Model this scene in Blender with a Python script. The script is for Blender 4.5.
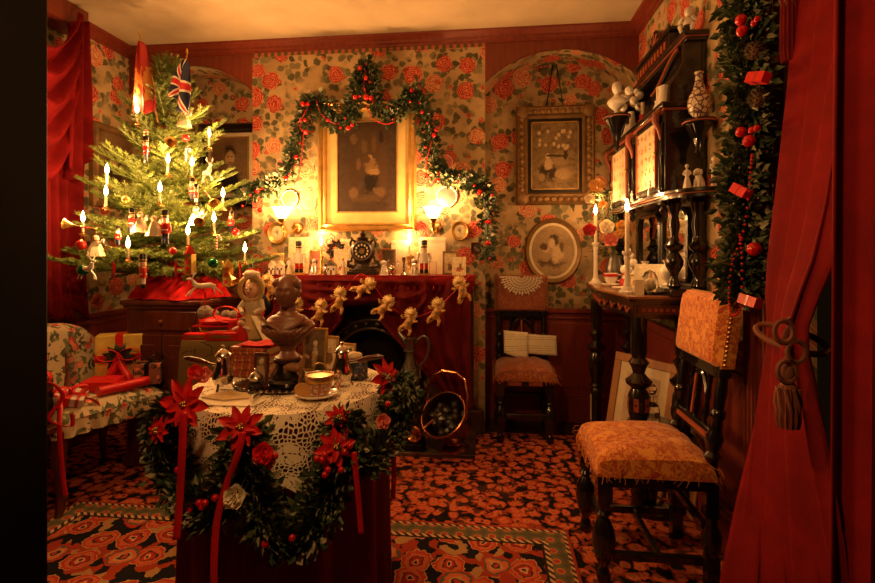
import bpy, bmesh, math, random
from math import sin, cos, pi, sqrt, atan2, radians
from mathutils import Vector, Matrix

for o in list(bpy.data.objects): bpy.data.objects.remove(o)
S = bpy.context.scene
C = S.collection
random.seed(7)

# ------------------------------------------------------------------ camera
F, PX, HY, CAMZ, TH = 480.0, 437.5, 252.0, 1.2, math.atan(51.5/480.0)
cd = bpy.data.cameras.new('camera'); cam = bpy.data.objects.new('camera', cd); C.objects.link(cam)
cam.location = (0, 0, CAMZ); cam.rotation_euler = (pi/2, 0, TH)
cd.sensor_width = 36; cd.lens = F/875*36; cd.shift_y = -(291.5-HY)/875; cd.clip_start = .02
S.camera = cam

# ------------------------------------------------------------------ world, exposure, lights
w = bpy.data.worlds.new('world'); S.world = w; w.use_nodes = True
w.node_tree.nodes['Background'].inputs[0].default_value = (.9, .42, .14, 1)
w.node_tree.nodes['Background'].inputs[1].default_value = .004
S.view_settings.view_transform = 'Standard'; S.view_settings.look = 'None'
S.view_settings.gamma = 1; S.view_settings.use_curve_mapping = False
S.view_settings.exposure = 0.3
LCOL = (1.0, .465, .145)
GAS_W, CANDLE_W, TREE_W, HANG_W = 31.0, 5.0, 4.8, 30.0
FLAME_E, SHADE_E = 40.0, 9.0
def lamp(loc, watt, rad=.012, col=LCOL, parent=None):
    l = bpy.data.lights.new('flame_light', 'POINT'); l.energy = watt; l.color = col; l.shadow_soft_size = rad
    o = bpy.data.objects.new('flame_light', l); C.objects.link(o); o.location = loc
    if parent: o.parent = parent
    return o

# ------------------------------------------------------------------ pixel rays (875 x 583 frame)
ct, st = cos(TH), sin(TH)
def P(px, py, x=None, y=None, z=None, Z=None):
    u = (px-PX)/F; v = (HY-py)/F
    d = Vector((u*ct-st, u*st+ct, v))
    if x is not None: t = x/d.x
    elif y is not None: t = y/d.y
    elif z is not None: t = (z-CAMZ)/d.z
    else: t = Z
    return Vector((0, 0, CAMZ)) + d*t
def XatY(px, y): return P(px, HY, y=y).x
def YatX(px, x): return P(px, HY, x=x).y
def ZatY(px, py, y): return P(px, py, y=y).z
def depth(p): return -p[0]*st + p[1]*ct

# ------------------------------------------------------------------ mesh builder
class MB:
    def __init__(s): s.v = []; s.f = []; s.uv = {}
    def add(s, vs, fs):
        n = len(s.v); s.v += [tuple(q) for q in vs]; s.f += [tuple(i+n for i in f) for f in fs]; return s
    def box(s, c, d, rz=0, M=None):
        x, y, z = d[0]/2, d[1]/2, d[2]/2
        vs = [Vector((a*x, b*y, e*z)) for e in (-1, 1) for a, b in ((-1,-1),(1,-1),(1,1),(-1,1))]
        if rz: R = Matrix.Rotation(rz, 3, 'Z'); vs = [R@q for q in vs]
        if M: vs = [M@q for q in vs]
        vs = [q+Vector(c) for q in vs]
        return s.add(vs, [(3,2,1,0),(4,5,6,7),(0,1,5,4),(1,2,6,5),(2,3,7,6),(3,0,4,7)])
    def bb(s, x0, x1, y0, y1, z0, z1): return s.box(((x0+x1)/2,(y0+y1)/2,(z0+z1)/2),(abs(x1-x0),abs(y1-y0),abs(z1-z0)))
    def lathe(s, prof, n=20, c=(0,0,0), sx=1, sy=1, M=None, rib=0, nr=0):
        vs = []; fs = []; m = len(prof)
        for r, z in prof:
            for k in range(n):
                a = 2*pi*k/n; rr = r*(1+rib*cos(nr*a))
                q = Vector((rr*cos(a)*sx, rr*sin(a)*sy, z))
                if M: q = M@q
                vs.append(q+Vector(c))
        for i in range(m-1):
            for k in range(n):
                a, b = i*n+k, i*n+(k+1) % n; fs.append((a, b, b+n, a+n))
        if prof[0][0] > 1e-5: fs.append(tuple(range(n))[::-1])
        if prof[-1][0] > 1e-5: fs.append(tuple(range((m-1)*n, m*n)))
        return s.add(vs, fs)
    def tube(s, pts, r, n=8, closed=False, flat=1.0):
        pts = [Vector(p) for p in pts]; m = len(pts)
        rs = r if isinstance(r, (list, tuple)) else [r]*m
        vs = []; fs = []; up = None
        for i, p in enumerate(pts):
            a = pts[i-1] if (i or closed) else pts[0]; b = pts[(i+1) % m] if (i < m-1 or closed) else pts[-1]
            t = (b-a)
            t = t.normalized() if t.length > 1e-9 else Vector((0,0,1))
            if up is None: up = Vector((0,0,1)) if abs(t.z) < .9 else Vector((0,1,0))
            e = t.cross(up)
            if e.length < 1e-4: e = t.cross(Vector((1,.3,0)))
            e.normalize(); g = e.cross(t).normalized(); up = g
            for k in range(n):
                q = 2*pi*k/n; vs.append(p+e*cos(q)*rs[i]+g*sin(q)*rs[i]*flat)
        for i in range(m if closed else m-1):
            for k in range(n):
                a, b = i*n+k, i*n+(k+1) % n; j = ((i+1) % m)*n
                fs.append((a, j+k, j+(k+1) % n, b))
        if not closed: fs.append(tuple(range(n))); fs.append(tuple(range((m-1)*n, m*n))[::-1])
        return s.add(vs, fs)
    def sph(s, c, r, nu=12, nv=8, fn=None, M=None):
        if not isinstance(r, (list, tuple)): r = (r, r, r)
        vs = []; fs = []
        for j in range(1, nv):
            t = pi*j/nv
            for k in range(nu):
                a = 2*pi*k/nu; q = Vector((sin(t)*cos(a), sin(t)*sin(a), cos(t)))
                g = fn(q) if fn else 1
                q = Vector((q.x*r[0]*g, q.y*r[1]*g, q.z*r[2]*g))
                if M: q = M@q
                vs.append(q+Vector(c))
        for zz in (1, -1):
            q = Vector((0, 0, zz)); g = fn(q) if fn else 1; q = Vector((0, 0, zz*r[2]*g))
            if M: q = M@q
            vs.append(q+Vector(c))
        for j in range(nv-2):
            for k in range(nu):
                a, b = j*nu+k, j*nu+(k+1) % nu; fs.append((a, a+nu, b+nu, b))
        T = (nv-1)*nu
        for k in range(nu):
            fs.append((T, k, (k+1) % nu)); l = (nv-2)*nu; fs.append((T+1, l+(k+1) % nu, l+k))
        return s.add(vs, fs)
    def prism(s, poly, d0, d1, ax='y'):
        def m(a, b, d): return {'y': (a, d, b), 'x': (d, a, b), 'z': (a, b, d)}[ax]
        n = len(poly); vs = [m(a, b, d0) for a, b in poly]+[m(a, b, d1) for a, b in poly]
        fs = [tuple(range(n)), tuple(range(n, 2*n))[::-1]]
        fs += [(i, i+n, (i+1) % n+n, (i+1) % n) for i in range(n)]
        return s.add(vs, fs)
    def grid(s, fn, nu, nv, uvfn=None, cu=False):
        n0 = len(s.v); vs = []; fs = []; W = nu if cu else nu+1
        for j in range(nv+1):
            for i in range(W):
                vs.append(fn(i/nu, j/nv))
        for j in range(nv):
            for i in range(nu):
                a, b = j*W+i, j*W+(i+1) % W; fs.append((a, b, b+W, a+W))
        s.add(vs, fs)
        if uvfn:
            for j in range(nv+1):
                for i in range(W): s.uv[n0+j*W+i] = uvfn(i/nu, j/nv)
        return s
    def leaf(s, p, d, nrm, L, W, bend=.15):
        d = Vector(d).normalized(); e = d.cross(Vector(nrm))
        if e.length < 1e-3: e = d.cross(Vector((.3, .5, .8)))
        e.normalize(); g = e.cross(d); p = Vector(p)
        return s.add([p, p+d*L*.5+e*W/2+g*W*.18, p+d*L*.5, p+d*L*.5-e*W/2+g*W*.18, p+d*L-g*bend*L],
                     [(0,2,1),(0,3,2),(1,2,4),(2,3,4)])
    def build(s, name, mat, parent=None, loc=None, rz=0, rot=None, smooth=True, bev=0, sub=0, solid=0, auto=None):
        me = bpy.data.meshes.new(name); me.from_pydata(s.v, [], s.f); me.update()
        if s.uv:
            ul = me.uv_layers.new(name='map')
            for lp in me.loops: ul.data[lp.index].uv = s.uv.get(lp.vertex_index, (0, 0))
        bm = bmesh.new(); bm.from_mesh(me); bmesh.ops.recalc_face_normals(bm, faces=bm.faces); bm.to_mesh(me); bm.free()
        me.materials.append(mat)
        if smooth:
            me.polygons.foreach_set('use_smooth', [True]*len(me.polygons))
            me.set_sharp_from_angle(angle=radians(auto or 38))
        o = bpy.data.objects.new(name, me); C.objects.link(o)
        if parent: o.parent = parent
        if loc is not None: o.location = loc
        if rot: o.rotation_euler = rot
        elif rz: o.rotation_euler = (0, 0, rz)
        if solid: m = o.modifiers.new('solid', 'SOLIDIFY'); m.thickness = solid; m.offset = 0
        if bev: m = o.modifiers.new('bevel', 'BEVEL'); m.width = bev; m.segments = 2; m.limit_method = 'ANGLE'
        if sub: m = o.modifiers.new('sub', 'SUBSURF'); m.levels = sub; m.render_levels = sub
        return o

def tag(o, label=None, cat=None, group=None, kind=None):
    if label: o['label'] = label
    if cat: o['category'] = cat
    if group: o['group'] = group
    if kind: o['kind'] = kind
    return o
def thing(name, label, cat, loc=(0,0,0), rz=0, group=None, rot=None, sc=None):
    o = bpy.data.objects.new(name, None); C.objects.link(o); o.location = loc; o.empty_display_size = .05
    o.rotation_euler = rot if rot else (0, 0, rz)
    if sc: o.scale = (sc, sc, sc) if not isinstance(sc, tuple) else sc
    return tag(o, label, cat, group)
def one(mb, name, mat, label, cat, loc=(0,0,0), rz=0, group=None, rot=None, **k):
    return tag(mb.build(name, mat, None, loc, rz, rot, **k), label, cat, group)
def struct(mb, name, mat, **k): return tag(mb.build(name, mat, **k), kind='structure')
def dup(root, loc, rz=0, label=None, group=None, rot=None, sc=None, skip=()):
    def cp(o, par):
        c = o.copy(); C.objects.link(c); c.parent = par
        for ch in kids.get(o, []): cp(ch, c)
        return c
    kids = {}
    def walk(o):
        for ch in o.children: kids.setdefault(o, []).append(ch); walk(ch)
    walk(root)
    r = cp(root, None); r.location = loc; r.rotation_euler = rot if rot else (0, 0, rz)
    if sc: r.scale = (sc, sc, sc) if not isinstance(sc, tuple) else sc
    if label: r['label'] = label
    if group: r['group'] = group
    return r

# ------------------------------------------------------------------ shader helpers
class NT:
    def __init__(s, name):
        s.m = bpy.data.materials.new(name); s.m.use_nodes = True; s.t = s.m.node_tree
        s.p = s.t.nodes['Principled BSDF']; s.out = s.t.nodes['Material Output']
    def n(s, typ, **k):
        nd = s.t.nodes.new(typ)
        for a, b in k.items():
            if a.startswith('i_'): s.set(nd.inputs[a[2:].replace('_', ' ')], b)
            else: setattr(nd, a, b)
        return nd
    def set(s, sock, val):
        if hasattr(val, 'is_output') or isinstance(val, bpy.types.NodeSocket): s.t.links.new(val, sock)
        else:
            if isinstance(val, (tuple, list)) and len(val) == 3 and sock.type == 'RGBA': val = (*val, 1)
            sock.default_value = val
    def mth(s, op, a, b=0.0, c=0.0, clamp=False):
        nd = s.t.nodes.new('ShaderNodeMath'); nd.operation = op; nd.use_clamp = clamp
        s.set(nd.inputs[0], a); s.set(nd.inputs[1], b); s.set(nd.inputs[2], c); return nd.outputs[0]
    def lt(s, a, b): return s.mth('LESS_THAN', a, b)
    def gt(s, a, b): return s.mth('GREATER_THAN', a, b)
    def mul(s, a, b): return s.mth('MULTIPLY', a, b)
    def mix(s, f, a, b):
        nd = s.t.nodes.new('ShaderNodeMix'); nd.data_type = 'RGBA'
        s.set(nd.inputs[0], f); s.set(nd.inputs[6], a); s.set(nd.inputs[7], b); return nd.outputs[2]
    def ramp(s, f, stops, interp='LINEAR'):
        nd = s.t.nodes.new('ShaderNodeValToRGB'); e = nd.color_ramp.elements; nd.color_ramp.interpolation = interp
        while len(e) < len(stops): e.new(.5)
        for i, (p, c) in enumerate(stops): e[i].position = p; e[i].color = (*c, 1) if len(c) == 3 else c
        s.set(nd.inputs[0], f); return nd.outputs[0]
    def pos(s, kind='pos'):
        if kind == 'pos': return s.t.nodes.new('ShaderNodeNewGeometry').outputs['Position']
        return s.t.nodes.new('ShaderNodeTexCoord').outputs[{'obj': 'Object', 'uv': 'UV', 'gen': 'Generated'}[kind]]
    def sep(s, v): nd = s.t.nodes.new('ShaderNodeSeparateXYZ'); s.set(nd.inputs[0], v); return nd.outputs
    def comb(s, x, y, z=0.0):
        nd = s.t.nodes.new('ShaderNodeCombineXYZ')
        for i, q in enumerate((x, y, z)): s.set(nd.inputs[i], q)
        return nd.outputs[0]
    def vadd(s, a, b):
        nd = s.t.nodes.new('ShaderNodeVectorMath'); nd.operation = 'ADD'; s.set(nd.inputs[0], a); s.set(nd.inputs[1], b); return nd.outputs[0]
    def vscale(s, a, k):
        nd = s.t.nodes.new('ShaderNodeVectorMath'); nd.operation = 'SCALE'; s.set(nd.inputs[0], a); s.set(nd.inputs[3], k); return nd.outputs[0]
    def noise(s, v, sc, det=3, rough=.55):
        nd = s.n('ShaderNodeTexNoise'); s.set(nd.inputs['Vector'], v); nd.inputs['Scale'].default_value = sc
        nd.inputs['Detail'].default_value = det; nd.inputs['Roughness'].default_value = rough; return nd
    def vor(s, v, sc, feat='F1', rnd=1.0, dim='3D'):
        nd = s.n('ShaderNodeTexVoronoi', feature=feat, voronoi_dimensions=dim); s.set(nd.inputs['Vector'], v)
        nd.inputs['Scale'].default_value = sc; nd.inputs['Randomness'].default_value = rnd; return nd
    def bump(s, h, st=.3, dist=.01):
        nd = s.n('ShaderNodeBump'); nd.inputs['Strength'].default_value = st; nd.inputs['Distance'].default_value = dist
        s.set(nd.inputs['Height'], h); s.set(s.p.inputs['Normal'], nd.outputs[0])
    def col(s, c): s.set(s.p.inputs['Base Color'], c)
    def pr(s, **k):
        for a, b in k.items(): s.p.inputs[a.replace('_', ' ')].default_value = b

def M(name, c, rough=.5, metal=0, vary=.25, sc=18, bump=0, bsc=60, sheen=0, spec=.5, coat=0, trans=0, emit=0):
    t = NT(name); q = t.pos('obj'); nz = t.noise(q, sc)
    lo = tuple(x*(1-vary) for x in c); hi = tuple(min(1, x*(1+vary*.6)) for x in c)
    t.col(t.ramp(nz.outputs[0], [(.3, lo), (.7, hi)]))
    t.pr(Roughness=rough, Metallic=metal)
    t.p.inputs['Specular IOR Level'].default_value = spec
    if bump: t.bump(t.noise(q, bsc, 2).outputs[0], bump, .004)
    if sheen: t.p.inputs['Sheen Weight'].default_value = sheen; t.p.inputs['Sheen Tint'].default_value = (*[min(1, x*2+.1) for x in c], 1)
    if coat: t.p.inputs['Coat Weight'].default_value = coat
    if trans: t.p.inputs['Transmission Weight'].default_value = trans
    if emit: t.p.inputs['Emission Color'].default_value = (*c, 1); t.p.inputs['Emission Strength'].default_value = emit
    return t.m

def wallpaper(name, ax):
    t = NT(name); x, y, z = t.sep(t.pos()); a = x if ax == 'x' else y
    p = t.comb(a, t.mth('ADD', z, y if ax == 'x' else x), 0.0)
    nz = t.noise(p, 9, 2); pd = t.vadd(p, t.vscale(nz.outputs['Color'], .045))
    n30 = t.noise(p, 34, 3); pf = t.vadd(pd, t.vscale(n30.outputs['Color'], .022))
    big = t.vor(pf, 5.3, rnd=.8, dim='2D'); D = big.outputs['Distance']; rc = t.sep(big.outputs['Color'])
    fine = t.vor(pf, 22, dim='2D'); fr = t.sep(fine.outputs['Color']); fd = fine.outputs['Distance']
    base = t.ramp(t.noise(p, 5, 3).outputs[0], [(.3, (.38, .26, .13)), (.7, (.54, .39, .21))])
    bgl = t.mul(t.mul(t.gt(fr[1], .55), t.ramp(fd, [(.30, (1,)*3), (.42, (0,)*3)])), t.ramp(t.noise(p, 6, 2).outputs[0], [(.46, (0,)*3), (.56, (.6,)*3)]))
    base = t.mix(bgl, base, (.30, .25, .14))
    ln = t.ramp(D, [(.52, (1,)*3), (.72, (0,)*3)])
    lm = t.mul(t.mul(ln, t.ramp(fd, [(.46, (.95,)*3), (.60, (0,)*3)])), t.gt(fr[0], .30))
    lcol = t.ramp(t.mth('ADD', t.mul(fr[1], .7), t.mul(n30.outputs[0], .3)), [(.15, (.05, .05, .025)), (.5, (.12, .115, .055)), (.9, (.27, .22, .11))])
    c = t.mix(lm, base, lcol)
    swirl = t.mth('MULTIPLY_ADD', t.mth('SINE', t.mth('ADD', t.mul(D, 70.0), t.mul(t.noise(p, 26, 2).outputs[0], 22.0))), .5, .5)
    tone = t.mth('ADD', t.mul(swirl, .62), t.mul(t.noise(p, 60, 2).outputs[0], .4))
    pet = t.ramp(tone, [(.05, (.22, .018, .012)), (.35, (.42, .045, .028)), (.65, (.58, .12, .065)), (.95, (.74, .32, .18))])
    pet2 = t.ramp(tone, [(.05, (.34, .07, .03)), (.4, (.56, .19, .09)), (.95, (.76, .46, .25))])
    pc = t.mix(t.gt(rc[1], .66), pet, pet2)
    rad = t.mth('MULTIPLY_ADD', rc[2], .10, .27)
    rm = t.mul(t.ramp(t.mth('SUBTRACT', rad, D), [(.0, (0,)*3), (.03, (1,)*3)]), t.gt(rc[0], .12))
    c = t.mix(rm, c, pc)
    bud = t.vor(pf, 10, rnd=1, dim='2D'); bc = t.sep(bud.outputs['Color'])
    c = t.mix(t.mul(t.ramp(bud.outputs['Distance'], [(.13, (.9,)*3), (.18, (0,)*3)]), t.gt(bc[0], .7)), c, pet)
    t.col(c); t.pr(Roughness=.75); t.p.inputs['Specular IOR Level'].default_value = .25
    return t.m

def carpet():
    t = NT('carpet_floral'); x, y, z = t.sep(t.pos()); p = t.comb(x, y, 0.0)
    pd = t.vadd(p, t.vscale(t.noise(p, 16, 2).outputs['Color'], .05))
    v = t.vor(pd, 19, rnd=.9, dim='2D'); D = v.outputs['Distance']; r = t.sep(v.outputs['Color'])
    fine = t.vor(pd, 48, dim='2D'); fr = t.sep(fine.outputs['Color'])
    bg = t.mix(t.gt(fr[0], .72), (.012, .011, .013), (.30, .055, .025))
    fl = t.ramp(D, [(.0, (.66, .34, .16)), (.10, (.24, .03, .015)), (.16, (.66, .20, .09)), (.30, (.60, .13, .055)), (.42, (.46, .07, .03))])
    c = t.mix(t.mul(t.lt(D, t.mth('MULTIPLY_ADD', r[0], .16, .40)), 1.0), bg, fl)
    c = t.mix(t.mul(t.gt(t.noise(pd, 24, 1).outputs[0], .60), .8), c, (.015, .013, .016))
    wear = t.ramp(t.noise(p, 1.6, 3).outputs[0], [(.55, (0,)*3), (.75, (.35,)*3)])
    c = t.mix(wear, c, (.5, .17, .08))
    t.col(c); t.pr(Roughness=.95); t.p.inputs['Specular IOR Level'].default_value = .1
    t.bump(t.noise(p, 400, 2).outputs[0], .4, .004)
    return t.m

def rug_mat(x0, x1, y0, y1):
    t = NT('rug_persian'); x, y, z = t.sep(t.pos()); p = t.comb(x, y, 0.0)
    pd = t.vadd(t.vadd(p, t.vscale(t.noise(p, 10, 2).outputs['Color'], .05)), t.vscale(t.noise(p, 34, 2).outputs['Color'], .035))
    v = t.vor(pd, 7.0, rnd=.6, dim='2D'); D = v.outputs['Distance']; r = t.sep(v.outputs['Color'])
    f2 = t.vor(pd, 24, dim='2D'); fr = t.sep(f2.outputs['Color'])
    bg = t.mix(t.gt(fr[0], .62), (.014, .013, .018), (.36, .05, .022))
    bg = t.mix(t.gt(fr[1], .80), bg, (.42, .24, .10))
    ros = t.ramp(D, [(.0, (.02, .02, .02)), (.05, (.62, .36, .18)), (.10, (.42, .03, .02)), (.19, (.04, .03, .03)), (.225, (.55, .13, .06)), (.33, (.48, .05, .03)), (.40, (.55, .30, .13)), (.43, (.02, .02, .02))], 'CONSTANT')
    ros2 = t.ramp(D, [(.0, (.5, .06, .03)), (.08, (.03, .03, .04)), (.13, (.55, .3, .14)), (.2, (.6, .15, .06)), (.3, (.10, .11, .09)), (.36, (.45, .04, .02))], 'CONSTANT')
    c = t.mix(t.lt(D, .44), bg, t.mix(t.gt(r[0], .6), ros, ros2))
    # border bands measured from the rug edge
    ex = t.mth('MINIMUM', t.mth('SUBTRACT', x, x0), t.mth('SUBTRACT', x1, x)); ey = t.mth('MINIMUM', t.mth('SUBTRACT', y, y0), t.mth('SUBTRACT', y1, y))
    e = t.mth('MINIMUM', ex, ey)
    chk = t.gt(t.mth('SINE', t.mul(t.mth('ADD', x, y), 190.0)), 0.0)
    b1 = t.mix(chk, (.05, .035, .03), (.62, .40, .2))
    sm = t.vor(p, 16, rnd=.3, dim='2D').outputs['Distance']
    b2 = t.ramp(sm, [(.0, (.45, .06, .04)), (.2, (.5, .25, .1)), (.28, (.16, .13, .07)), (.5, (.11, .10, .06))], 'CONSTANT')
    c = t.mix(t.lt(e, .125), c, (.03, .02, .02)); c = t.mix(t.lt(e, .115), c, b1)
    c = t.mix(t.lt(e, .095), c, b2); c = t.mix(t.lt(e, .028), c, b1); c = t.mix(t.lt(e, .014), c, (.34, .05, .03))
    t.col(c); t.pr(Roughness=.95); t.p.inputs['Specular IOR Level'].default_value = .1
    t.bump(t.noise(p, 350, 2).outputs[0], .4, .004)
    return t.m

def damask(name, c1, c2, sc=22):
    t = NT(name); q = t.pos('obj'); qd = t.vadd(q, t.vscale(t.noise(q, sc*1.2, 3).outputs['Color'], .05))
    v = t.vor(qd, sc, feat='SMOOTH_F1'); f = t.noise(qd, sc*1.6, 4, .65).outputs[0]
    k = t.mth('ADD', t.mul(v.outputs['Distance'], .5), f)
    t.col(t.ramp(k, [(.62, c1), (.70, c2), (.80, c1), (.9, c2)])); t.pr(Roughness=.8)
    t.p.inputs['Sheen Weight'].default_value = .3; t.p.inputs['Specular IOR Level'].default_value = .3
    t.bump(t.noise(q, 160, 3).outputs[0], .35, .004); return t.m

def chintz(name, base, red=(.5,.05,.04), grn=(.09,.10,.05), sc=9):
    t = NT(name); q = t.pos('obj'); qd = t.vadd(q, t.vscale(t.noise(q, 14, 2).outputs['Color'], .05))
    v = t.vor(qd, sc, rnd=.9); r = t.sep(v.outputs['Color']); D = v.outputs['Distance']
    f = t.vor(qd, sc*3.4); fr = t.sep(f.outputs['Color'])
    c = t.mix(t.mul(t.lt(D, .62), t.gt(fr[0], .50)), base, t.ramp(fr[1], [(.2, grn), (.9, tuple(g*2.6 for g in grn))]))
    c = t.mix(t.mul(t.lt(D, .30), t.gt(r[0], .30)), c, t.ramp(fr[2], [(.2, red), (.9, (.75, .3, .2))]))
    t.col(c); t.pr(Roughness=.8); return t.m

def wood(name, c, c2, rough=.35, sc=(40, 40, 3), coat=.2):
    t = NT(name); q = t.pos('obj'); mp = t.n('ShaderNodeMapping'); t.set(mp.inputs[0], q); mp.inputs['Scale'].default_value = sc
    nz = t.noise(mp.outputs[0], 1.0, 5, .65); t.col(t.ramp(nz.outputs[0], [(.3, c), (.7, c2)])); t.pr(Roughness=rough)
    t.p.inputs['Coat Weight'].default_value = coat; t.bump(nz.outputs[0], .12, .003); return t.m

def velvet(name, c, sheen=.8):
    t = NT(name); q = t.pos('obj'); nz = t.noise(q, 7, 4, .65)
    t.col(t.ramp(nz.outputs[0], [(.3, tuple(x*.65 for x in c)), (.7, tuple(min(1, x*1.15) for x in c))])); t.pr(Roughness=.85)
    t.p.inputs['Sheen Weight'].default_value = sheen; t.p.inputs['Sheen Roughness'].default_value = .4
    t.p.inputs['Sheen Tint'].default_value = (min(1, c[0]*1.8), c[1]*1.6, c[2]*1.6, 1)
    t.p.inputs['Specular IOR Level'].default_value = .2
    t.bump(t.noise(q, 320, 2).outputs[0], .25, .003); return t.m

def lace(name, den=.13, cell=62, dens2=.30):
    t = NT(name); uv = t.pos('uv'); uvd = t.vadd(uv, t.vscale(t.noise(uv, 12, 2).outputs['Color'], .03))
    e = t.vor(uvd, cell, feat='DISTANCE_TO_EDGE', dim='2D', rnd=.7).outputs[0]
    v = t.vor(uvd, 11.5, rnd=.55, dim='2D'); D = v.outputs['Distance']
    ang = t.vor(uvd, 30, feat='DISTANCE_TO_EDGE', dim='2D').outputs[0]
    flower = t.mul(t.lt(D, dens2), t.gt(ang, .05)); ring = t.lt(t.mth('ABSOLUTE', t.mth('SUBTRACT', D, dens2+.06)), .022)
    cord = t.lt(t.vor(uvd, 5.2, feat='DISTANCE_TO_EDGE', dim='2D').outputs[0], .05)
    a = t.mth('MAXIMUM', t.mth('MAXIMUM', t.lt(e, den), flower), t.mth('MAXIMUM', ring, cord))
    t.col((.80, .70, .52)); t.pr(Roughness=.9); t.set(t.p.inputs['Alpha'], a); t.m.use_backface_culling = False
    return t.m

def emis(name, c, s, transp=0):
    t = NT(name); e = t.n('ShaderNodeEmission'); t.set(e.inputs[0], c); e.inputs[1].default_value = s
    sh = e.outputs[0]
    if transp:
        b = t.n('ShaderNodeBsdfTransparent'); mx = t.n('ShaderNodeMixShader'); mx.inputs[0].default_value = transp
        t.t.links.new(sh, mx.inputs[1]); t.t.links.new(b.outputs[0], mx.inputs[2]); sh = mx.outputs[0]
    t.t.links.new(sh, t.out.inputs[0]); return t.m

def printed(name, bg, blobs, grain=30, bg2=None):
    """flat print: soft ellipses (cx, cz, rx, rz, colour) in the panel's own metres"""
    t = NT(name); x, y, z = t.sep(t.pos('obj')); q = t.pos('obj'); nz = t.noise(q, grain, 6, .68).outputs[0]
    c = t.ramp(nz, [(.3, bg), (.72, bg2 or tuple(min(1, b*1.8+.01) for b in bg))])
    for cx, cz, rx, rz, cc in blobs:
        dx = t.mul(t.mth('SUBTRACT', x, cx), 1/rx); dz = t.mul(t.mth('SUBTRACT', z, cz), 1/rz)
        d = t.mth('ADD', t.mth('ADD', t.mul(dx, dx), t.mul(dz, dz)), t.mul(t.mth('SUBTRACT', nz, .5), 3.4))
        c = t.mix(t.ramp(d, [(.35, (1,)*3), (1.25, (0,)*3)]), c, cc)
    fg = t.ramp(t.noise(q, 170, 3, .7).outputs[0], [(.3, (.62,)*3), (.7, (1.25,)*3)])
    nd = t.n('ShaderNodeMix', data_type='RGBA', blend_type='MULTIPLY'); nd.inputs[0].default_value = 1; t.set(nd.inputs[6], c); t.set(nd.inputs[7], fg)
    t.col(nd.outputs[2]); t.pr(Roughness=.6); t.p.inputs['Specular IOR Level'].default_value = .2; return t.m

def glassm(name, c=(1,1,1), rough=.03):
    t = NT(name); t.col(c); t.pr(Roughness=rough, IOR=1.45); t.p.inputs['Transmission Weight'].default_value = 1; return t.m

# palette
m_paper = wallpaper('wallpaper_roses', 'x'); m_papery = wallpaper('wallpaper_roses_side', 'y')
m_trim = wood('trim_oxblood', (.13, .018, .008), (.22, .035, .014), .45)
m_dado = wood('dado_oxblood', (.16, .018, .009), (.24, .032, .014), .5)
m_ceil = M('ceiling_plaster', (.47, .37, .24), .9, vary=.14, sc=3, bump=.5, bsc=25)
m_floor = wood('floor_boards', (.018, .009, .006), (.04, .02, .012), .5, (2, 40, 40))
m_black = wood('ebonised_wood', (.006, .005, .005), (.014, .010, .009), .22, coat=.5)
m_jamb = M('jamb_black', (.003, .0022, .002), .7, spec=.08)
m_red_line = M('incised_red', (.34, .075, .03), .5)
m_mahog = wood('mahogany', (.055, .012, .007), (.11, .026, .013), .3)
m_oak = wood('light_oak', (.34, .15, .05), (.5, .24, .09), .45)
m_gilt = M('gilt', (.56, .34, .10), .38, .7, bump=.3)
m_gilt_dull = M('gilt_dull', (.26, .15, .055), .5, .4, bump=.5, bsc=90)
m_brass = M('brass', (.62, .38, .13), .28, 1)
m_copper = M('copper', (.62, .25, .12), .24, 1)
m_silver = M('silver', (.72, .68, .62), .16, 1, vary=.1)
m_pewter = M('pewter', (.22, .20, .18), .35, .9)
m_iron = M('cast_iron', (.012, .011, .011), .5, .4, bump=.3)
m_velvet = velvet('velvet_crimson', (.20, .004, .006), .35)
m_velvet_dk = velvet('velvet_burgundy', (.13, .005, .007), .3)
m_cloth_red = velvet('cloth_scarlet', (.52, .010, .012), .4)
m_ribbon = M('ribbon_red', (.66, .010, .012), .4, vary=.15, sheen=.3)
m_redbead = M('berry_red', (.55, .008, .008), .2, vary=.1, coat=.5)
m_petal = M('poinsettia_red', (.68, .012, .014), .55, vary=.3, sc=40)
m_pink = M('rose_pink', (.70, .20, .16), .6)
m_white = M('porcelain', (.80, .74, .64), .22, vary=.06, coat=.4)
m_cream = M('cream_card', (.72, .62, .42), .7, vary=.1)
m_paperw = M('paper', (.76, .68, .50), .8, vary=.1)
m_wax = M('candle_wax', (.78, .68, .48), .5, vary=.05)
m_terra = M('terracotta', (.20, .075, .040), .48, vary=.25, bump=.1, sc=10, spec=.6)
m_green = M('leaf_dark', (.030, .056, .024), .5, vary=.5, sc=60)
m_green2 = M('leaf_mid', (.085, .12, .05), .55, vary=.5, sc=60)
m_green3 = M('leaf_frosted', (.30, .30, .18), .7, vary=.4, sc=50)
m_needle = M('fir_needles', (.17, .23, .045), .5, vary=.5, sc=25)
m_bark = M('fir_bark', (.14, .075, .035), .85, bump=.6)
m_skin = M('painted_face', (.70, .42, .28), .4, vary=.05)
m_navy = M('paint_navy', (.015, .02, .06), .35)
m_pblack = M('paint_black', (.008, .008, .008), .3)
m_pred = M('paint_red', (.55, .015, .012), .3)
m_pwhite = M('paint_white', (.76, .70, .60), .35, vary=.05)
m_gold = M('paint_gold', (.65, .40, .10), .3, .8)
m_bgreen = M('bauble_green', (.01, .16, .06), .12, .7)
m_glass = glassm('clear_glass')
m_mirror = M('mirror_glass', (.75, .72, .66), .05, 1, vary=.03)
m_orange = damask('damask_orange', (.80, .34, .06), (.44, .06, .018), 17)
m_chair2 = damask('damask_russet', (.36, .13, .055), (.22, .04, .022), 26)
m_tuft = M('thread_orange', (.66, .22, .045), .9)
m_flame = emis('flame', (1, .62, .22), FLAME_E)
m_shade = emis('lit_glass_shade', (1, .66, .28), SHADE_E, .40)

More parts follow.
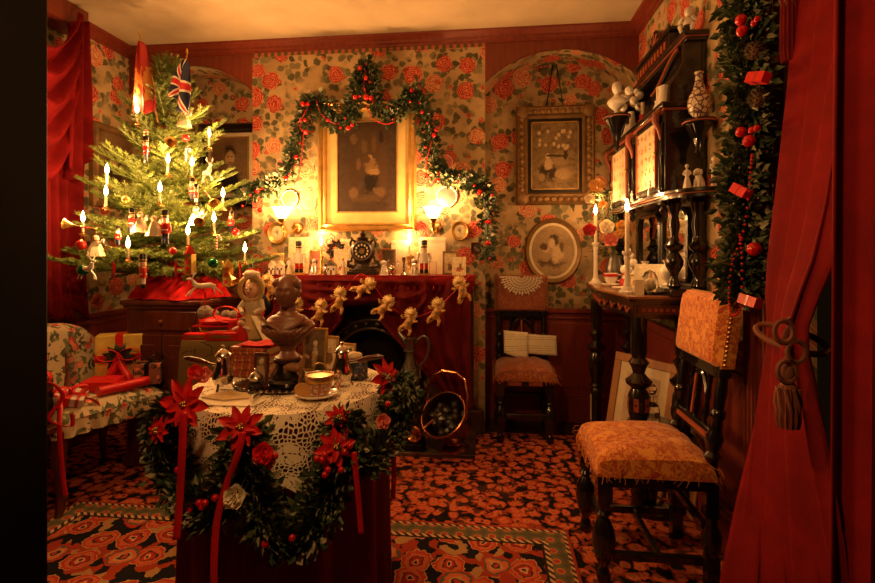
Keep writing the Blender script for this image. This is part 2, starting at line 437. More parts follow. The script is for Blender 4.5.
# ================================================================== STRUCTURE
BY, AY, XL, XR, CH = 3.23, 3.50, -2.60, .965, 2.665      # breast plane, alcove back, side walls, ceiling
BX0, BX1 = -1.66, -.026                                   # chimney breast
struct(MB().bb(-3.2, 1.6, -1.2, AY+.1, -.06, 0), 'floor', m_floor)
cp = struct(MB().bb(XL+.01, XR-.01, 1.05, 3.20, 0, .006), 'floor_carpet', carpet())
struct(MB().bb(-3.0, 1.6, -1.2, AY+.1, CH, CH+.08), 'ceiling', m_ceil)
OX0, OX1, OZ = -1.16, -.44, .84                           # fireplace opening
b = MB().bb(BX0, OX0, BY, AY+.1, 0, CH).bb(OX1, BX1, BY, AY+.1, 0, CH).bb(OX0, OX1, BY, AY+.1, OZ, CH).bb(OX0, OX1, AY-.02, AY+.1, 0, OZ)
struct(b, 'wall_back', m_paper, smooth=False)
struct(MB().bb(XL-.1, BX0, AY, AY+.1, 0, CH), 'wall_back_left', m_paper)
struct(MB().bb(BX1, XR+.1, AY, AY+.1, 0, CH), 'wall_back_right', m_paper)
struct(MB().bb(XL-.1, XL, .95, AY+.1, 0, CH), 'wall_left', m_papery)
struct(MB().bb(XR, XR+.1, 1.69, AY+.1, 0, CH), 'wall_right', m_papery)
def arch_pts(x0, x1, zs, za, n=28):
    w = (x1-x0)/2; h = za-zs; R = (w*w+h*h)/(2*h); cx = (x0+x1)/2; cz = za-R
    a0 = math.asin(w/R); return [(cx+R*sin(-a0+2*a0*i/n), cz+R*cos(-a0+2*a0*i/n)) for i in range(n+1)]
def spandrel(x0, x1, nm):
    ap = arch_pts(x0, x1, 2.335, 2.535); b = MB(); n = len(ap)
    for i in range(n-1):
        (xa, za), (xb, zb) = ap[i], ap[i+1]
        b.add([(xa, BY, za), (xb, BY, zb), (xb, BY, CH), (xa, BY, CH)], [(0,1,2,3)])
    o = struct(b, nm, m_trim)
    s = MB()
    for i in range(n-1):
        (xa, za), (xb, zb) = ap[i], ap[i+1]
        s.add([(xa, BY-.002, za-.004), (xb, BY-.002, zb-.004), (xb, AY, zb), (xa, AY, za)], [(0,1,2,3)])
    q = s.build('soffit', m_paper, o); return o
spandrel(BX1, XR, 'trim_1'); spandrel(XL, BX0, 'trim_2')
def cornice(pts, nm):
    # pts: list of (x,y) wall line, n: inward direction per segment; stepped moulding profile
    prof = [(0, -.066), (.010, -.066), (.013, -.052), (.026, -.046), (.03, -.032), (.050, -.022), (.070, -.011), (.075, 0)]
    b = MB(); n = len(prof)
    rings = []
    for (x, y, ix, iy) in pts: rings.append([(x+ix*d, y+iy*d, CH+z) for d, z in prof])
    vs = [q for r in rings for q in r]
    fs = [(i*n+k, i*n+k+1, (i+1)*n+k+1, (i+1)*n+k) for i in range(len(rings)-1) for k in range(n-1)]
    b.add(vs, fs); struct(b, nm, m_trim, auto=20)
cornice([(XL, .95, 1, 0), (XL, BY, 1, -1), (XR, BY, -1, -1), (XR, 1.69, -1, 0)], 'trim_3')
# narrow printed border under the cornice of the chimney breast
def border():
    t = NT('paper_border'); x, y, z = t.sep(t.pos()); k = t.mth('SINE', t.mul(x, 130.0))
    t.col(t.mix(t.gt(k, .1), (.10, .09, .04), (.46, .12, .05))); t.pr(Roughness=.8); return t.m
struct(MB().bb(BX0, BX1, BY-.004, BY, CH-.090, CH-.066), 'trim_4', border())
# dado, rail and skirting in the right alcove and on the right wall, left too
def dado(nm, x0, x1, y0, y1, axis, side, z=.80):
    b = MB(); e = .02
    if axis == 'x': b.bb(x0, x1, y0-e, y0, 0, z-.03).bb(x0, x1, y0-.045, y0, z-.03, z).bb(x0, x1, y0-.032, y0, z-.075, z-.06)
    else: b.bb(x0-side*e, x0, y0, y1, 0, z-.03).bb(x0-side*.045, x0, y0, y1, z-.03, z).bb(x0-side*.032, x0, y0, y1, z-.075, z-.06)
    struct(b, nm, m_dado, bev=.003)
dado('trim_5', BX1, XR, AY, AY, 'x', 0); dado('trim_6', XL, BX0, AY, AY, 'x', 0)
dado('trim_7', XR, XR, 1.87, AY-.045, 'y', 1); dado('trim_8', XL, XL, .95, AY-.045, 'y', -1)
struct(MB().bb(BX1, XR-.045, AY-.045, AY-.02, 0, .17).bb(BX1, XR-.045, AY-.036, AY-.02, .17, .19), 'baseboard_back', m_dado, bev=.003)
struct(MB().bb(XR-.045, XR-.02, 1.87, AY-.05, 0, .17).bb(XR-.036, XR-.02, 1.87, AY-.05, .17, .19), 'baseboard_right', m_dado, bev=.003)
struct(MB().bb(XL+.02, XL+.045, .95, AY-.05, 0, .17), 'baseboard_left', m_dado, bev=.003)
# panels sunk into the alcove dado
for x0 in (.42,):
    struct(MB().bb(x0, .90, AY-.027, AY-.02, .24, .70), 'trim_9', m_dado, bev=.004)
# fluted casing on the right wall beside the opening
cs = struct(MB().bb(XR-.035, XR, 1.69, 1.87, 0, CH-.06), 'trim_10', m_trim)
for k in range(7):
    yy = 1.705+.0247*k+.003
    MB().lathe([(.0095, .12), (.0095, CH-.16)], 8, (XR-.036, yy, 0)).build('reed', m_trim, cs)
MB().bb(XR-.05, XR, 1.685, 1.875, 0, .12).build('plinth_block', m_trim, cs, bev=.004)
# near doorway: black jamb on the left, partition beside it and lintel out of view
jx = XatY(48.5, 1.13)
j = struct(MB().bb(jx-.30, jx, 1.0, 1.13, 0, CH), 'door_1', m_jamb, bev=.006)
for a, c in ((.06, .012), (.12, .02), (.19, .014), (.25, .018)):
    MB().bb(jx-a-c, jx-a, .982, 1.0, 0, CH).build('moulding', m_jamb, j, bev=.004)
MB().bb(jx-.30, jx-.0, .975, 1.0, 0, .22).build('plinth_block', m_jamb, j, bev=.004)
struct(MB().bb(-3.0, jx-.30, 1.0, 1.12, 0, CH), 'wall_front', m_jamb)
# pelmet board over the window on the left wall
pl = P(89, 12.7, z=CH)
struct(MB().bb(XL, pl.x, 1.7, pl.y, CH-.13, CH-.001), 'trim_11', m_trim, bev=.006)
# rug laid over the carpet
RX0, RX1, RY0, RY1 = -1.95, .335, .55, 2.10
one(MB().bb(RX0, RX1, RY0, RY1, .006, .014), 'persian_rug', rug_mat(RX0, RX1, RY0, RY1),
    'large patterned red rug with rosettes and a narrow checked border lying before the table', 'rug', bev=.003)

# ================================================================== FIREPLACE
fp = thing('fireplace', 'dark cast iron arched fireplace with marbled surround under the velvet draped mantel shelf', 'fireplace', (-.8, BY, 0))
def fpb(nm, mb, m, par=fp, **k): return mb.build(nm, m, par, **k)
m_marb = M('brown_marble', (.085, .045, .028), .3, vary=.7, sc=6, coat=.3)
m_tilec = chintz('tile_cheek', (.30, .16, .08), (.3, .06, .03), (.08, .06, .03), 14)
MZ = 1.045                                                # mantel top
fpb('jamb', MB().bb(-.70, -.40, -.06, 0, 0, 1.0), m_marb, bev=.006); fpb('jamb', MB().bb(.40, .70, -.06, 0, 0, 1.0), m_marb, bev=.006)
fpb('frieze', MB().bb(-.40, .40, -.05, 0, OZ, 1.0), m_marb, bev=.004)
fpb('plinth', MB().bb(.38, .76, -.085, 0, 0, .16), m_marb, bev=.006); fpb('plinth', MB().bb(-.72, -.38, -.085, 0, 0, .16), m_marb, bev=.006)
sh = fpb('mantel_shelf', MB().bb(-.705, .705, -.26, 0, MZ-.045, MZ), m_marb, bev=.006)
# arched iron plate
ap = [(.25*cos(a), .42+.25*sin(a)) for a in [pi*i/24 for i in range(25)]]
op = [(.36, 0)]+[(.36, OZ)]; b = MB()
outer = []
for (x, z) in ap:
    k = min(.36/max(abs(x), 1e-6), (OZ-.42)/max(z-.42, 1e-6)); outer.append((x*k, .42+(z-.42)*k))
for i in range(24):
    for yy in (-.02,):
        b.add([(ap[i][0], yy, ap[i][1]), (ap[i+1][0], yy, ap[i+1][1]), (outer[i+1][0], yy, outer[i+1][1]), (outer[i][0], yy, outer[i][1])], [(0,1,2,3)])
        b.add([(ap[i][0], yy, ap[i][1]), (ap[i+1][0], yy, ap[i+1][1]), (ap[i+1][0]*.8, .2, .3+(ap[i+1][1]-.3)*.8), (ap[i][0]*.8, .2, .3+(ap[i][1]-.3)*.8)], [(0,1,2,3)])
b.bb(.25, .36, -.02, 0, 0, .42).bb(-.36, -.25, -.02, 0, 0, .42).bb(-.36, .36, .2, .22, 0, OZ)
fpb('arched_plate', b, m_iron)
fpb('arch_moulding', MB().tube([(x*1.04, -.025, .42+(z-.42)*1.04) for x, z in ap], .011, 8), m_pewter)
fpb('arch_moulding', MB().tube([(x*1.27, -.022, .42+(z-.42)*1.27) for x, z in ap], .008, 8), m_pewter)
for i in range(1, 24, 2):
    x, z = ap[i]; fpb('rosette', MB().sph((x*1.16, -.02, .42+(z-.42)*1.16), (.016, .008, .016), 8, 6), m_pewter)
for i in range(9): fpb('grate_bar', MB().tube([(-.2+.05*i, -.02-.03*(1-((i-4)/4)**2), .14), (-.2+.05*i, -.02-.03*(1-((i-4)/4)**2), .30)], .006, 6), m_iron)
fpb('grate_rail', MB().tube([(-.22+.055*i, -.02-.035*(1-((i-4)/4)**2), .30) for i in range(9)], .009, 6), m_iron)
fpb('tile_panel', MB().bb(.265, .345, -.03, -.02, .35, .70), m_tilec); fpb('tile_panel', MB().bb(-.345, -.265, -.03, -.02, .35, .70), m_tilec)
hs = fpb('hearth', MB().bb(-.72, .72, -.46, .0, .0, .028), m_marb, bev=.004)
# velvet pelmet with fringe and side drapes hung from the shelf (one textile)
pv = thing('mantel_drape', 'burgundy velvet mantel cloth with scalloped tasselled edge and side drapes over the fireplace', 'drape', (-.8, BY-.262, MZ))
MB().bb(-.715, .715, -.012, .255, 0.0005, .006).build('top_cloth', m_velvet, pv, bev=.002)
MB().grid(lambda u, v: (-.715+1.43*u, -.012-.004*sin(60*u), -.055*v), 60, 2).build('pelmet', m_velvet, pv, solid=.004)
for k in range(36):
    x = -.70+1.4*k/35
    MB().lathe([(.001, 0), (.004, -.004), (.007, -.012), (.009, -.03), (.006, -.034)], 6, (x, -.014, -.05)).build('tassel', m_velvet, pv, smooth=False)
def drape(x0, x1, zb):
    # curtain gathered from shelf: wide at the top, swept to the outside edge
    s = 1 if x1 > x0 else -1
    def f(u, v):
        xo = x1; xi = x0+(x1-x0)*(.10*v+.78*max(0, (v-.35))**1.1*1.45 if v > .35 else .10*v)
        x = xi+(xo-xi)*u
        return (x, -.004-.016*sin(u*26+v*2.5)-.010*sin(u*9), -.02-v*(zb*(1-.10*(1-u)*sin(v*3))))
    return f
MB().grid(drape(.10, .69, .80), 60, 24).build('side_drape', m_velvet_dk, pv, solid=.004)
MB().grid(drape(-.10, -.69, .80), 60, 24).build('side_drape', m_velvet_dk, pv, solid=.004)
def swagf(x0, x1, dz):
    def f(u, v):
        sag = 4*u*(1-u)
        return (x0+(x1-x0)*u, -.02-.018*sin(v*16+sag)*sag-.01*sin(u*14), -.015-v*(.12+dz*sag))
    return f
MB().grid(swagf(-.38, .16, .05), 30, 16).build('swag', m_velvet_dk, pv, solid=.004)
MB().grid(swagf(.12, .42, .14), 30, 16).build('swag', m_velvet_dk, pv, solid=.004)

# ================================================================== CURTAINS
rows = [(-290, 806, 905), (-100, 802, 893), (0, 797, 878), (100, 789, 862), (200, 778, 845), (260, 771, 828), (295, 769, 812), (325, 770, 800), (350, 769, 800), (385, 762, 807), (430, 754, 814), (500, 742, 824), (583, 730, 835), (715, 716, 850)]
def row_at(v):
    k = v*(len(rows)-1); i = min(int(k), len(rows)-2); f = k-i
    return [rows[i][q]*(1-f)+rows[i+1][q]*f for q in range(3)]
CY = 1.36
def cur(u, v):
    py, a, c = row_at(v); px = a+(c-a)*u; yc = CY+.13-.27*u; p = P(px, py, y=yc)
    wd = (c-a)/480*1.28
    q = u*3.6*2*pi+1.1*sin(v*4)
    amp = .016+.13*wd
    return (p.x+.3*amp*sin(q), yc-amp*sin(q)-.006*sin(q*2.3+v*6), max(.008, p.z))
ct1 = thing('curtain', 'crimson velvet curtain tied back with a tasselled cord at the right edge', 'curtain', (0, 0, 0))
MB().grid(cur, 90, 90).build('drop', m_velvet, ct1, solid=.006)
m_tas = M('tassel_russet', (.17, .035, .02), .8); m_tas2 = M('tassel_tan', (.20, .065, .03), .8)
tb = P(785, 337, y=CY)
MB().tube([(tb.x+.036*cos(a)-.03*sin(a), tb.y-.02+.085*sin(a), tb.z+.025*sin(a+.6)) for a in [2*pi*i/28 for i in range(28)]], .008, 8, closed=True).build('tieback_cord', m_tas2, ct1)
def tassel_rope(par, top, L, r, mats):
    x, y, z = top
    MB().tube([(x+.006*sin(i*.9), y, z-L*.42*i/12) for i in range(13)], r*.32, 8).build('rope', mats[0], par)
    z2 = z-L*.42
    MB().lathe([(.001, .0), (r*.55, -.005), (r*.75, -.02), (r*.5, -.04), (r*.9, -.055)], 16, (x, y, z2)).build('tassel_head', mats[1], par)
    MB().lathe([(r*.8, -.05), (r*1.0, -.09), (r*1.1, -L*.5), (r*.95, -L*.58)], 28, (x, y, z2), rib=.08, nr=14).build('tassel_skirt', mats[0], par)
    for k in range(8):
        a = 2*pi*k/8; MB().tube([(x+r*.95*cos(a), y+r*.95*sin(a), z2-.055), (x+r*1.12*cos(a+.4), y+r*1.12*sin(a+.4), z2-.09), (x+r*.8*cos(a+.8), y+r*.8*sin(a+.8), z2-.125)], .004, 5).build('net_cord', mats[1], par)
tq = P(788, 318, y=1.18)
tassel_rope(ct1, (tq.x, tq.y, tq.z), .25, .022, (m_tas, m_tas2))
for dx, dz in ((-.015, .0), (.012, -.045), (-.008, -.09)):
    MB().tube([(tq.x+dx+.02*cos(a), tq.y-.01, tq.z-.03+dz+.025*sin(a)) for a in [2*pi*i/14 for i in range(14)]], .006, 6, closed=True).build('cord_loop', m_tas2, ct1)
def cur2(u, v):
    x = .80+.42*u-.025*v*(1-u); q = u*6*2*pi
    return (x, 1.185-.05*u+.030*sin(q)+.008*sin(q*2.1+3*v), 2.34-v*2.33)
one(MB().grid(cur2, 80, 20), 'curtain', m_velvet, 'straight dark red curtain panel hanging behind the tied one at the far right', 'curtain', solid=.006)
ht = P(790, 0, y=1.50); h1 = thing('hanging_tassel', 'dark red cord tassel hanging at the top beside the fluted casing', 'tassel', (0, 0, 0))
tassel_rope(h1, (ht.x, 1.50, ht.z+.30), .48, .022, (m_velvet_dk, m_tas))
# left window drapery: swag, tail and long drop
ct2 = thing('curtain', 'crimson swagged window curtain with a hanging tail on the left wall beside the tree', 'curtain', (0, 0, 0))
def LW(px, py, off): return P(px, py, x=XL+off)
def drop_l(u, v):
    py = 140+v*175; px = 38+(80-38)*u*(1-.10*sin(v*3))+6*v; p = LW(px, py, .10)
    return (p.x+.035*sin(u*22+v)+.02*sin(u*9), p.y, p.z+.03*sin(u*19)*v)
MB().grid(drop_l, 60, 20).build('drop', m_velvet, ct2, solid=.005)
def tail(u, v):
    py = 22+v*(146+12*sin(u*5)); px = 70+(86-70)*u+v*(-6+14*u); p = LW(px, py, .16)
    return (p.x+.04*sin(u*17+.8*v), p.y, p.z)
MB().grid(tail, 40, 20).build('tail', m_velvet, ct2, solid=.005)
def swg(k):
    def f(u, v):
        px = 30+48*u; top = 12+k*34; sag = (1-(2*u-1)**2)
        py = top+v*(46+26*sag)+26*sag+(1-u)*18; p = LW(px, py, .20)
        return (p.x+.035*sin(v*15+sag*2)-.02*k, p.y, p.z)
    return f
for k in range(3): MB().grid(swg(k), 24, 24).build('swag', m_velvet, ct2, solid=.005)

# ================================================================== CHAIRS (facing -y, base centre at origin)
LEG = [(.021, 0), (.026, .02), (.020, .045), (.014, .055), (.024, .075), (.036, .11), (.042, .155), (.037, .195), (.022, .225), (.016, .235), (.026, .25), (.018, .262), (.026, .275), (.026, .30)]
def chair(label, mat, loc, rz, w=.38, d=.42, gold=m_red_line):
    t = thing('side_chair', label, 'chair', loc, rz, 'carved side chairs')
    fy, by = -d/2+.03, d/2-.03; lx = w/2-.03
    for s in (-1, 1):
        MB().lathe(LEG, 18, (s*lx, fy, 0), rib=.0).box((s*lx, fy, .35), (.052, .052, .10)).build('leg', m_black, t, bev=0)
        MB().box((s*lx, by+.02, .06), (.042, .042, .12)).lathe([(.021, .12), (.03, .15), (.034, .19), (.020, .23), (.021, .26)], 14, (s*lx, by+.02, 0)).box((s*lx, by+.015, .34), (.042, .042, .16)).build('leg', m_black, t)
        # back post, turned
        MB().lathe([(.021, .42), (.021, .46), (.029, .475), (.018, .49), (.026, .51), (.03, .535), (.022, .56), (.020, .60), (.026, .61), (.026, .63), (.018, .64), (.021, .70), (.017, .745), (.027, .755), (.027, .80)], 14, (s*lx, by+.02, 0)).build('back_post', m_black, t)
        MB().box((s*lx*.0+s*lx, 0, .10), (.024, d-.08, .028)).build('stretcher', m_black, t, bev=.004)
    MB().box((0, fy+.02, .16), (w-.08, .022, .035)).build('stretcher', m_black, t, bev=.004)
    MB().box((0, by, .22), (w-.08, .022, .03)).build('stretcher', m_black, t, bev=.004)
    MB().box((0, .02, .10), (w-.08, .022, .024)).build('stretcher', m_black, t, bev=.004)
    MB().box((0, 0, .375), (w-.02, d-.03, .05)).build('seat_rail', m_black, t, bev=.006)
    for s in (-1, 1): MB().box((s*(w/2-.12), -d/2+.012, .375), (.085, .01, .022)).build('inlay', gold, t)
    def cush(u, v):
        x = (u-.5)*2; y = (v-.5)*2; e = 8
        h = ((1-abs(x)**e)*(1-abs(y)**e)); h = max(0, h)**.35
        dome = (1-.55*x*x)*(1-.55*y*y)
        return (x*(w/2+.012*h), y*(d/2+.008*h), .40+.045*h+.055*dome*h+.004*sin(23*u+5*v))
    c = MB().grid(cush, 22, 22).bb(-w/2, w/2, -d/2, d/2, .392, .405).build('seat', mat, t)
    n = MB()
    for k in range(240):
        q = random.random()*4; f = q % 1
        if q < 1: x, y, dx, dy = -w/2+w*f, -d/2, 0, -1
        elif q < 2: x, y, dx, dy = w/2, -d/2+d*f, 1, 0
        elif q < 3: x, y, dx, dy = -w/2, -d/2+d*f, -1, 0
        else: x, y, dx, dy = -w/2+w*f, d/2, 0, 1
        zz = .395+.05*random.random(); a = random.uniform(-.02, .02)
        n.tube([(x, y, zz), (x+dx*.012+a*dy, y+dy*.012+a*dx, zz-.004), (x+dx*.014+a*2*dy, y+dy*.014+2*a*dx, zz-.022)], .0010, 3)
    tag(n.build('fringe', m_tuft, t), kind='stuff')
    # back: upholstered panel, arcade of spindles, cross rail
    def panel(u, v):
        x = (u-.5)*2; z = (v-.5)*2; h = max(0, (1-abs(x)**8)*(1-abs(z)**8))**.4
        return (x*(w/2-.005), by-.002-.030*h, .785+.25*v)
    pb = MB().grid(panel, 16, 16).bb(-w/2+.003, w/2-.003, by-.002, by+.042, .786, 1.034).build('back_panel', mat, t)
    for k in range(26):
        x = -w/2+.01+(w-.02)*k/25; MB().sph((x, by+.02, 1.035), .0055, 6, 4).build('stud', m_brass, t)
    for k in range(15):
        for s in (-1, 1): MB().sph((s*(w/2-.002), by+.005, .80+.228*k/14), .0055, 6, 4).build('stud', m_brass, t)
    MB().box((0, by+.02, .765), (w-.06, .03, .045)).build('back_rail', m_black, t, bev=.005)
    MB().box((0, by+.02, .535), (w-.06, .026, .05)).build('back_rail', m_black, t, bev=.005)
    MB().box((0, by+.004, .535), (w-.12, .006, .016)).build('inlay', gold, t)
    MB().tube([(-.075+.15*i/12, by+.02, .66+.075*sin(pi*i/12)) for i in range(13)], .010, 6).build('back_arch', m_black, t)
    for x in (-.075, 0, .075): MB().lathe([(.012, .555), (.007, .57), (.013, .60), (.008, .64), (.011, .66), (.008, .70), (.012, .745)], 10, (x, by+.02, 0)).build('spindle', m_black, t)
    MB().box((0, by+.002, .65), (.012, .006, .15)).build('inlay', gold, t)
    for o in t.children:
        for v in o.data.vertices:
            if v.co.z > .46 and v.co.y > by-.06: v.co.y += (v.co.z-.46)*.13
    return t
chair('tall-backed chair with gold and orange damask seat and turned black legs at front right', m_orange, (.588, 1.955, .006), -pi/2, .385, .41)
chair('carved russet chair standing against the red dado in the arched alcove', m_chair2, (.225, 3.21, 0), 0, .37, .36)
# doily on its back
def fan(u, v):
    a = pi+pi*u*1.0; r = .012+.115*v*(1+.06*cos(u*2*pi*10)*(v > .8)); dz = .004*cos(u*2*pi*20)*v
    return (r*cos(a)*1.15, dz, r*sin(a))
def lace_fan():
    t = NT('lace_doily'); u, v, _ = t.sep(t.pos('uv')); k = t.mth('SINE', t.mul(u, 2*pi*20)); rg = t.mth('SINE', t.mul(v, 38.0))
    a = t.mth('MAXIMUM', t.gt(k, .1), t.gt(rg, .55)); t.col((.80, .72, .55)); t.set(t.p.inputs['Alpha'], a); t.pr(Roughness=.9); return t.m
dl = P(518, 277, y=3.365)
one(MB().grid(fan, 80, 10, lambda u, v: (u, v)), 'lace_doily', lace_fan(), 'fan shaped cream lace doily pinned over the alcove chair back', 'doily', (.225, 3.372, 1.030), auto=80)
# open sheet music lying on the seat against the back
t = thing('sheet_music', 'open cream sheet music propped on the seat of the alcove chair', 'sheet music', (.265, 3.285, .505))
def staves():
    t = NT('music_print'); x, y, z = t.sep(t.pos('obj')); k = t.mth('FRACT', t.mul(z, 70.0)); g = t.mth('FRACT', t.mul(z, 14.0))
    a = t.mul(t.mul(t.lt(k, .22), t.gt(g, .4)), t.gt(t.noise(t.pos('obj'), 60, 1).outputs[0], .42))
    t.col(t.mix(t.mul(a, .6), (.76, .67, .48), (.12, .09, .06))); t.pr(Roughness=.85); return t.m
ms = staves()
MB().grid(lambda u, v: (.0+.19*u, .05*v-.006*sin(u*3), .01+.125*v-.01*u), 10, 6).build('page', ms, t, solid=.002)
MB().grid(lambda u, v: (-.165+.165*u, -.05*(1-u)*(1-v)+.05*v-.012*sin(u*3), .01+.06*(1-u)*(1-v)*0+.135*v+.012*(1-u)-.05*u*(1-v)), 10, 6).build('page', ms, t, solid=.002)

# ================================================================== SIDEBOARD with overmantel on the right wall
TZ = 1.0; SY0, SY1 = 2.25, 3.22
sb = thing('console_table', 'ebonised console table with red incised lines and turned legs under the shelved overmantel', 'table', (.8, 2.72, 0))
sb.location = (0, 0, 0)
def front(y):                    # serpentine front edge of the top
    k = (y-SY0)/(SY1-SY0); return .625-.022*sin(pi*k)+.012*sin(3*pi*k)
def slab(off, z0, z1, e=0.0):
    ys = [SY0+e+(SY1-SY0-2*e)*i/24 for i in range(25)]
    return MB().prism([(front(y)+off, y) for y in ys]+[(XR-.047, SY1-e), (XR-.047, SY0+e)], z0, z1, 'z')
m_top = wood('burr_top', (.20, .075, .03), (.34, .15, .06), .25, (6, 30, 30))
slab(0, TZ-.014, TZ).build('table_top', m_top, sb, bev=.004); slab(.008, TZ-.026, TZ-.014, .006).build('top_moulding', m_black, sb)
slab(.03, TZ-.105, TZ-.026, .03).build('apron', m_black, sb)
MB().bb(.675, .93, SY0+.022, SY0+.030, TZ-.085, TZ-.045).build('end_panel', m_mahog, sb)
for k in range(9): MB().box((.70+.026*k, SY0+.020, TZ-.065), (.013, .006, .013)).build('inlay', m_red_line, sb)
for k in range(8): MB().tube([(front(2.36+.1*k)+.026, 2.36+.1*k-.04, TZ-.06), (front(2.36+.1*k)+.024, 2.36+.1*k, TZ-.085), (front(2.36+.1*k)+.026, 2.36+.1*k+.04, TZ-.06)], .006, 5).build('carved_swag', m_red_line, sb)
TL = [(.036, 0), (.042, .02), (.03, .06), (.038, .09), (.026, .12), (.030, .2), (.034, .33), (.026, .345), (.044, .36), (.03, .375), (.033, .40), (.045, .45), (.050, .50), (.046, .54), (.033, .57), (.056, .59), (.060, .605), (.042, .62), (.026, .64), (.033, .665), (.046, .69), (.030, .71), (.036, .74), (.036, .90)]
for x, y in ((.69, SY0+.06), (.675, SY1-.10), (.89, SY0+.07), (.89, SY1-.08)):
    MB().lathe(TL, 20, (x, y, 0)).build('leg', m_black, sb)
for k in range(6):
    a = 2*pi*k/6
    MB().box((.69+.046*cos(a), SY0+.06+.046*sin(a), .50), (.006, .022, .06), rz=a).build('petal_carving', m_red_line, sb)
for yy in (SY1-.10,): MB().box((.640, yy, .22), (.006, .022, .16)).build('inlay', m_cream, sb)
MB().bb(.66, .90, SY0+.05, SY0+.08, .10, .13).build('stretcher', m_black, sb); MB().bb(.66, .90, SY1-.12, SY1-.09, .10, .13).build('stretcher', m_black, sb)

om = thing('overmantel', 'tall ebonised overmantel cabinet with tiled doors, mirrors and bracket shelves above the console', 'cabinet', (0, 0, TZ))
om.location = (0, 0, 0)
def ob(nm, mb, m=m_black, par=om, **k): return mb.build(nm, m, par, **k)
BKX = XR-.004
ob('back_board', MB().bb(BKX-.018, BKX, SY0, SY1, TZ, 2.15))
# lower stage: plinth, mirrors, columns
ob('plinth', MB().bb(.80, BKX-.018, SY0-.03, SY1, TZ, TZ+.035), bev=.006)
ob('mirror', MB().bb(BKX-.026, BKX-.018, SY0+.12, SY1-.12, TZ+.07, TZ+.40), m_mirror)
def mir_frame(y0, y1, z0, z1):
    pts = [(BKX-.03, y0, z0), (BKX-.03, y0, z1-.07)]+[(BKX-.03, y0+.07-.07*cos(a), z1-.07+.07*sin(a)) for a in [pi/2*i/6 for i in range(7)]]
    pts += [(BKX-.03, y1-.07+.07*sin(a), z1-.07+.07*cos(a)) for a in [pi/2*i/6 for i in range(7)]]+[(BKX-.03, y1, z0)]
    return MB().tube(pts, .013, 6, closed=True)
ob('mirror_frame', mir_frame(SY0+.12, 2.70, TZ+.06, TZ+.41)); ob('mirror_frame', mir_frame(2.74, SY1-.12, TZ+.06, TZ+.41))
CL = [(.020, .0), (.030, .012), (.026, .03), (.016, .05), (.020, .07), (.036, .10), (.040, .125), (.028, .15), (.018, .165), (.036, .18), (.040, .195), (.024, .21), (.018, .24), (.026, .285), (.018, .33), (.026, .36), (.032, .385), (.022, .40), (.022, .415)]
for x, y in ((.835, SY0+.03), (.925, SY0-.0), (.835, SY1-.05)):
    ob('column', MB().lathe(CL, 18, (x, y, TZ+.035)))
def scroll(x, y, s):   # carved spandrel bracket beside the columns
    return MB().tube([(x, y, TZ+.45), (x, y+s*.03, TZ+.42), (x, y+s*.05, TZ+.37), (x, y+s*.03, TZ+.32), (x, y+s*.01, TZ+.28)], [.012, .016, .012, .009, .005], 8)
ob('carved_bracket', scroll(.85, SY0+.06, 1), m_red_line); ob('carved_bracket', scroll(.85, SY1-.08, -1), m_red_line)
# main shelf
SZ = 1.45
def shelf_poly(off=0):
    return [(.765+off, SY1), (.755+off, 2.74), (.765+off, SY0-.02)]+[(.965-(.20-off)*cos(a), SY0-.02-(.19-off)*sin(a)) for a in [pi/2*i/8 for i in range(1, 9)]]+[(BKX-.018, SY0-.2+off), (BKX-.018, SY1)]
ob('shelf', MB().prism(shelf_poly(), SZ, SZ+.018, 'z'), bev=.004); ob('shelf_moulding', MB().prism(shelf_poly(.014), SZ-.018, SZ, 'z')); ob('shelf_line', MB().prism(shelf_poly(.006), SZ-.004, SZ+.002, 'z'), m_red_line)
for y in (SY0+.02, 2.74, SY1-.04): ob('pendant_drop', MB().lathe([(.002, -.07), (.012, -.06), (.018, -.045), (.010, -.03), (.02, -.018), (.012, 0)], 10, (.785, y, SZ-.016)))
# cabinet stage with tiled doors
CX, CZ0, CZ1 = .785, SZ+.018, 1.845
ob('cabinet_body', MB().bb(CX, BKX-.018, SY0, SY1, CZ0, CZ1), bev=.003)
ob('cabinet_cornice', MB().bb(CX-.022, BKX-.018, SY0-.02, SY1+.01, CZ1, CZ1+.028), bev=.008); ob('cornice_line', MB().bb(CX-.010, BKX-.018, SY0-.009, SY1, CZ1-.010, CZ1), m_red_line)
def tile_mat():
    t = NT('painted_tile'); x, y, z = t.sep(t.pos('obj')); p = t.comb(y, z, 0.0)
    v = t.vor(p, 17, rnd=.12, dim='2D'); D = v.outputs['Distance']; f = t.sep(t.vor(p, 80, dim='2D').outputs['Color'])
    m = t.mul(t.lt(D, .30), t.gt(f[0], .38)); r = t.sep(v.outputs['Color'])
    t.col(t.mix(t.mul(m, .85), (.62, .52, .33), t.mix(t.gt(r[0], .5), (.24, .09, .03), (.42, .18, .05)))); t.pr(Roughness=.3); return t.m
m_tile = tile_mat()
for y0, y1 in ((2.32, 2.62), (2.80, 3.13)):
    dr = ob('door', MB().bb(CX-.010, CX, y0-.02, y1+.02, CZ0+.012, CZ1-.012), bev=.003)
    MB().bb(CX-.013, CX-.008, y0+.012, y1-.012, CZ0+.04, CZ1-.045).build('tile_panel', m_tile, dr)
    for a, c in ((y0+.004, y0+.014), (y1-.014, y1-.004)): MB().bb(CX-.019, CX-.008, a, c, CZ0+.03, CZ1-.035).build('door_moulding', m_red_line, dr)
    for a in (CZ0+.03, CZ1-.045): MB().bb(CX-.017, CX-.008, y0+.004, y1-.004, a, a+.010).build('door_moulding', m_black, dr)
    MB().sph((CX-.022, y0-.004, (CZ0+CZ1)/2), .009, 8, 6).build('knob', m_brass, dr)
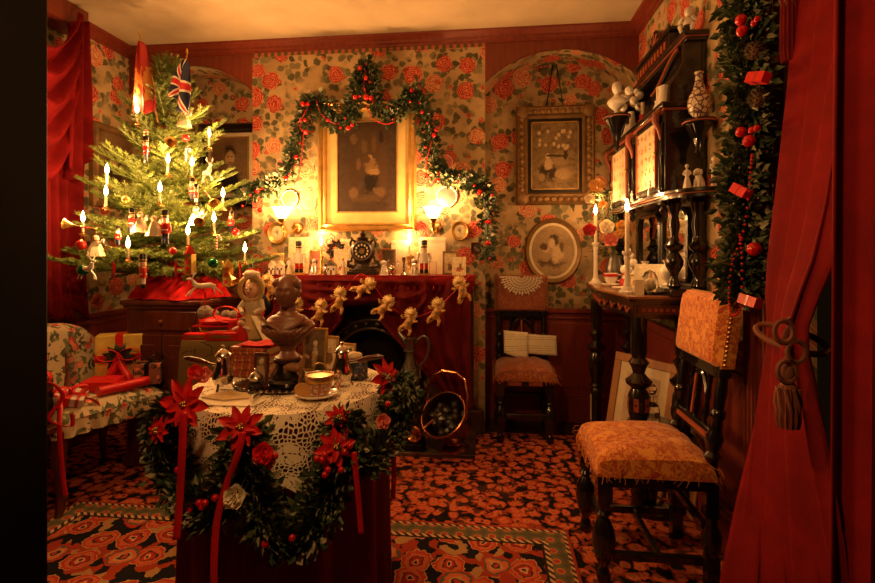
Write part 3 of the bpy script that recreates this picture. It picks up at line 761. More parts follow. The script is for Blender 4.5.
for y in (SY0+.03, 2.71, SY1-.03):   # scroll corbels between the doors
    ob('corbel', MB().tube([(CX-.004, y, CZ1), (CX-.030, y, CZ1-.02), (CX-.034, y, CZ1-.05), (CX-.016, y, CZ1-.09), (CX-.006, y, CZ1-.14)], [.014, .016, .014, .010, .006], 8), m_red_line)
    ob('half_column', MB().lathe([(.012, CZ0), (.016, CZ0+.02), (.008, CZ0+.04), (.009, CZ0+.16), (.014, CZ0+.18), (.009, CZ0+.2), (.009, CZ1-.06)], 10, (CX-.004, y, 0)))
# top stage: open gallery with shaped cut-outs, side cheeks and cornice
GZ = 2.16
ob('top_cheek', MB().prism([(.80, CZ1+.028), (BKX-.018, CZ1+.028), (BKX-.018, GZ), (.865, GZ), (.865, 2.06), (.84, 2.0), (.805, 1.95)], SY0, SY0+.03, 'x' if False else 'y'), bev=.003)
ob('top_cheek', MB().prism([(.80, CZ1+.028), (BKX-.018, CZ1+.028), (BKX-.018, GZ), (.865, GZ), (.865, 2.06), (.84, 2.0), (.805, 1.95)], SY1-.05, SY1-.02, 'y'), bev=.003)
ob('top_cornice', MB().bb(.855, BKX, SY0-.03, SY1+.01, GZ, GZ+.022).bb(.868, BKX, SY0-.018, SY1, GZ-.020, GZ), bev=.005); ob('cornice_line', MB().bb(.864, BKX, SY0-.022, SY1, GZ-.006, GZ+.002), m_red_line)
def ogee(y0, y1, s):
    # swept bracket rails of the gallery (S curves on the front plane)
    n = 18; return MB().tube([(.872, y0+(y1-y0)*i/n, GZ-.03-s*(.5-.5*cos(pi*i/n))) for i in range(n+1)], .014, 6)
ob('shaped_rail', ogee(SY0+.05, 2.66, .10)); ob('shaped_rail', ogee(SY1-.05, 2.78, .10))
ob('rail_line', MB().tube([(.857, SY0+.05+(2.61-SY0)*i/18, GZ-.03-.10*(.5-.5*cos(pi*i/18))) for i in range(19)], .005, 5), m_red_line)
ob('gallery_scroll', MB().tube([(.875, SY0+.05+.16*(1-cos(a))*.5, 1.89+.13*a/pi+.0*sin(a)) for a in [pi*i/14 for i in range(15)]], .017, 8)); ob('gallery_scroll_line', MB().tube([(.858, SY0+.05+.16*(1-cos(a))*.5, 1.892+.13*a/pi) for a in [pi*i/14 for i in range(15)]], .006, 6), m_red_line)
ob('top_mirror', MB().bb(BKX-.024, BKX-.018, SY0+.07, SY1-.09, 1.90, 2.10), M('foxed_mirror', (.22, .17, .11), .15, .8))
ob('pediment', MB().bb(.885, BKX, 2.48, 3.0, GZ+.022, GZ+.13), bev=.004); ob('pediment_cap', MB().bb(.875, BKX, 2.46, 3.02, GZ+.13, GZ+.15), bev=.004)
for k in range(10): ob('fret', MB().box((.882, 2.53+.047*k, GZ+.08), (.006, .024, .036)), m_red_line)
ob('crest', MB().prism([(2.64+.20*i/12, GZ+.15+.10*sin(pi*i/12)**.7) for i in range(13)], .90, BKX, 'x'), bev=.003)
for k in range(5): ob('crest_ray', MB().tube([(.897, 2.74, GZ+.155), (.897, 2.74+.075*cos(pi*(k+.5)/5), GZ+.155+.075*sin(pi*(k+.5)/5))], .005, 5), m_red_line)
for y in (SY0+.05, SY1-.05): ob('finial_ball', MB().sph((.90, y, GZ+.05), (.03, .03, .03), 12, 8).lathe([(.02, GZ+.02), (.012, GZ+.03)], 10, (.90, y, 0)))
# projecting bracket shelves: near end (vase) and centre front (bust)
def bracket(x, y, z, r, d):
    o = ob('bracket_shelf', MB().lathe([(r*.8, z-.02), (r, z-.012), (r, z)], 24, (x, y, 0)))
    MB().lathe([(r*.99, z-.0135), (r*1.02, z-.010), (r*.99, z-.0065)], 24, (x, y, 0)).build('shelf_line', m_red_line, o)
    MB().lathe([(.006, z-d), (.018, z-d+.02), (.012, z-d+.035), (r*.35, z-d*.45), (r*.75, z-.02)], 16, (x, y, 0), rib=.08, nr=8).build('bracket_cone', m_black, o)
    for k in range(7):
        a = pi*.5+pi*(k+.5)/7*1.0; MB().tube([(x+r*.7*cos(a), y+r*.7*sin(a), z-.022), (x+r*.3*cos(a), y+r*.3*sin(a), z-d*.5)], .006, 5).build('bracket_leaf', m_black, o)
    return o
bracket(.895, SY0-.085, 1.765, .066, .16)
bb_p = P(620, 116, x=.74); bracket(.722, bb_p.y, bb_p.z, .075, .20)
MB().bb(.722, CX, bb_p.y-.02, bb_p.y+.02, bb_p.z-.05, bb_p.z-.01).build('bracket_arm', m_black, om)

# ================================================================== generic small things
def flame_on(par, x, y, z, s=1.0, watt=CANDLE_W):
    MB().lathe([(.0005, z), (.004*s, z+.004*s), (.0085*s, z+.014*s), (.0075*s, z+.024*s), (.003*s, z+.038*s), (.0003, z+.048*s)], 10, (x, y, 0)).build('flame', m_flame, par)
    MB().tube([(x, y, z-.006), (x, y, z+.003)], .0012, 5).build('wick', m_pblack, par)
    lamp((x, y, z+.062*s), watt, .012, parent=par)
def candlestick(loc, h, ch, label, mat, name='candlestick', watt=CANDLE_W, r=1.0, oct=10):
    t = thing(name, label, 'candlestick', loc)
    MB().lathe([(.040*r, 0), (.042*r, .008), (.030*r, .018), (.018*r, .035), (.014*r, .06), (.012*r, h*.5), (.013*r, h-.05), (.017*r, h-.035), (.013*r, h-.025), (.024*r, h-.012), (.024*r, h), (.012*r, h)], oct, (0, 0, 0)).build('stick', mat, t, auto=60 if oct > 10 else 25)
    MB().lathe([(.0105*r, h-.01), (.0105*r, h+ch-.004), (.008*r, h+ch)], 12).build('candle', m_wax, t)
    flame_on(t, 0, 0, h+ch, 1.35, watt); return t
c1 = P(632, 291, z=TZ); c2 = P(597, 280, z=TZ)
candlestick((.668, 2.42, TZ), .205, .19, 'tall white candlestick with burning candle nearest the front chair', m_white, watt=CANDLE_W)
candlestick((.665, 3.10, TZ), .26, .175, 'white candlestick with burning candle beside the bouquet and oval picture', m_white, watt=CANDLE_W)

def fig(loc, h, label, mats, rz=0, name='figurine', kind='lady', cat='figurine', group=None):
    """small standing figure: base, skirt/legs, torso, arms, head"""
    t = thing(name, label, cat, loc, rz, group); k = h
    ma, mb_, mh = mats
    MB().lathe([(.16*k, 0), (.17*k, .03*k), (.14*k, .06*k)], 14).build('base', ma, t)
    if kind == 'lady':
        MB().lathe([(.15*k, .05*k), (.14*k, .15*k), (.10*k, .35*k), (.06*k, .5*k)], 14, rib=.06, nr=7).build('skirt', mb_, t)
    else:
        MB().tube([(-.045*k, 0, .05*k), (-.04*k, -.01*k, .28*k), (-.03*k, 0, .5*k)], [.035*k, .04*k, .055*k], 8).tube([(.05*k, .01*k, .05*k), (.045*k, -.02*k, .28*k), (.03*k, 0, .5*k)], [.035*k, .04*k, .055*k], 8).build('legs', mb_, t)
    MB().lathe([(.055*k, .48*k), (.075*k, .56*k), (.095*k, .68*k), (.085*k, .74*k), (.03*k, .78*k), (.028*k, .82*k)], 12, sy=.75).build('torso', ma, t)
    for s in (-1, 1):
        MB().tube([(s*.085*k, 0, .72*k), (s*.13*k, -.03*k, .60*k), (s*.07*k, -.10*k, .55*k)], [.03*k, .027*k, .02*k], 7).build('arm', ma, t)
    MB().sph((0, -.005*k, .885*k), (.06*k, .066*k, .078*k), 12, 9).sph((0, -.07*k, .88*k), .012*k, 6, 4).build('head', mh, t)
    MB().sph((0, .012*k, .905*k), (.068*k, .068*k, .078*k), 10, 7).build('hair', mb_, t)
    return t
PW = (m_white, m_white, m_white)
def cherub(loc, h, label, rz=0):
    t = thing('cherub_figurine', label, 'figurine', loc, rz); k = h
    MB().sph((0, 0, .10*k), (.22*k, .18*k, .11*k), 12, 8).build('base', m_white, t)
    MB().sph((0, 0, .36*k), (.15*k, .13*k, .20*k), 12, 8).build('torso', m_white, t)
    MB().sph((.02*k, -.02*k, .68*k), (.13*k, .13*k, .15*k), 12, 8).sph((.02*k, -.15*k, .67*k), .02*k, 6, 4).build('head', m_white, t)
    MB().sph((.02*k, .03*k, .74*k), (.14*k, .13*k, .13*k), 12, 8, fn=lambda q: 1+.09*sin(9*q.x)*sin(8*q.z)).build('curls', m_white, t)
    for s in (-1, 1):
        MB().tube([(s*.13*k, 0, .48*k), (s*.22*k, -.08*k, .42*k), (s*.12*k, -.18*k, .5*k)], [.05*k, .045*k, .03*k], 8).build('arm', m_white, t)
        MB().tube([(s*.09*k, -.06*k, .22*k), (s*.17*k, -.22*k, .24*k), (s*.13*k, -.24*k, .06*k)], [.075*k, .065*k, .04*k], 8).build('leg', m_white, t)
    return t
cherub((.905, 2.30, GZ+.022), .16, 'seated white cherub figurine on top of the overmantel cornice', -.6)
# bust on the centre bracket
def small_bust(loc, h, label, mat, rz=0):
    t = thing('porcelain_bust', label, 'bust', loc, rz); k = h
    MB().lathe([(.14*k, 0), (.15*k, .04*k), (.09*k, .09*k), (.07*k, .16*k), (.12*k, .2*k)], 16).build('socle', mat, t)
    MB().lathe([(.10*k, .18*k), (.20*k, .27*k), (.27*k, .38*k), (.26*k, .44*k), (.20*k, .50*k), (.11*k, .56*k), (.075*k, .60*k), (.07*k, .66*k)], 18, sy=.62).build('shoulders', mat, t)
    MB().sph((0, -.01*k, .79*k), (.13*k, .145*k, .175*k), 18, 12, fn=lambda q: 1+.12*math.exp(-((q.x/.18)**2+((q.z+.05)/.22)**2)) * (q.y < 0)).build('head', mat, t)
    MB().sph((0, .03*k, .85*k), (.14*k, .14*k, .14*k), 14, 10, fn=lambda q: 1+.05*sin(11*q.x)*sin(9*q.z)).build('hair', mat, t); return t
small_bust((.722, bb_p.y, bb_p.z), .20, 'small white porcelain bust on the carved black bracket of the overmantel', m_white, -.5)
def flower_fig(loc, k, label):
    t = thing('cherub_figurine', label, 'figurine', loc); MB().lathe([(.2*k, 0), (.14*k, .1*k), (.08*k, .3*k), (.06*k, .5*k)], 12, rib=.1, nr=5).build('stem', m_white, t)
    for i in range(9):
        a = i*2.4; MB().sph((.16*k*cos(a), .16*k*sin(a), (.6+.04*i)*k), .085*k, 8, 6).build('blossom', m_white, t)
    return t
q = P(634, 92, x=.83); flower_fig((.83, 2.93, CZ1+.028), .30, 'white porcelain flower group behind the bust on the cabinet top')
# vase on the near bracket
def vase_mat():
    t = NT('vase_pattern'); q = t.pos('obj'); v = t.vor(q, 42, feat='DISTANCE_TO_EDGE'); t.col(t.mix(t.lt(v.outputs[0], .10), (.70, .60, .44), (.16, .09, .10))); t.pr(Roughness=.25); return t.m
one(MB().lathe([(.022, 0), (.026, .006), (.020, .012), (.038, .035), (.046, .065), (.042, .095), (.026, .13), (.016, .16), (.014, .19), (.019, .205), (.015, .207)], 24), 'vase', vase_mat(), 'bulbous patterned porcelain vase on the end bracket beside the garland', 'vase', (.895, SY0-.085, 1.765))
# pieces on the cabinet top
def taper(loc, label, body, h=.12):
    t = thing('candle_holder', label, 'candle holder', loc)
    MB().lathe([(.026, 0), (.030, .01), (.022, .03), (.026, .05), (.015, .075), (.018, .09)], 14).build('holder', body, t); MB().lathe([(.010, .085), (.010, .085+h), (.008, .09+h)], 10).build('candle', m_wax, t); return t
taper((.85, 2.53, CZ1+.028), 'white pitcher shaped holder with an unlit candle on the cabinet top', m_white, .07)
taper((.85, 2.78, CZ1+.028), 'red holder with an unlit cream candle on the cabinet top', m_pred, .07)
one(MB().lathe([(.022, 0), (.030, .03), (.032, .06), (.024, .10), (.028, .125), (.024, .128)], 16).tube([(.028, 0, .10), (.05, 0, .09), (.05, 0, .05), (.03, 0, .04)], .005, 6), 'porcelain_jug', m_white, 'white porcelain jug with yellow flowers on the cabinet top', 'jug', (.84, 2.42, CZ1+.028))
# figures along the shelf's rounded near end
fig((.852, SY0-.07, SZ+.018), .115, 'white porcelain lady figurine on the shelf beside the dark cabinet side', PW, -.4)
fig((.935, SY0-.13, SZ+.018), .135, 'tall white porcelain figurine closest to the garland on the shelf end', PW, .2, kind='man')
def beast(loc, k, label, mats, rz=0, spots=None, name='dog_figurine', sit=True):
    """sitting spaniel or cat"""
    t = thing(name, label, 'figurine', loc, rz); a, b_ = mats
    MB().lathe([(.30*k, 0), (.31*k, .05*k), (.26*k, .08*k)], 14, sy=.75).build('base', b_, t)
    MB().tube([(0, .12*k, .10*k), (0, .10*k, .28*k), (0, .02*k, .48*k), (0, -.04*k, .62*k)], [.19*k, .20*k, .16*k, .11*k], 12).build('body', a, t)
    for s in (-1, 1):
        MB().tube([(s*.09*k, -.08*k, .44*k), (s*.09*k, -.13*k, .24*k), (s*.09*k, -.17*k, .09*k)], [.06*k, .05*k, .055*k], 8).build('foreleg', a, t)
        MB().sph((s*.16*k, .06*k, .18*k), (.08*k, .14*k, .12*k), 8, 6).build('haunch', a, t)
        MB().sph((s*.15*k, -.05*k, .74*k), (.05*k, .07*k, .13*k), 8, 6).build('ear', spots or a, t)
    MB().sph((0, -.07*k, .78*k), (.13*k, .14*k, .14*k), 12, 8).sph((0, -.20*k, .74*k), (.06*k, .07*k, .055*k), 8, 6).build('head', a, t)
    MB().sph((0, -.265*k, .755*k), .02*k, 6, 4).build('nose', m_pblack, t)
    if spots:
        for s in (-1, 1): MB().sph((s*.13*k, .03*k, .36*k), (.07*k, .08*k, .08*k), 8, 6).build('spot', spots, t)
    return t
beast((.895, SY0-.08, SZ+.018), .10, 'white porcelain dog figurine in the middle of the shelf end', (m_white, m_white), -.9)
fig((.755, 2.36, SZ+.018), .07, 'tiny white figurine standing by the tiled door above the candle', PW, -.8)
fig((.758, 2.66, SZ+.018), .06, 'tiny white figurine between the two tiled doors', PW, -.8)

# things on the console top
def cup(loc, label, k=1.0, rz=0, mat=m_white, band=m_gold, cat='cup'):
    t = thing('teacup', label, cat, loc, rz)
    MB().lathe([(.018*k, 0), (.022*k, .004*k), (.032*k, .020*k), (.037*k, .045*k), (.039*k, .058*k), (.036*k, .058*k), (.034*k, .045*k), (.028*k, .018*k), (.001, .010*k)], 24).build('bowl', mat, t)
    MB().lathe([(.0385*k, .040*k), (.0395*k, .042*k), (.0400*k, .052*k), (.0393*k, .055*k)], 24).build('band', band, t)
    MB().tube([(.036*k, 0, .048*k), (.052*k, 0, .050*k), (.058*k, 0, .036*k), (.050*k, 0, .020*k), (.033*k, 0, .016*k)], .004*k, 7).build('handle', mat, t)
    return t
def saucer(loc, label, r=.06, mat=m_white):
    return one(MB().lathe([(r*.5, 0), (r*.55, .003), (r*.9, .010), (r, .016), (r*.97, .018), (r*.86, .012), (r*.4, .006), (.0005, .006)], 28), 'saucer', mat, label, 'saucer', loc)
saucer((.70, 2.86, TZ), 'white saucer carrying the mug on the console table', .055); cup((.70, 2.86, TZ+.0175), 'white mug with printed figures on the console table', 1.05, -.2, band=m_pred)
saucer((.69, 2.60, TZ), 'flat white saucer between the mug and the tall candlestick', .05)
def santa(loc, k, label, rz=0):
    t = thing('santa_figurine', label, 'figurine', loc, rz)
    MB().lathe([(.20*k, 0), (.24*k, .08*k), (.26*k, .3*k), (.2*k, .52*k), (.12*k, .6*k)], 14).build('robe', m_pred, t); MB().lathe([(.245*k, 0), (.255*k, .05*k), (.25*k, .09*k)], 14).build('hem', m_pwhite, t)
    MB().sph((0, -.02*k, .68*k), (.13*k, .13*k, .13*k), 10, 8).build('face', m_skin, t); MB().sph((0, -.09*k, .58*k), (.12*k, .08*k, .13*k), 10, 8).build('beard', m_pwhite, t)
    MB().lathe([(.14*k, .74*k), (.13*k, .78*k), (.06*k, .93*k), (.01*k, 1.0*k)], 12).build('hood', m_pred, t)
    for s in (-1, 1): MB().tube([(s*.17*k, 0, .52*k), (s*.26*k, -.08*k, .36*k), (s*.14*k, -.2*k, .32*k)], [.07*k, .065*k, .05*k], 8).build('sleeve', m_pred, t)
    return t
santa((.735, 2.70, TZ), .10, 'small red santa figurine on the console table left of the tall candlestick', -.5)
def card(name, label, cat, loc, w, h, rz, mat, lean=.12, th=.004, frame=None, fw=.008, group=None, inner=None):
    """upright card / easel photo frame leaning slightly back"""
    t = thing(name, label, cat, loc, rot=(-lean, 0, rz), group=group)
    if frame:
        fo = MB().bb(-w/2, w/2, -th, th, 0, fw).bb(-w/2, w/2, -th, th, h-fw, h).bb(-w/2, -w/2+fw, -th, th, fw, h-fw).bb(w/2-fw, w/2, -th, th, fw, h-fw).build('frame', frame, t, bev=.0015)
        MB().bb(-w/2+fw, w/2-fw, -th*.3, th*.6, fw, h-fw).build('picture', mat, t)
        MB().box((0, .02, h*.36), (w*.25, .003, h*.74), M=Matrix.Rotation(.22, 3, 'X')).build('strut', m_pblack, t)
    else:
        MB().bb(-w/2, w/2, -th/2, th/2, 0, h).build('leaf', mat, t)
        MB().box((0, .012, h*.46), (w*.9, .002, h*.93), M=Matrix.Rotation(.14, 3, 'X')).build('leaf', mat, t)
    return t
mp_santa = printed('print_santa_card', (.74, .66, .5), [(-.015, .05, .014, .03, (.5, .03, .03)), (-.013, .085, .008, .009, (.7, .5, .36)), (.02, .03, .012, .016, (.3, .2, .1)), (-.02, .02, .01, .016, (.08, .1, .04))], 20, (.8, .72, .55))
card('greeting_card', 'white greeting card with a small red figure before the console mirror', 'card', (.80, 2.50, TZ), .155, .14, -.55, mp_santa)
# glass dome in front of the mirror
gd = thing('glass_dome', 'clear glass dome on a dark base before the overmantel mirror', 'dome', (.755, 2.36, TZ))
MB().lathe([(.042, 0), (.044, .008), (.038, .014)], 24).build('base', m_black, gd)
MB().lathe([(.036, .0135), (.037, .05), (.034, .08), (.022, .105), (.001, .115)], 24).build('dome', m_glass, gd)
MB().sph((0, 0, .045), (.02, .02, .03), 8, 6, fn=lambda q: 1+.2*sin(9*q.x)*sin(7*q.z)).build('flowers', m_cream, gd)
def urn(loc, k, label, mat, name='vase'): return one(MB().lathe([(.20*k, 0), (.21*k, .04*k), (.10*k, .12*k), (.2*k, .3*k), (.30*k, .52*k), (.27*k, .68*k), (.14*k, .8*k), (.12*k, .88*k), (.2*k, 1.0*k), (.17*k, 1.0*k)], 20), name, mat, label, 'vase', loc)
urn((.845, 2.72, TZ+.035), .115, 'pale urn shaped vase by the overmantel mirror behind the cards', m_white)
urn((.87, 2.46, TZ+.035), .125, 'pale rounded vase at the right of the overmantel mirror', m_white)
# stacked porcelain group behind the tall candle
pg = thing('porcelain_group', 'cream porcelain rocky figure group behind the tall candlestick', 'figurine', (.79, 2.80, TZ))
for i, (x, y, z, r) in enumerate(((0, 0, .03, .05), (.02, .03, .07, .042), (-.015, .02, .10, .036), (.01, .01, .14, .032), (0, .01, .18, .024), (-.01, .0, .21, .015))):
    MB().sph((x, y, z), (r, r, r*.8), 12, 8, fn=lambda q: 1+.1*sin(8*q.x+3)*sin(7*q.y)*sin(6*q.z)).build('tier', m_white, pg)
one(MB().box((0, 0, .035), (.04, .04, .07)).add([(-.022, -.022, .07), (.022, -.022, .07), (.022, .022, .07), (-.022, .022, .07), (0, 0, .095)], [(0,1,4),(1,2,4),(2,3,4),(3,0,4)]), 'porcelain_house', m_cream, 'small cream porcelain house right of the tall candlestick', 'ornament', (.70, 2.335, TZ), -.3, smooth=False)
card('photo_frame', 'little gilt frame standing between the mug and the porcelain house', 'frame', (.745, 2.56, TZ), .06, .085, -.5, printed('print_floral_small', (.6, .5, .36), [(0, .045, .014, .02, (.45, .08, .05)), (.01, .02, .01, .012, (.1, .12, .05))], 40), frame=m_gilt)
# bouquet of silk roses in a jar at the far end of the console
bq = thing('rose_bouquet', 'jar of red, white and pink roses at the far end of the console', 'flowers', (.78, 3.10, TZ))
MB().lathe([(.04, 0), (.05, .03), (.055, .10), (.04, .16), (.044, .18), (.038, .18)], 20).build('jar', m_pewter, bq)
def rose(par, c, r, mat, d=(0, -1, .3)):
    m = MB(); d = Vector(d).normalized(); Q = d.to_track_quat('Z', 'Y').to_matrix()
    for ring, (n, rr, op, hh) in enumerate(((6, 1.0, .55, .0), (5, .78, .35, .22), (4, .55, .2, .42), (3, .32, .1, .55))):
        for i in range(n):
            a = 2*pi*i/n+ring*.6; ca, sa = cos(a), sin(a)
            def f(u, v, rr=rr, op=op, hh=hh, a=a):
                w = (u-.5)*1.5/ (1+ring*.1); b_ = a+w*(.4+.6*v); rad = r*.85*rr*(.25+.75*v**.7+.12*op*v*v)*(1+.10*sin(5*b_+ring*2)*v)
                return tuple(Q@Vector((rad*cos(b_), rad*sin(b_), r*(hh+.75*v*(1-.55*op*v))))+Vector(c))
            m.grid(f, 4, 4)
    m.sph(tuple(Vector(c)+d*r*.3), r*.3, 8, 6)
    return m.build('rose', mat, par)
m_ry = M('rose_yellow', (.66, .36, .10), .6); m_rr = M('rose_red', (.42, .012, .02), .6); m_rw = M('rose_white', (.75, .66, .48), .6)
for px, py, r, m in ((590, 231, .045, m_rr), (607, 228, .05, m_rw), (611, 241, .048, m_pink), (622, 227, .04, m_ry), (619, 235, .035, m_ry), (597, 187, .05, m_ry), (590, 200, .035, m_rw), (603, 205, .03, m_ry)):
    p = P(px, py, y=3.06)-Vector((.78, 3.10, TZ)); rose(bq, p, r, m, (-.3, -1, .35))
fo = MB()
for i in range(420):
    a = random.uniform(0, 2*pi); z = random.uniform(.16, .60); rr = random.uniform(.01, .12)*(1 if z < .45 else .7)
    p = Vector((rr*cos(a)-.04, .03+abs(rr*sin(a))*.3, z)); fo.leaf(p, (cos(a), -.4+sin(a), random.uniform(-.2, .8)), (0, 0, 1), random.uniform(.025, .055), random.uniform(.012, .022))
for i in range(10): fo.tube([(0, 0, .15), (random.uniform(-.1, .04), random.uniform(-.02, .05), random.uniform(.35, .6))], .0025, 4)
tag(fo.build('foliage', m_green2, bq), kind='stuff')

# ---- below the console: leaning pictures and a glass decanter
def lean_frame(label, c, w, h, rz, lean, frame, pic, mt=None, z0=.006):
    t = thing('picture_frame', label, 'picture', (c[0], c[1], z0), rot=(-lean, 0, rz)); fw = .045
    MB().bb(-w/2, w/2, -.012, .012, 0, fw).bb(-w/2, w/2, -.012, .012, h-fw, h).bb(-w/2, -w/2+fw, -.012, .012, fw, h-fw).bb(w/2-fw, w/2, -.012, .012, fw, h-fw).build('frame', frame, t, bev=.004)
    MB().bb(-w/2+fw, w/2-fw, -.004, .006, fw, h-fw).build('mount', m_cream, t); MB().bb(-w/2+fw+.05, w/2-fw-.05, -.006, -.003, fw+.05, h-fw-.05).build('print', pic, t); return t
pic1 = printed('print_lean', (.42, .33, .22), [(0, .25, .08, .1, (.2, .14, .08)), (.02, .32, .03, .04, (.6, .5, .36))], 14)
lean_frame('oak framed print leaning under the console behind its front leg', (.73, 2.60), .40, .64, -1.0, .2, m_oak, pic1)
lean_frame('narrow oak frame leaning under the console nearest the wall', (.87, 2.40), .34, .62, -1.35, .16, m_oak, pic1)
one(MB().lathe([(.035, 0), (.038, .01), (.036, .05), (.030, .075), (.014, .09), (.012, .11), (.024, .115), (.012, .125), (.020, .135), (.026, .15), (.014, .17), (.001, .175)], 8), 'glass_decanter', m_glass, 'cut glass decanter with stopper on a stand behind the front chair seat', 'decanter', (.745, 2.30, .42), auto=15)
st_ = thing('plant_stand', 'low dark stand under the console holding glassware', 'stand', (.745, 2.31, .006)); MB().lathe([(.10, .395), (.105, .40), (.10, .413)], 20).build('top', m_black, st_); MB().lathe([(.02, .03), (.03, .1), (.015, .2), (.024, .3), (.02, .4)], 12).build('column', m_black, st_); MB().lathe([(.09, 0), (.09, .02), (.03, .04)], 16).build('foot', m_black, st_)
urn((.70, 2.36, .42), .13, 'cut glass vase standing beside the decanter under the console', m_glass, 'glass_vase')

# ================================================================== FOLIAGE GARLANDS
def path_pts(ctrl, n):
    out = []; ctrl = [Vector(c) for c in ctrl]; m = len(ctrl)
    for i in range(n):
        k = i/(n-1)*(m-1); j = min(int(k), m-2); f = k-j
        p0, p1, p2, p3 = ctrl[max(j-1, 0)], ctrl[j], ctrl[j+1], ctrl[min(j+2, m-1)]
        out.append(.5*((2*p1)+(p2-p0)*f+(2*p0-5*p1+4*p2-p3)*f*f+(3*p1-p0-3*p2+p3)*f**3))
    return out
def foliage(par, ctrl, rad, n, L, seed=1, pale=.18, mats=(None, None, None), flat=None, needles=0):
    rnd = random.Random(seed); pts = path_pts(ctrl, 80); ms = [MB(), MB(), MB()]
    for i in range(n):
        k = rnd.random()*78; j = int(k); p = pts[j].lerp(pts[j+1], k-j); t = (pts[j+1]-pts[j]).normalized()
        v = Vector((rnd.gauss(0, 1), rnd.gauss(0, 1), rnd.gauss(0, 1))).normalized(); v = (v-t*v.dot(t))
        if flat is not None:
            fl = Vector(flat)
            if v.dot(fl) < 0 and rnd.random() < .75: v = v-2*fl*v.dot(fl)
        r = rad*rnd.random()**.6*rnd.uniform(.5, 1.15)
        q = rnd.random(); m = ms[2] if q < pale else ms[1] if q < .45+pale*.5 else ms[0]
        l = L*rnd.uniform(.6, 1.35); d = v+t*rnd.uniform(-.7, .7)+Vector((0, 0, rnd.uniform(-.3, .2)))
        m.leaf(p+v*r, d, t.cross(v)+v*.3, l, l*rnd.uniform(.4, .62), rnd.uniform(-.1, .35))
    core = MB().tube(pts[::2], rad*.28, 6)
    for m, nm, mt in zip(ms, ('leaves', 'leaves', 'frosted_leaves'), (m_green, m_green2, m_green3)): tag(m.build(nm, mt, par), kind='stuff')
    core.build('stem', m_green, par); return pts
BERRY = None
def berry(par, p, r, mat=None, nm='berry'):
    o = MB().sph((0, 0, 0), r, 8, 6).build(nm, mat or m_redbead, par, loc=p); return o
# vertical garland beside the fluted casing
gr = thing('garland', 'long leafy garland with red ornaments hanging beside the fluted casing', 'garland', (0, 0, 0))
gp = [P(px, py, x=.87-.02*(i % 2)) for i, (px, py) in enumerate([(752, -60), (750, -10), (748, 40), (752, 90), (750, 140), (744, 185), (748, 230), (742, 270), (745, 300)])]
foliage(gr, gp, .080, 4200, .034, 3, .26, flat=(-.8, -.6, 0))
def beads(par, pts, r=.0045, n=40, mat=None):
    pp = path_pts(pts, n); m0 = None
    for p in pp:
        if m0 is None: m0 = MB().sph((0, 0, 0), r, 6, 4).build('bead', mat or m_redbead, par, loc=p)
        else: c = m0.copy(); C.objects.link(c); c.location = p; c.parent = par
GX = .79
for px, py, r in ((741, 20, .018), (742, 31, .018), (754, 23, .010), (757, 19, .009), (741, 132, .017), (749, 141, .019), (752, 130, .011), (757, 128, .010), (754, 249, .021)): berry(gr, P(px, py, x=GX), r, nm='bauble')
for px, py, a in ((741, 191, .5), (758, 78, .3), (750, 301, .2)):
    p = P(px, py, x=GX); bx = MB().box((0, 0, 0), (.03, .06, .03)).build('parcel', m_ribbon, gr, loc=p, rot=(a, .2, .4)); MB().box((0, 0, 0), (.031, .007, .031)).build('band', m_redbead, bx)
for px, py in ((754, 52), (757, 100)):
    p = P(px, py, x=GX); b = MB()
    for i in range(60):
        k = i/60; a = i*2.4; b.leaf((.018*cos(a)*sin(pi*(k*.85+.1)), .018*sin(a)*sin(pi*(k*.85+.1)), .05*(.5-k)), (cos(a), sin(a), .5), (0, 0, 1), .014, .012)
    b.sph((0, 0, 0), (.012, .012, .024), 8, 6); b.build('pine_cone', m_bark, gr, loc=p)
beads(gr, [P(752, 155, x=GX), P(750, 180, x=GX), P(744, 230, x=GX-.01), P(732, 265, x=GX-.01), P(729, 300, x=GX-.01), P(733, 315, x=GX-.01), P(741, 305, x=GX-.01), P(742, 260, x=GX-.01), P(740, 235, x=GX-.01)], .0045, 52)

# ================================================================== CABINET AND CHRISTMAS TREE
TX, TY, TB, TT = -1.90, 2.68, 1.10, 2.36
cb = thing('cabinet', 'dark mahogany cabinet carrying the christmas tree on a red cloth', 'cabinet', (-1.80, 2.70, .006))
MB().bb(-.215, .215, -.215, .215, .05, .90).build('body', m_mahog, cb, bev=.004); MB().bb(-.24, .24, -.24, .22, .90, .925).bb(-.228, .228, -.228, .22, .88, .90).build('top', m_mahog, cb, bev=.005)
MB().bb(-.23, .23, -.23, .22, 0, .06).build('plinth', m_mahog, cb, bev=.005)
dw = MB().bb(-.195, .195, -.224, -.214, .76, .865).build('drawer', m_mahog, cb, bev=.004); MB().sph((0, -.232, .81), .011, 8, 6).build('knob', m_brass, dw)
for s in (-1, 1):
    dd = MB().bb(min(s*.005, s*.195), max(s*.005, s*.195), -.224, -.214, .09, .735).build('door', m_mahog, cb, bev=.004)
    MB().bb(min(s*.04, s*.165), max(s*.04, s*.165), -.229, -.222, .14, .68).build('panel', m_mahog, dd, bev=.004); MB().bb(s*.025-.005, s*.025+.005, -.232, -.224, .45, .49).build('escutcheon', m_brass, dd)
def clothf(u, v):
    a = 2*pi*u; r = .05+.20*v; w = .03*sin(9*a+6*v)*v+.02*sin(5*a+1)*v
    z = .19*(1-v**1.8)+.016*sin(14*a+20*v)*(1-v*.5)
    return ((r+w)*cos(a)*1.0, (r+w)*sin(a)*.8, max(.004, z))
one(MB().grid(clothf, 90, 26, cu=True), 'tree_cloth', m_cloth_red, 'crumpled scarlet cloth bundled round the foot of the christmas tree', 'cloth', (-1.81, 2.665, .931), auto=180)
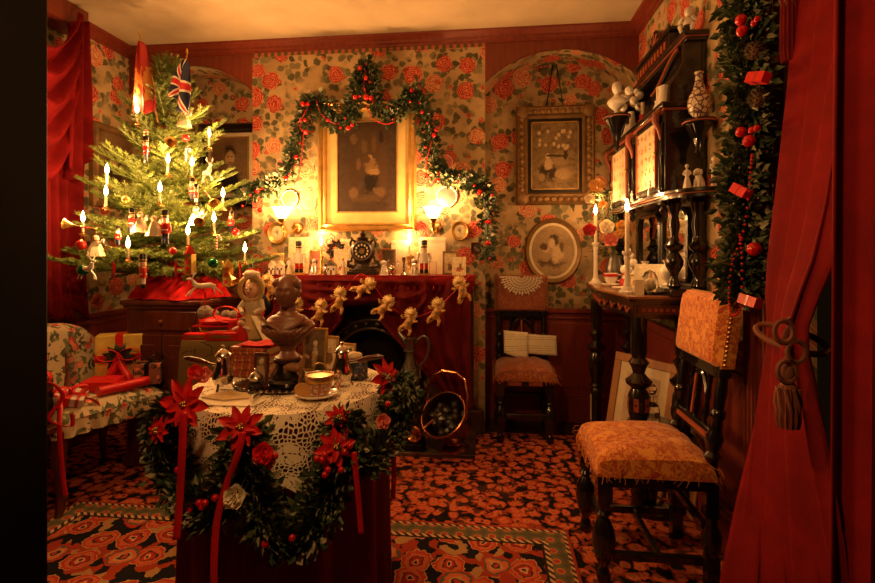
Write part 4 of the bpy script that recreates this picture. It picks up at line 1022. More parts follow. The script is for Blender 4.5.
def twig(b, p, d, L, r, rnd, den=1500, nl=.021):
    q = p+d*L; b.tube([p, p+d*L*.5, q], [r, r*.7, r*.4], 4)
    n = int(L*den); e = d.cross(Vector((0, 0, 1)))
    e = e.normalized() if e.length > 1e-3 else Vector((1, 0, 0)); g = e.cross(d)
    for i in range(n):
        k = rnd.random(); a = rnd.gauss(0, 1.0)*1.0+(0 if rnd.random() < .5 else pi)
        v = e*cos(a)+g*(abs(sin(a))*.8+.1); dd = (d*rnd.uniform(.35, .9)+v).normalized(); s = nl*rnd.uniform(.75, 1.2)*(1-.3*k*k); o = p+d*(L*k)
        w = dd.cross(Vector((rnd.gauss(0, 1), rnd.gauss(0, 1), rnd.gauss(0, 1)))).normalized()*.0015
        b.add([o-w, o+w, o+dd*s], [(0, 1, 2)])
    for i in range(6):
        dd = (d+Vector((rnd.gauss(0, .3), rnd.gauss(0, .3), rnd.gauss(0, .3)))).normalized(); w = dd.cross(Vector((0, 0, 1))).normalized()*.0015; b.add([q-w, q+w, q+dd*nl], [(0, 1, 2)])
def branch_mesh(L, seed):
    rnd = random.Random(seed); b = MB(); n = max(3, int(L/.045)); pts = []
    for i in range(n+1):
        k = i/n; pts.append(Vector((L*k, .02*L*sin(3*k+seed), L*(.16*k-.26*k*(1-k)*1.2))))
    for i in range(n):
        d = pts[i+1]-pts[i]; twig(b, pts[i], d.normalized(), d.length, .006*(1-.8*i/n)+.0015, rnd, 1700)
        if i >= 1 or L < .25:
            for s in (-1, 1):
                l = (.42*(L-L*i/n)+.035)*rnd.uniform(.75, 1.1); a = s*rnd.uniform(.75, 1.0); t = d.normalized()
                dd = Vector((t.x*cos(a)-t.y*sin(a), t.x*sin(a)+t.y*cos(a), t.z+rnd.uniform(-.12, .2))).normalized(); twig(b, pts[i], dd, l, .0022, rnd)
                if l > .11:
                    for s2 in (-1, 1):
                        a2 = s2*.8; d2 = Vector((dd.x*cos(a2)-dd.y*sin(a2), dd.x*sin(a2)+dd.y*cos(a2), dd.z+.1)).normalized(); twig(b, pts[i]+dd*l*rnd.uniform(.4, .6), d2, l*.42, .0016, rnd)
    return b
tree = thing('christmas_tree', 'green fir christmas tree covered with lit candles and toys on the cabinet', 'tree', (TX, TY, .95))
MB().tube([(0, 0, .08), (.005, 0, .5), (-.004, 0, 1.0), (0, 0, TT-.95)], [.026, .02, .012, .005], 8).build('trunk', m_bark, tree)
BM = {}
for L in (.60, .46, .32, .20, .11):
    for s in (1, 2): BM[(L, s)] = branch_mesh(L, int(L*100)*7+s).build('branch', m_needle, tree, smooth=False)
used = set(); rt = random.Random(11)
def tree_r(z): return max(.03, .60*(1-(z-TB)/(TT-TB))**.85)
zs = [TB+.02+i*.079 for i in range(9)]+[1.85, 1.95, 2.06, 2.17, 2.27]
for i, z in enumerate(zs):
    R = tree_r(z); n = 8 if R > .34 else 6 if R > .24 else 5
    for k in range(n):
        a = 2*pi*(k+.5*(i % 2))/n+rt.uniform(-.22, .22); Lr = R*rt.uniform(.84, 1.12)+(.05 if z > 1.8 else 0); key = min((.60, .46, .32, .20, .11), key=lambda q: abs(q-Lr)); s = rt.choice((1, 2))
        o0 = BM[(key, s)]
        if (key, s) in used: o = o0.copy(); C.objects.link(o); o.parent = tree
        else: o = o0; used.add((key, s))
        o.location = (0, 0, z-.95); up = -.10+.75*((z-TB)/(TT-TB))**1.3+rt.uniform(-.08, .08); o.rotation_euler = (rt.uniform(-.25, .25), -up, a); f = Lr/key; o.scale = (f, f, f)
for k in BM:
    if k not in used: bpy.data.objects.remove(BM[k])
lead = BM[(.20, 1)].copy() if (.20, 1) in used else None
if lead: C.objects.link(lead); lead.parent = tree; lead.location = (0, 0, TT-1.0-.95+.85); lead.rotation_euler = (0, -pi/2+.08, 0); lead.scale = (.9,)*3
def on_tree(px, py, fr=.95):
    best = None
    for i in range(400):
        t = 1.9+i*.003; p = P(px, py, Z=t); d = sqrt((p.x-TX)**2+(p.y-TY)**2); k = d-fr*tree_r(min(max(p.z, TB), TT-.05))
        if k <= 0: return p
        if best is None or k < best[0]: best = (k, p)
    return best[1]
def clip_candle(px, py, label, s=1.0):
    p = on_tree(px, py+9, .97); t = thing('tree_candle', label, 'candle', (p.x, p.y, p.z-.045), group='burning candles on the tree')
    MB().lathe([(.016, 0), (.018, .003), (.012, .006), (.007, .010), (.008, .016)], 10).box((0, .012, -.004), (.010, .034, .005)).build('clip', m_brass, t)
    MB().lathe([(.0055, .008), (.0055, .062), (.004, .066)], 8).build('candle', m_wax, t)
    flame_on(t, 0, 0, .066, 1.2*s, TREE_W); return t
for px, py, lb in ((137, 108, 'burning tree candle below the red banner, highest of all'), (107, 169, 'burning tree candle near the swagged curtain, upper of the left pair'), (106, 191, 'burning tree candle near the swagged curtain, lower of the left pair'), (168, 158, 'burning tree candle right on the trunk line in the middle of the tree'),
        (160, 187, 'largest looking burning tree candle at the very centre of the tree'), (192, 161, 'burning tree candle just left of the white reindeer'), (209, 132, 'burning tree candle beside the dark framed portrait, high on the right'), (223, 192, 'burning tree candle below the portrait at the right of the tree'),
        (83, 217, 'burning tree candle furthest left, above the white reindeer and green bauble'), (128, 243, 'burning tree candle at lower left above the red cloth'), (188, 230, 'burning tree candle low in the middle, right above the red cloth'), (214, 217, 'burning tree candle low on the right beside a small soldier'), (245, 247, 'burning tree candle furthest right, near the mantel')):
    clip_candle(px, py, lb)

def soldier(loc, h, label, name='nutcracker', coat=m_pred, legs=m_navy, hat=m_pblack, rz=0, group=None, cat='nutcracker', base=True):
    t = thing(name, label, cat, loc, rz, group); k = h
    if base: MB().box((0, 0, .03*k), (.30*k, .22*k, .06*k)).build('base', m_gold, t)
    for s in (-1, 1):
        MB().lathe([(.055*k, .05*k), (.06*k, .08*k), (.055*k, .17*k)], 8, (s*.065*k, 0, 0)).build('boot', m_pblack, t); MB().lathe([(.052*k, .17*k), (.058*k, .36*k)], 8, (s*.065*k, 0, 0)).build('leg', legs, t)
        MB().tube([(s*.15*k, 0, .60*k), (s*.19*k, 0, .48*k), (s*.17*k, -.02*k, .36*k)], [.045*k, .045*k, .035*k], 7).build('arm', coat, t)
        MB().sph((s*.145*k, 0, .615*k), (.06*k, .05*k, .025*k), 8, 5).build('epaulette', m_gold, t)
    MB().lathe([(.13*k, .34*k), (.115*k, .44*k), (.135*k, .58*k), (.13*k, .63*k), (.06*k, .645*k)], 12, sy=.75).build('coat', coat, t); MB().lathe([(.122*k, .43*k), (.126*k, .445*k), (.122*k, .46*k)], 12, sy=.77).build('belt', m_pwhite, t)
    MB().lathe([(.075*k, .64*k), (.088*k, .68*k), (.085*k, .78*k), (.07*k, .80*k)], 12).sph((0, -.092*k, .73*k), .018*k, 6, 4).build('head', m_skin, t)
    MB().sph((0, -.07*k, .675*k), (.055*k, .035*k, .05*k), 8, 6).build('beard', m_pwhite, t)
    MB().lathe([(.092*k, .785*k), (.10*k, .80*k), (.09*k, .82*k), (.10*k, .96*k), (.08*k, 1.0*k)], 12).build('hat', hat, t); MB().lathe([(.094*k, .82*k), (.098*k, .835*k), (.094*k, .85*k)], 12).build('hat_band', m_gold, t)
    return t
def hang(par, h):    # little loop of thread on an ornament
    MB().tube([(0, 0, h), (.001, 0, h+.012), (0, 0, h+.022)], .0008, 4).build('thread', m_gold, par)
def reindeer(loc, k, label, rz=0, mat=m_pwhite):
    t = thing('reindeer_ornament', label, 'ornament', loc, rz, 'toy ornaments on the tree')
    MB().tube([(-.5*k, 0, .45*k), (-.3*k, 0, .5*k), (.1*k, 0, .48*k), (.32*k, 0, .55*k), (.42*k, 0, .75*k)], [.07*k, .12*k, .11*k, .11*k, .06*k], 8).sph((.52*k, 0, .80*k), (.13*k, .06*k, .06*k), 8, 6).build('body', mat, t)
    for x, dx in ((-.42, -.25), (-.36, -.1), (.25, .28), (.3, .15)): MB().tube([(x*k, 0, .44*k), ((x+dx)*k, .02*k, .25*k), ((x+dx*1.6)*k, .02*k, .06*k)], [.05*k, .03*k, .02*k], 6).build('leg', mat, t)
    for s in (-1, 1): MB().tube([(.42*k, s*.02*k, .84*k), (.36*k, s*.12*k, 1.0*k), (.42*k, s*.15*k, 1.15*k)], .02*k, 5).tube([(.37*k, s*.11*k, .98*k), (.28*k, s*.14*k, 1.06*k)], .016*k, 5).build('antler', mat, t)
    return t
def trumpet(loc, k, label, rot):
    t = thing('trumpet_ornament', label, 'ornament', loc, rot=rot, group='toy ornaments on the tree')
    MB().lathe([(.03*k, 0), (.035*k, .04*k), (.018*k, .06*k), (.02*k, .6*k), (.05*k, .78*k), (.10*k, .9*k), (.20*k, 1.0*k), (.17*k, .99*k), (.03*k, .7*k)], 14).build('horn', m_gold, t); MB().lathe([(.024*k, .2*k), (.028*k, .22*k), (.028*k, .45*k), (.024*k, .47*k)], 8).build('ribbon', m_ribbon, t); return t
def ball(px, py, r, mat, label, fr=1.0):
    p = on_tree(px, py, fr); t = thing('bauble', label, 'bauble', p, group='glass baubles on the tree'); MB().sph((0, 0, 0), r, 14, 10).build('ball', mat, t); MB().lathe([(r*.28, r*.92), (r*.28, r*1.12), (r*.1, r*1.14)], 8).build('cap', m_gold, t); hang(t, r*1.1); return t
def icicle(px, py, label, L=.09):
    p = on_tree(px, py, 1.0); o = thing('icicle_ornament', label, 'ornament', p, group='toy ornaments on the tree'); MB().lathe([(.001, -L), (.004, -L*.7), (.007, -L*.2), (.004, 0)], 8, rib=.12, nr=4).build('drop', m_redbead, o); hang(o, 0); return o
G = 'toy ornaments on the tree'
for px, py, h, lb, fr in ((132, 222, .095, 'toy soldier ornament with dark legs left of the tree centre', 1), (165, 228, .125, 'largest red toy soldier hanging at the tree centre', 1), (196, 195, .08, 'red toy soldier hanging above the middle candle on the right', 1), (143, 272, .12, 'red toy soldier dangling in front of the red cloth', 1.02),
        (251, 275, .085, 'red toy soldier hanging furthest right by the mantel end', 1), (231, 222, .085, 'small toy soldier right of the lower right candle', 1), (192, 190, .09, 'toy soldier with striped coat below the high right candle', .9), (146, 150, .10, 'toy soldier high on the tree below the top candle', 1), (118, 236, .07, 'toy soldier half hidden left of the lower left candle', .95)):
    h *= 1.45; p = on_tree(px, py, fr); t = soldier((p.x, p.y, p.z-h*.5), h, lb, 'soldier_ornament', rz=-.5+rt.uniform(-.4, .4), group=G, cat='ornament', base=False, legs=m_navy if rt.random() < .5 else m_pwhite); hang(t, h)
for px, py, lb, rz in ((87, 268, 'white leaping reindeer ornament at the far left of the tree', -.4), (207, 172, 'white leaping reindeer ornament in front of the portrait', -.7), (203, 285, 'small white reindeer ornament below the tree on the right', -2.4)):
    p = on_tree(px, py, 1.03); reindeer((p.x, p.y, p.z-.06), .115, lb, rz)
for px, py, lb, rot in ((97, 229, 'gold trumpet ornament at the left edge of the tree', (1.4, .2, -1.2)), (204, 190, 'gold trumpet ornament on the upper right of the tree', (2.2, .3, 1.2)), (165, 138, 'gold trumpet ornament high beside the trunk', (1.9, .2, .9)), (222, 262, 'gold trumpet ornament low on the right of the tree', (2.4, 0, 1.2)), (206, 213, 'gold trumpet ornament behind the lower right candle', (2.0, 0, .3))):
    trumpet(on_tree(px, py, 1.0), .14, lb, rot)
ball(83, 270, .026, m_bgreen, 'green bauble below the white reindeer on the far left'); ball(213, 263, .026, m_bgreen, 'green bauble low on the right of the tree'); ball(81, 245, .024, m_pred, 'red heart like bauble under the furthest left candle'); ball(173, 251, .018, m_pred, 'small red bauble below the tree centre'); ball(200, 222, .022, m_gold, 'gold bauble right of the tree centre', .95)
ball(186, 138, .02, m_pred, 'small red bauble high on the right side of the tree'); ball(126, 200, .02, m_gold, 'gold bauble left of the tree centre', .95); ball(236, 232, .02, m_pred, 'small red bauble near the right edge of the tree')
icicle(114, 262, 'red glass icicle below the lower left branches'); icicle(205, 292, 'red glass icicle hanging over the right side of the red cloth'); icicle(240, 262, 'red glass icicle near the right edge of the tree'); icicle(176, 262, 'red glass icicle just above the red cloth')
for px, py, lb in ((228, 275, 'gold paper tower ornament low on the right of the tree'), (190, 262, 'gold and red paper house ornament above the red cloth')):
    p = on_tree(px, py, 1.0); t = thing('house_ornament', lb, 'ornament', (p.x, p.y, p.z-.06), group=G, sc=1.25); MB().box((0, 0, .04), (.032, .032, .08)).build('walls', m_gold, t); MB().lathe([(.026, .08), (.004, .115)], 4).build('roof', m_pred if px == 190 else m_gold, t, smooth=False)
    for z in (.02, .05): MB().box((0, -.017, z), (.012, .003, .016)).build('window', m_pred, t)
    hang(t, .115)
for px, py, lb in ((154, 226, 'cream angel ornament left of the big red soldier'), (196, 216, 'cream angel ornament above the low middle candle'), (140, 222, 'cream angel ornament between two toy soldiers'), (96, 246, 'cream angel ornament beside the red heart on the far left'), (184, 118, 'cream angel ornament high on the tree')):
    p = on_tree(px, py, 1.0); t = thing('angel_ornament', lb, 'ornament', (p.x, p.y, p.z-.05), -.5, G, sc=1.4)
    MB().lathe([(.026, 0), (.022, .02), (.012, .045), (.006, .052)], 12, rib=.07, nr=6).build('gown', m_cream, t); MB().sph((0, 0, .062), .011, 8, 6).build('head', m_skin, t)
    for s in (-1, 1): MB().leaf((s*.006, .004, .042), (s*1, .3, .5), (0, 1, 0), .04, .022).build('wing', m_pwhite, t, solid=.002)
    hang(t, .072)
for px, py, lb in ((144, 133, 'red and white striped candy cane under the top candle'), (186, 150, 'red and white striped candy cane right of the trunk'), (217, 238, 'red and white striped candy cane low on the right')):
    p = on_tree(px, py, 1.0); t = NT('candy_stripe') if 'candy' not in globals() else None
    if t:
        z_ = t.sep(t.pos('obj'))[2]; t.col(t.mix(t.gt(t.mth('SINE', t.mul(z_, 420.0)), 0), (.55, .012, .012), (.76, .7, .6))); candy = t.m
    one(MB().tube([(0, 0, -.06), (0, 0, 0)]+[(.014-.014*cos(a), 0, .014*sin(a)) for a in [pi*i/8 for i in range(1, 9)]]+[(.028, 0, -.012)], .0042, 7), 'candy_cane', candy, lb, 'ornament', p, -.3, G)
# flags near the top
def banner_mat():
    t = NT('banner_red_gold'); u, v, _ = t.sep(t.pos('uv')); f = t.sep(t.vor(t.pos('uv'), 14, dim='2D').outputs['Color'])
    m = t.mul(t.mul(t.gt(v, .35), t.lt(v, .80)), t.gt(f[0], .35)); t.col(t.mix(m, (.30, .012, .010), (.42, .17, .035))); t.pr(Roughness=.8); return t.m
def jack_mat():
    t = NT('flag_blue_red_white'); u, v, _ = t.sep(t.pos('uv')); a = t.mth('ABSOLUTE', t.mth('SUBTRACT', u, .5)); c_ = t.mth('ABSOLUTE', t.mth('SUBTRACT', v, .5))
    dg = t.mth('ABSOLUTE', t.mth('SUBTRACT', a, c_)); c = t.mix(t.lt(dg, .085), (.012, .016, .05), (.72, .66, .56)); c = t.mix(t.lt(dg, .035), c, (.5, .02, .02))
    cr = t.mth('MINIMUM', a, c_); c = t.mix(t.lt(cr, .115), c, (.72, .66, .56)); c = t.mix(t.lt(cr, .07), c, (.5, .02, .02)); t.col(c); t.pr(Roughness=.7); return t.m
def flag(label, pole, left, right, mat, y0):
    a, b_ = [P(*q, y=y0) for q in pole]; t = thing('flag', label, 'flag', a); d = Vector(a)
    MB().tube([(0, 0, 0), b_-d], .004, 6).build('pole', m_oak, t); MB().lathe([(.004, 0), (.008, .008), (.005, .02), (.001, .032)], 8, b_-d).build('finial', m_gold, t)
    L = path_pts([P(*q, y=y0-.015)-d for q in left], 25); R = path_pts([P(*q, y=y0-.03)-d for q in right], 25)
    def f(u, v):
        i = min(int(v*24), 24); p = L[i].lerp(R[i], u); wd = (R[i]-L[i]).length
        return (p.x, p.y-.028*sin(u*11+v*2)*min(1, wd/.05), p.z+.02*sin(u*9)*v)
    MB().grid(f, 28, 24, lambda u, v: (u*1.3, v)).build('cloth', mat, t, solid=.001); return t
flag('red and gold banner on a pole near the ceiling above the tree', ((158, 122), (140, 36)), ((140, 42), (138, 70), (137, 95), (136, 116)), ((143, 42), (147, 65), (153, 88), (156, 110)), banner_mat(), 2.50)
flag('small blue flag with red and white crosses at the top right of the tree', ((178, 104), (187, 54)), ((185, 60), (177, 76), (173, 88), (171, 98)), ((187, 60), (188, 80), (189, 98), (188, 118)), jack_mat(), 2.52)

# ================================================================== LEFT: covered chair with presents
ch = thing('covered_armchair', 'low easy chair in loose floral chintz cover with a gathered valance, heaped with presents', 'chair', (-2.07, 2.27, .006), -.33, sc=(1, 1, 1.08))
def CHP(x, y, z):
    dx, dy = x+2.20, y-2.36; c_, s_ = cos(-.33), sin(-.33); return (-2.07+dx*c_-dy*s_, 2.27+dx*s_+dy*c_, z)
m_ch = chintz('chintz_cream', (.54, .43, .27), (.5, .05, .04), (.07, .08, .04), 15)
MB().grid(lambda u, v: ((-.24+.50*u)+.012*sin(5*v), -.26+.52*v, .40+.05*(max(0, (1-(2*u-1)**6)*(1-(2*v-1)**6)))**.5), 20, 20).bb(-.24, .26, -.26, .26, .36, .402).build('seat', m_ch, ch)
def val(u, v):
    q = u*4; i = int(min(q, 3.999)); f = q-i; cs_ = [(.265, -.265), (.265, .265), (-.245, .265), (-.245, -.265)]
    a, b_ = cs_[(i+3) % 4], cs_[i]; x = a[0]+(b_[0]-a[0])*f; y = a[1]+(b_[1]-a[1])*f; w = .010*sin(u*190)*v+.006*sin(u*71)*v
    nx, ny = ((0, -1), (1, 0), (0, 1), (-1, 0))[i]; return (x+nx*w+nx*.006*v, y+ny*w+ny*.006*v, .405-.075*v)
MB().grid(val, 240, 5).build('valance', m_ch, ch)
def bk(u, v):
    x = (u-.5)*2; top = 1-.30*abs(x)**3; return (-.25-.07*v-.03*cos(x*1.4)*(1-v*v)+.0, .27*x*(1-.18*v*v), .40+.34*v*top)
MB().grid(lambda u, v: (bk(u, v)[0]+.055*(max(0, (1-(2*u-1)**4)*(1-(2*v-1)**6)))**.5, bk(u, v)[1], bk(u, v)[2]), 20, 20).grid(lambda u, v: (bk(u, v)[0]-.05, bk(u, v)[1], bk(u, v)[2]), 20, 20).build('backrest', m_ch, ch)
for x, y in ((.235, -.235), (.235, .235), (-.2, -.2), (-.2, .2)):
    MB().tube([(x, y, .36), (x*1.05, y*1.05, .25), (x*.97, y*.97, .10), (x*1.03, y*1.03, .03), (x*1.06, y*1.06, .0)], [.032, .030, .017, .014, .020], 8).build('leg', m_mahog, ch)
SEAT = .491
def ribbon_strip(pts, w, par, nm='ribbon', mat=None, wd=None):
    b = MB(); pts = path_pts(pts, max(8, len(pts)*6)); wv = Vector(wd or (1, .2, 0)).normalized()*w/2
    vs = []
    for p in pts: vs += [p-wv, p+wv]
    b.add(vs, [(2*i, 2*i+1, 2*i+3, 2*i+2) for i in range(len(pts)-1)]); return b.build(nm, mat or m_ribbon, par, solid=.0012)
def bow(par, c, s, n=(0, -1, 0), mat=None, tails=None):
    c = Vector(c); b = MB(); e = Vector((0, 0, 1)).cross(Vector(n)).normalized(); n = Vector(n).normalized()
    for sg in (-1, 1):
        pts = [c+e*sg*s*.5*(1-cos(a))+Vector((0, 0, s*.32*sin(a)+.1*s*(1-cos(a))*.5))+n*(.12*s*sin(a/2)) for a in [2*pi*i/14 for i in range(15)]]
        vs = []
        for p in pts: vs += [p-n*s*.13, p+n*s*.13]
        b.add(vs, [(2*i, 2*i+1, 2*i+3, 2*i+2) for i in range(14)])
    b.sph(c, s*.13, 8, 6); return b.build('bow', mat or m_ribbon, par, solid=.001)
m_goldp = M('gold_foil', (1.0, .72, .16), .32, .4, vary=.2, bump=.5, bsc=30)
def parcel(label, loc, d, rz, mat, rib=None, rot=None, bw=True, name='present'):
    t = thing(name, label, 'present', loc, rz, rot=rot, group='presents on the chintz chair'); x, y, z = d
    MB().box((0, 0, z/2), d).build('box', mat, t, bev=.004)
    if rib:
        MB().box((0, 0, z/2), (x*1.01+.001, .022, z+.003)).build('ribbon_band', rib, t); MB().box((0, 0, z/2), (.022, y*1.01+.001, z+.003)).build('ribbon_band', rib, t)
        if bw: bow(t, (0, 0, z+.015), .07, (.5, -.8, 0), rib)
    return t
# big gold box standing upright
gp_ = P(108, 353, x=-2.22); gb = thing('present', 'upright gold foil present with a red ribbon, holly and large bow', 'present', CHP(-2.235, 2.56, SEAT), -.62+.25, group='presents on the chintz chair')
gb.rotation_euler = (0, 0, .55)
MB().bb(-.11, .11, -.06, .06, 0, .255).build('box', m_goldp, gb, bev=.004); MB().bb(-.018, .018, -.062, .062, -.0, .257).build('ribbon_band', m_ribbon, gb); MB().bb(-.112, .112, -.062, .062, .115, .15).build('ribbon_band', m_ribbon, gb)
hl = MB()
for i in range(11):
    a = 2*pi*i/11; hl.leaf((.01*cos(a), -.07, .14+.01*sin(a)), (cos(a), -.25, sin(a)), (0, -1, 0), .07, .034)
hl.build('holly', m_green, gb, solid=.001)
for i in range(3): MB().sph((.012*cos(i*2.1), -.085, .14+.012*sin(i*2.1)), .009, 8, 6).build('berry', m_redbead, gb)
ribbon_strip([(0, -.08, .14), (-.03, -.10, .06), (-.075, -.12, -.0), (-.085, -.125, .0)], .04, gb); ribbon_strip([(0, -.08, .14), (.025, -.10, .08), (.05, -.12, .04), (.065, -.125, .008)], .04, gb)
bow(gb, (0, -.085, .15), .10)
parcel('flat scarlet present lying under the gold box ribbon', CHP(-2.12, 2.40, SEAT), (.16, .14, .055), .3, m_ribbon, None)
m_stripe = NT('striped_wrap'); _x, _y, _z = m_stripe.sep(m_stripe.pos('obj')); m_stripe.col(m_stripe.mix(m_stripe.gt(m_stripe.mth('SINE', m_stripe.mul(_x, 190.0)), .2), (.62, .55, .45), (.45, .05, .05))); m_stripe = m_stripe.m
sp = parcel('small striped present with red ribbon tipped toward the front of the chair', CHP(-2.02, 2.185, SEAT+.012), (.13, .09, .045), 0, m_stripe, m_ribbon, rot=(.35, .25, .55))
m_fl = chintz('dark_floral_wrap', (.30, .10, .06), (.5, .06, .04), (.03, .03, .02), 22)
parcel('dark floral present with black ribbon at the back of the chintz chair', CHP(-2.03, 2.585, SEAT), (.13, .11, .11), .4, m_fl, m_pblack)
rl = thing('paper_roll', 'scarlet rolled paper tube across the chintz chair seat', 'roll', CHP(-1.985, 2.44, SEAT+.026), group='presents on the chintz chair'); MB().tube([(-.06, -.12, 0), (.035, .10, 0)], .024, 16).build('roll', m_ribbon, rl)
one(MB().tube([(0, 0, 0), (.015, 0, .10), (-.005, .01, .2)], [.022, .024, .018], 10), 'wrapped_bottle', m_fl, 'red paisley wrapped bottle shape left of the gold box', 'present', CHP(-2.20, 2.28, SEAT), group='presents on the chintz chair')
t = thing('ribbon_streamer', 'long red ribbon trailing from the striped present down to the floor', 'ribbon', CHP(-2.0, 2.15, SEAT))
ribbon_strip([(-.01, .0, .05), (.05, -.06, .02), (.085, -.10, -.05), (.092, -.10, -.18), (.095, -.09, -.30), (.10, -.085, -.36)], .022, t); ribbon_strip([(0, 0, .05), (.06, .05, .03), (.085, .10, -.01), (.082, .11, -.08)], .022, t)
# dark stand with boxes at the very left
ds = thing('side_table', 'small dark side table half hidden behind the left jamb', 'table', (-2.09, 1.86, .006)); MB().bb(-.19, .19, -.17, .17, .40, .425).build('top', m_mahog, ds, bev=.004)
for sx in (-1, 1):
    for sy in (-1, 1): MB().lathe([(.016, 0), (.02, .05), (.014, .1), (.022, .2), (.016, .3), (.02, .40)], 10, (sx*.15, sy*.13, 0)).build('leg', m_mahog, ds)
MB().bb(-.15, .15, -.13, .13, .13, .145).build('shelf', m_mahog, ds)
bx = thing('black_box', 'black box with a red ribbon on the dark side table at the left edge', 'box', (-2.02, 1.90, .431), .3); MB().box((0, 0, .10), (.15, .13, .20)).build('body', m_pblack, bx, bev=.004)
ribbon_strip([(.06, -.07, .20), (.02, -.09, .17), (-.03, -.09, .10), (.0, -.09, .04)], .026, bx); ribbon_strip([(.07, -.06, .21), (.13, -.07, .21), (.17, -.05, .14), (.12, -.06, .05), (.19, -.03, .0), (.20, -.04, .06)], .017, bx); bow(bx, (.03, -.05, .22), .10)
jr = thing('storm_lantern', 'brass and glass lantern on the shelf of the dark side table', 'lantern', (-2.0, 1.92, .151)); MB().lathe([(.05, 0), (.055, .015), (.03, .03)], 16).build('base', m_brass, jr); MB().lathe([(.03, .03), (.045, .07), (.04, .12), (.02, .15)], 16).build('glass', m_glass, jr); MB().lathe([(.028, .15), (.03, .16), (.01, .19)], 12).build('cap', m_brass, jr)

# ================================================================== small cloth covered table with toys behind the round table
OT = (-1.35, 2.42); OZT = .75
ot = thing('side_table', 'small table under an olive cloth embroidered with scrolls, piled with toys', 'table', (OT[0], OT[1], .006)); m_olive = NT('olive_cloth')
_v = m_olive.vor(m_olive.vadd(m_olive.pos('obj'), m_olive.vscale(m_olive.noise(m_olive.pos('obj'), 9, 2).outputs['Color'], .1)), 12, feat='DISTANCE_TO_EDGE'); _zz = m_olive.sep(m_olive.pos('obj'))[2]
m_olive.col(m_olive.mix(m_olive.mul(m_olive.lt(_v.outputs[0], .035), m_olive.gt(m_olive.noise(m_olive.pos('obj'), 8, 1).outputs[0], .5)), (.17, .11, .03), (.03, .025, .012))); m_olive.pr(Roughness=.9); m_olive = m_olive.m
for sx in (-1, 1):
    for sy in (-1, 1): MB().lathe([(.016, 0), (.022, .1), (.015, .3), (.022, OZT-.02)], 10, (sx*.14, sy*.12, 0)).build('leg', m_mahog, ot)
def otc(u, v):
    if v < .3: k = v/.3; r = k
    else: r = 1
    a = 2*pi*u+pi/4; c_, s_ = cos(a), sin(a); m = max(abs(c_), abs(s_))**.8
    x, y = .205*r*c_/m*(1), .175*r*s_/m; z = OZT
    if v > .3: k = (v-.3)/.7; w = 1+.05*k+.035*sin(a*10)*k; x *= w; y *= w; z = OZT-.42*k-.004
    return (x, y, z)
MB().grid(otc, 96, 24, cu=True).build('cloth', m_olive, ot)
OB = OZT+.006+.002
sg = thing('toy_sledge', 'red wooden toy sledge with gilt runners piled with grey fur on the olive table', 'toy', (OT[0]-.075, OT[1]+.02, OB), .12)
for s in (-1, 1): MB().tube([(-.15, s*.05, .045), (-.14, s*.05, .01), (-.10, s*.05, .004), (.10, s*.05, .004), (.14, s*.05, .012), (.17, s*.05, .05)], .005, 6).build('runner', m_gold, sg)
for s in (-1, 0, 1): MB().box((0, s*.036, .05), (.27, .026, .008)).build('slat', m_pred, sg)
MB().sph((-.01, 0, .075), (.12, .055, .025), 16, 8, fn=lambda q: 1+.1*sin(9*q.x)*sin(11*q.y)).build('blanket', m_ribbon, sg); m_fur = M('grey_fur', (.22, .18, .14), .95, vary=.6, sc=70, bump=1, bsc=120)
for x, y, z, r in ((-.09, 0, .115, .040), (-.055, .01, .10, .034), (.02, 0, .105, .026), (.06, 0, .10, .028), (.10, .01, .095, .022)): MB().sph((x, y, z), r, 12, 8, fn=lambda q: 1+.12*sin(17*q.x+3)*sin(19*q.y)*sin(13*q.z)).build('fur', m_fur, sg)
for x, y, d, lb, mt in ((.02, -.13, (.15, .07, .04), 'flat red and gold toy box at the front of the olive table', m_pred), (-.12, -.12, (.13, .06, .03), 'flat crimson book on the front left of the olive table', m_cloth_red)):
    t = thing('toy_box', lb, 'box', (OT[0]+x, OT[1]+y, OB), .1); MB().box((0, 0, d[2]/2), d).build('box', mt, t, bev=.003); MB().box((0, 0, d[2]/2), (d[0]*.7, d[1]+.004, d[2]*.4)).build('label_band', m_gold, t)
rb = thing('gift_bow', 'large scarlet bow parcel in the middle of the olive table', 'present', (OT[0]+.055, OT[1]-.0, OB), .1); MB().box((0, 0, .04), (.12, .10, .08)).build('box', m_cloth_red, rb, bev=.004)
bow(rb, (-.01, -.02, .11), .13); ribbon_strip([(.0, -.055, .09), (.02, -.075, .04), (.03, -.08, -.0)], .03, rb)
t = thing('gold_drum', 'small gilt toy drum between the scarlet bow and the doll', 'toy', (OT[0]+.06, OT[1]-.085, OB)); MB().lathe([(.028, 0), (.028, .05)], 16).build('shell', m_gold, t)
for z in (.003, .047): MB().lathe([(.0285, z-.003), (.031, z), (.0285, z+.003)], 16).build('rim', m_pred, t)
# doll in straw bonnet
dp = P(248, 302, Z=2.62); dl_ = thing('doll', 'doll in a straw bonnet and cream dress seated at the edge of the olive table', 'doll', (OT[0]+.125, OT[1]-.03, OB)); m_straw = M('straw', (.55, .38, .16), .8, bump=.6, bsc=100); m_dress = M('cream_muslin', (.66, .56, .40), .85, vary=.15)
MB().lathe([(.085, 0), (.075, .05), (.05, .10), (.035, .13)], 20, rib=.08, nr=9).build('skirt', m_straw, dl_); MB().lathe([(.036, .12), (.045, .16), (.04, .20), (.016, .215)], 14, sy=.8).build('bodice', m_dress, dl_)
MB().grid(lambda u, v: (.02+.13*v+.02*sin(u*6), -.03-.05*v+(u-.5)*(.06+.07*v), .115-.155*v+.012*sin(u*14)*v), 20, 12).build('dress_train', m_dress, dl_, solid=.003)
for s in (-1, 1): MB().tube([(s*.04, 0, .19), (s*.062, -.02, .15), (s*.03, -.055, .13)], [.016, .016, .011], 8).build('arm', m_dress, dl_)
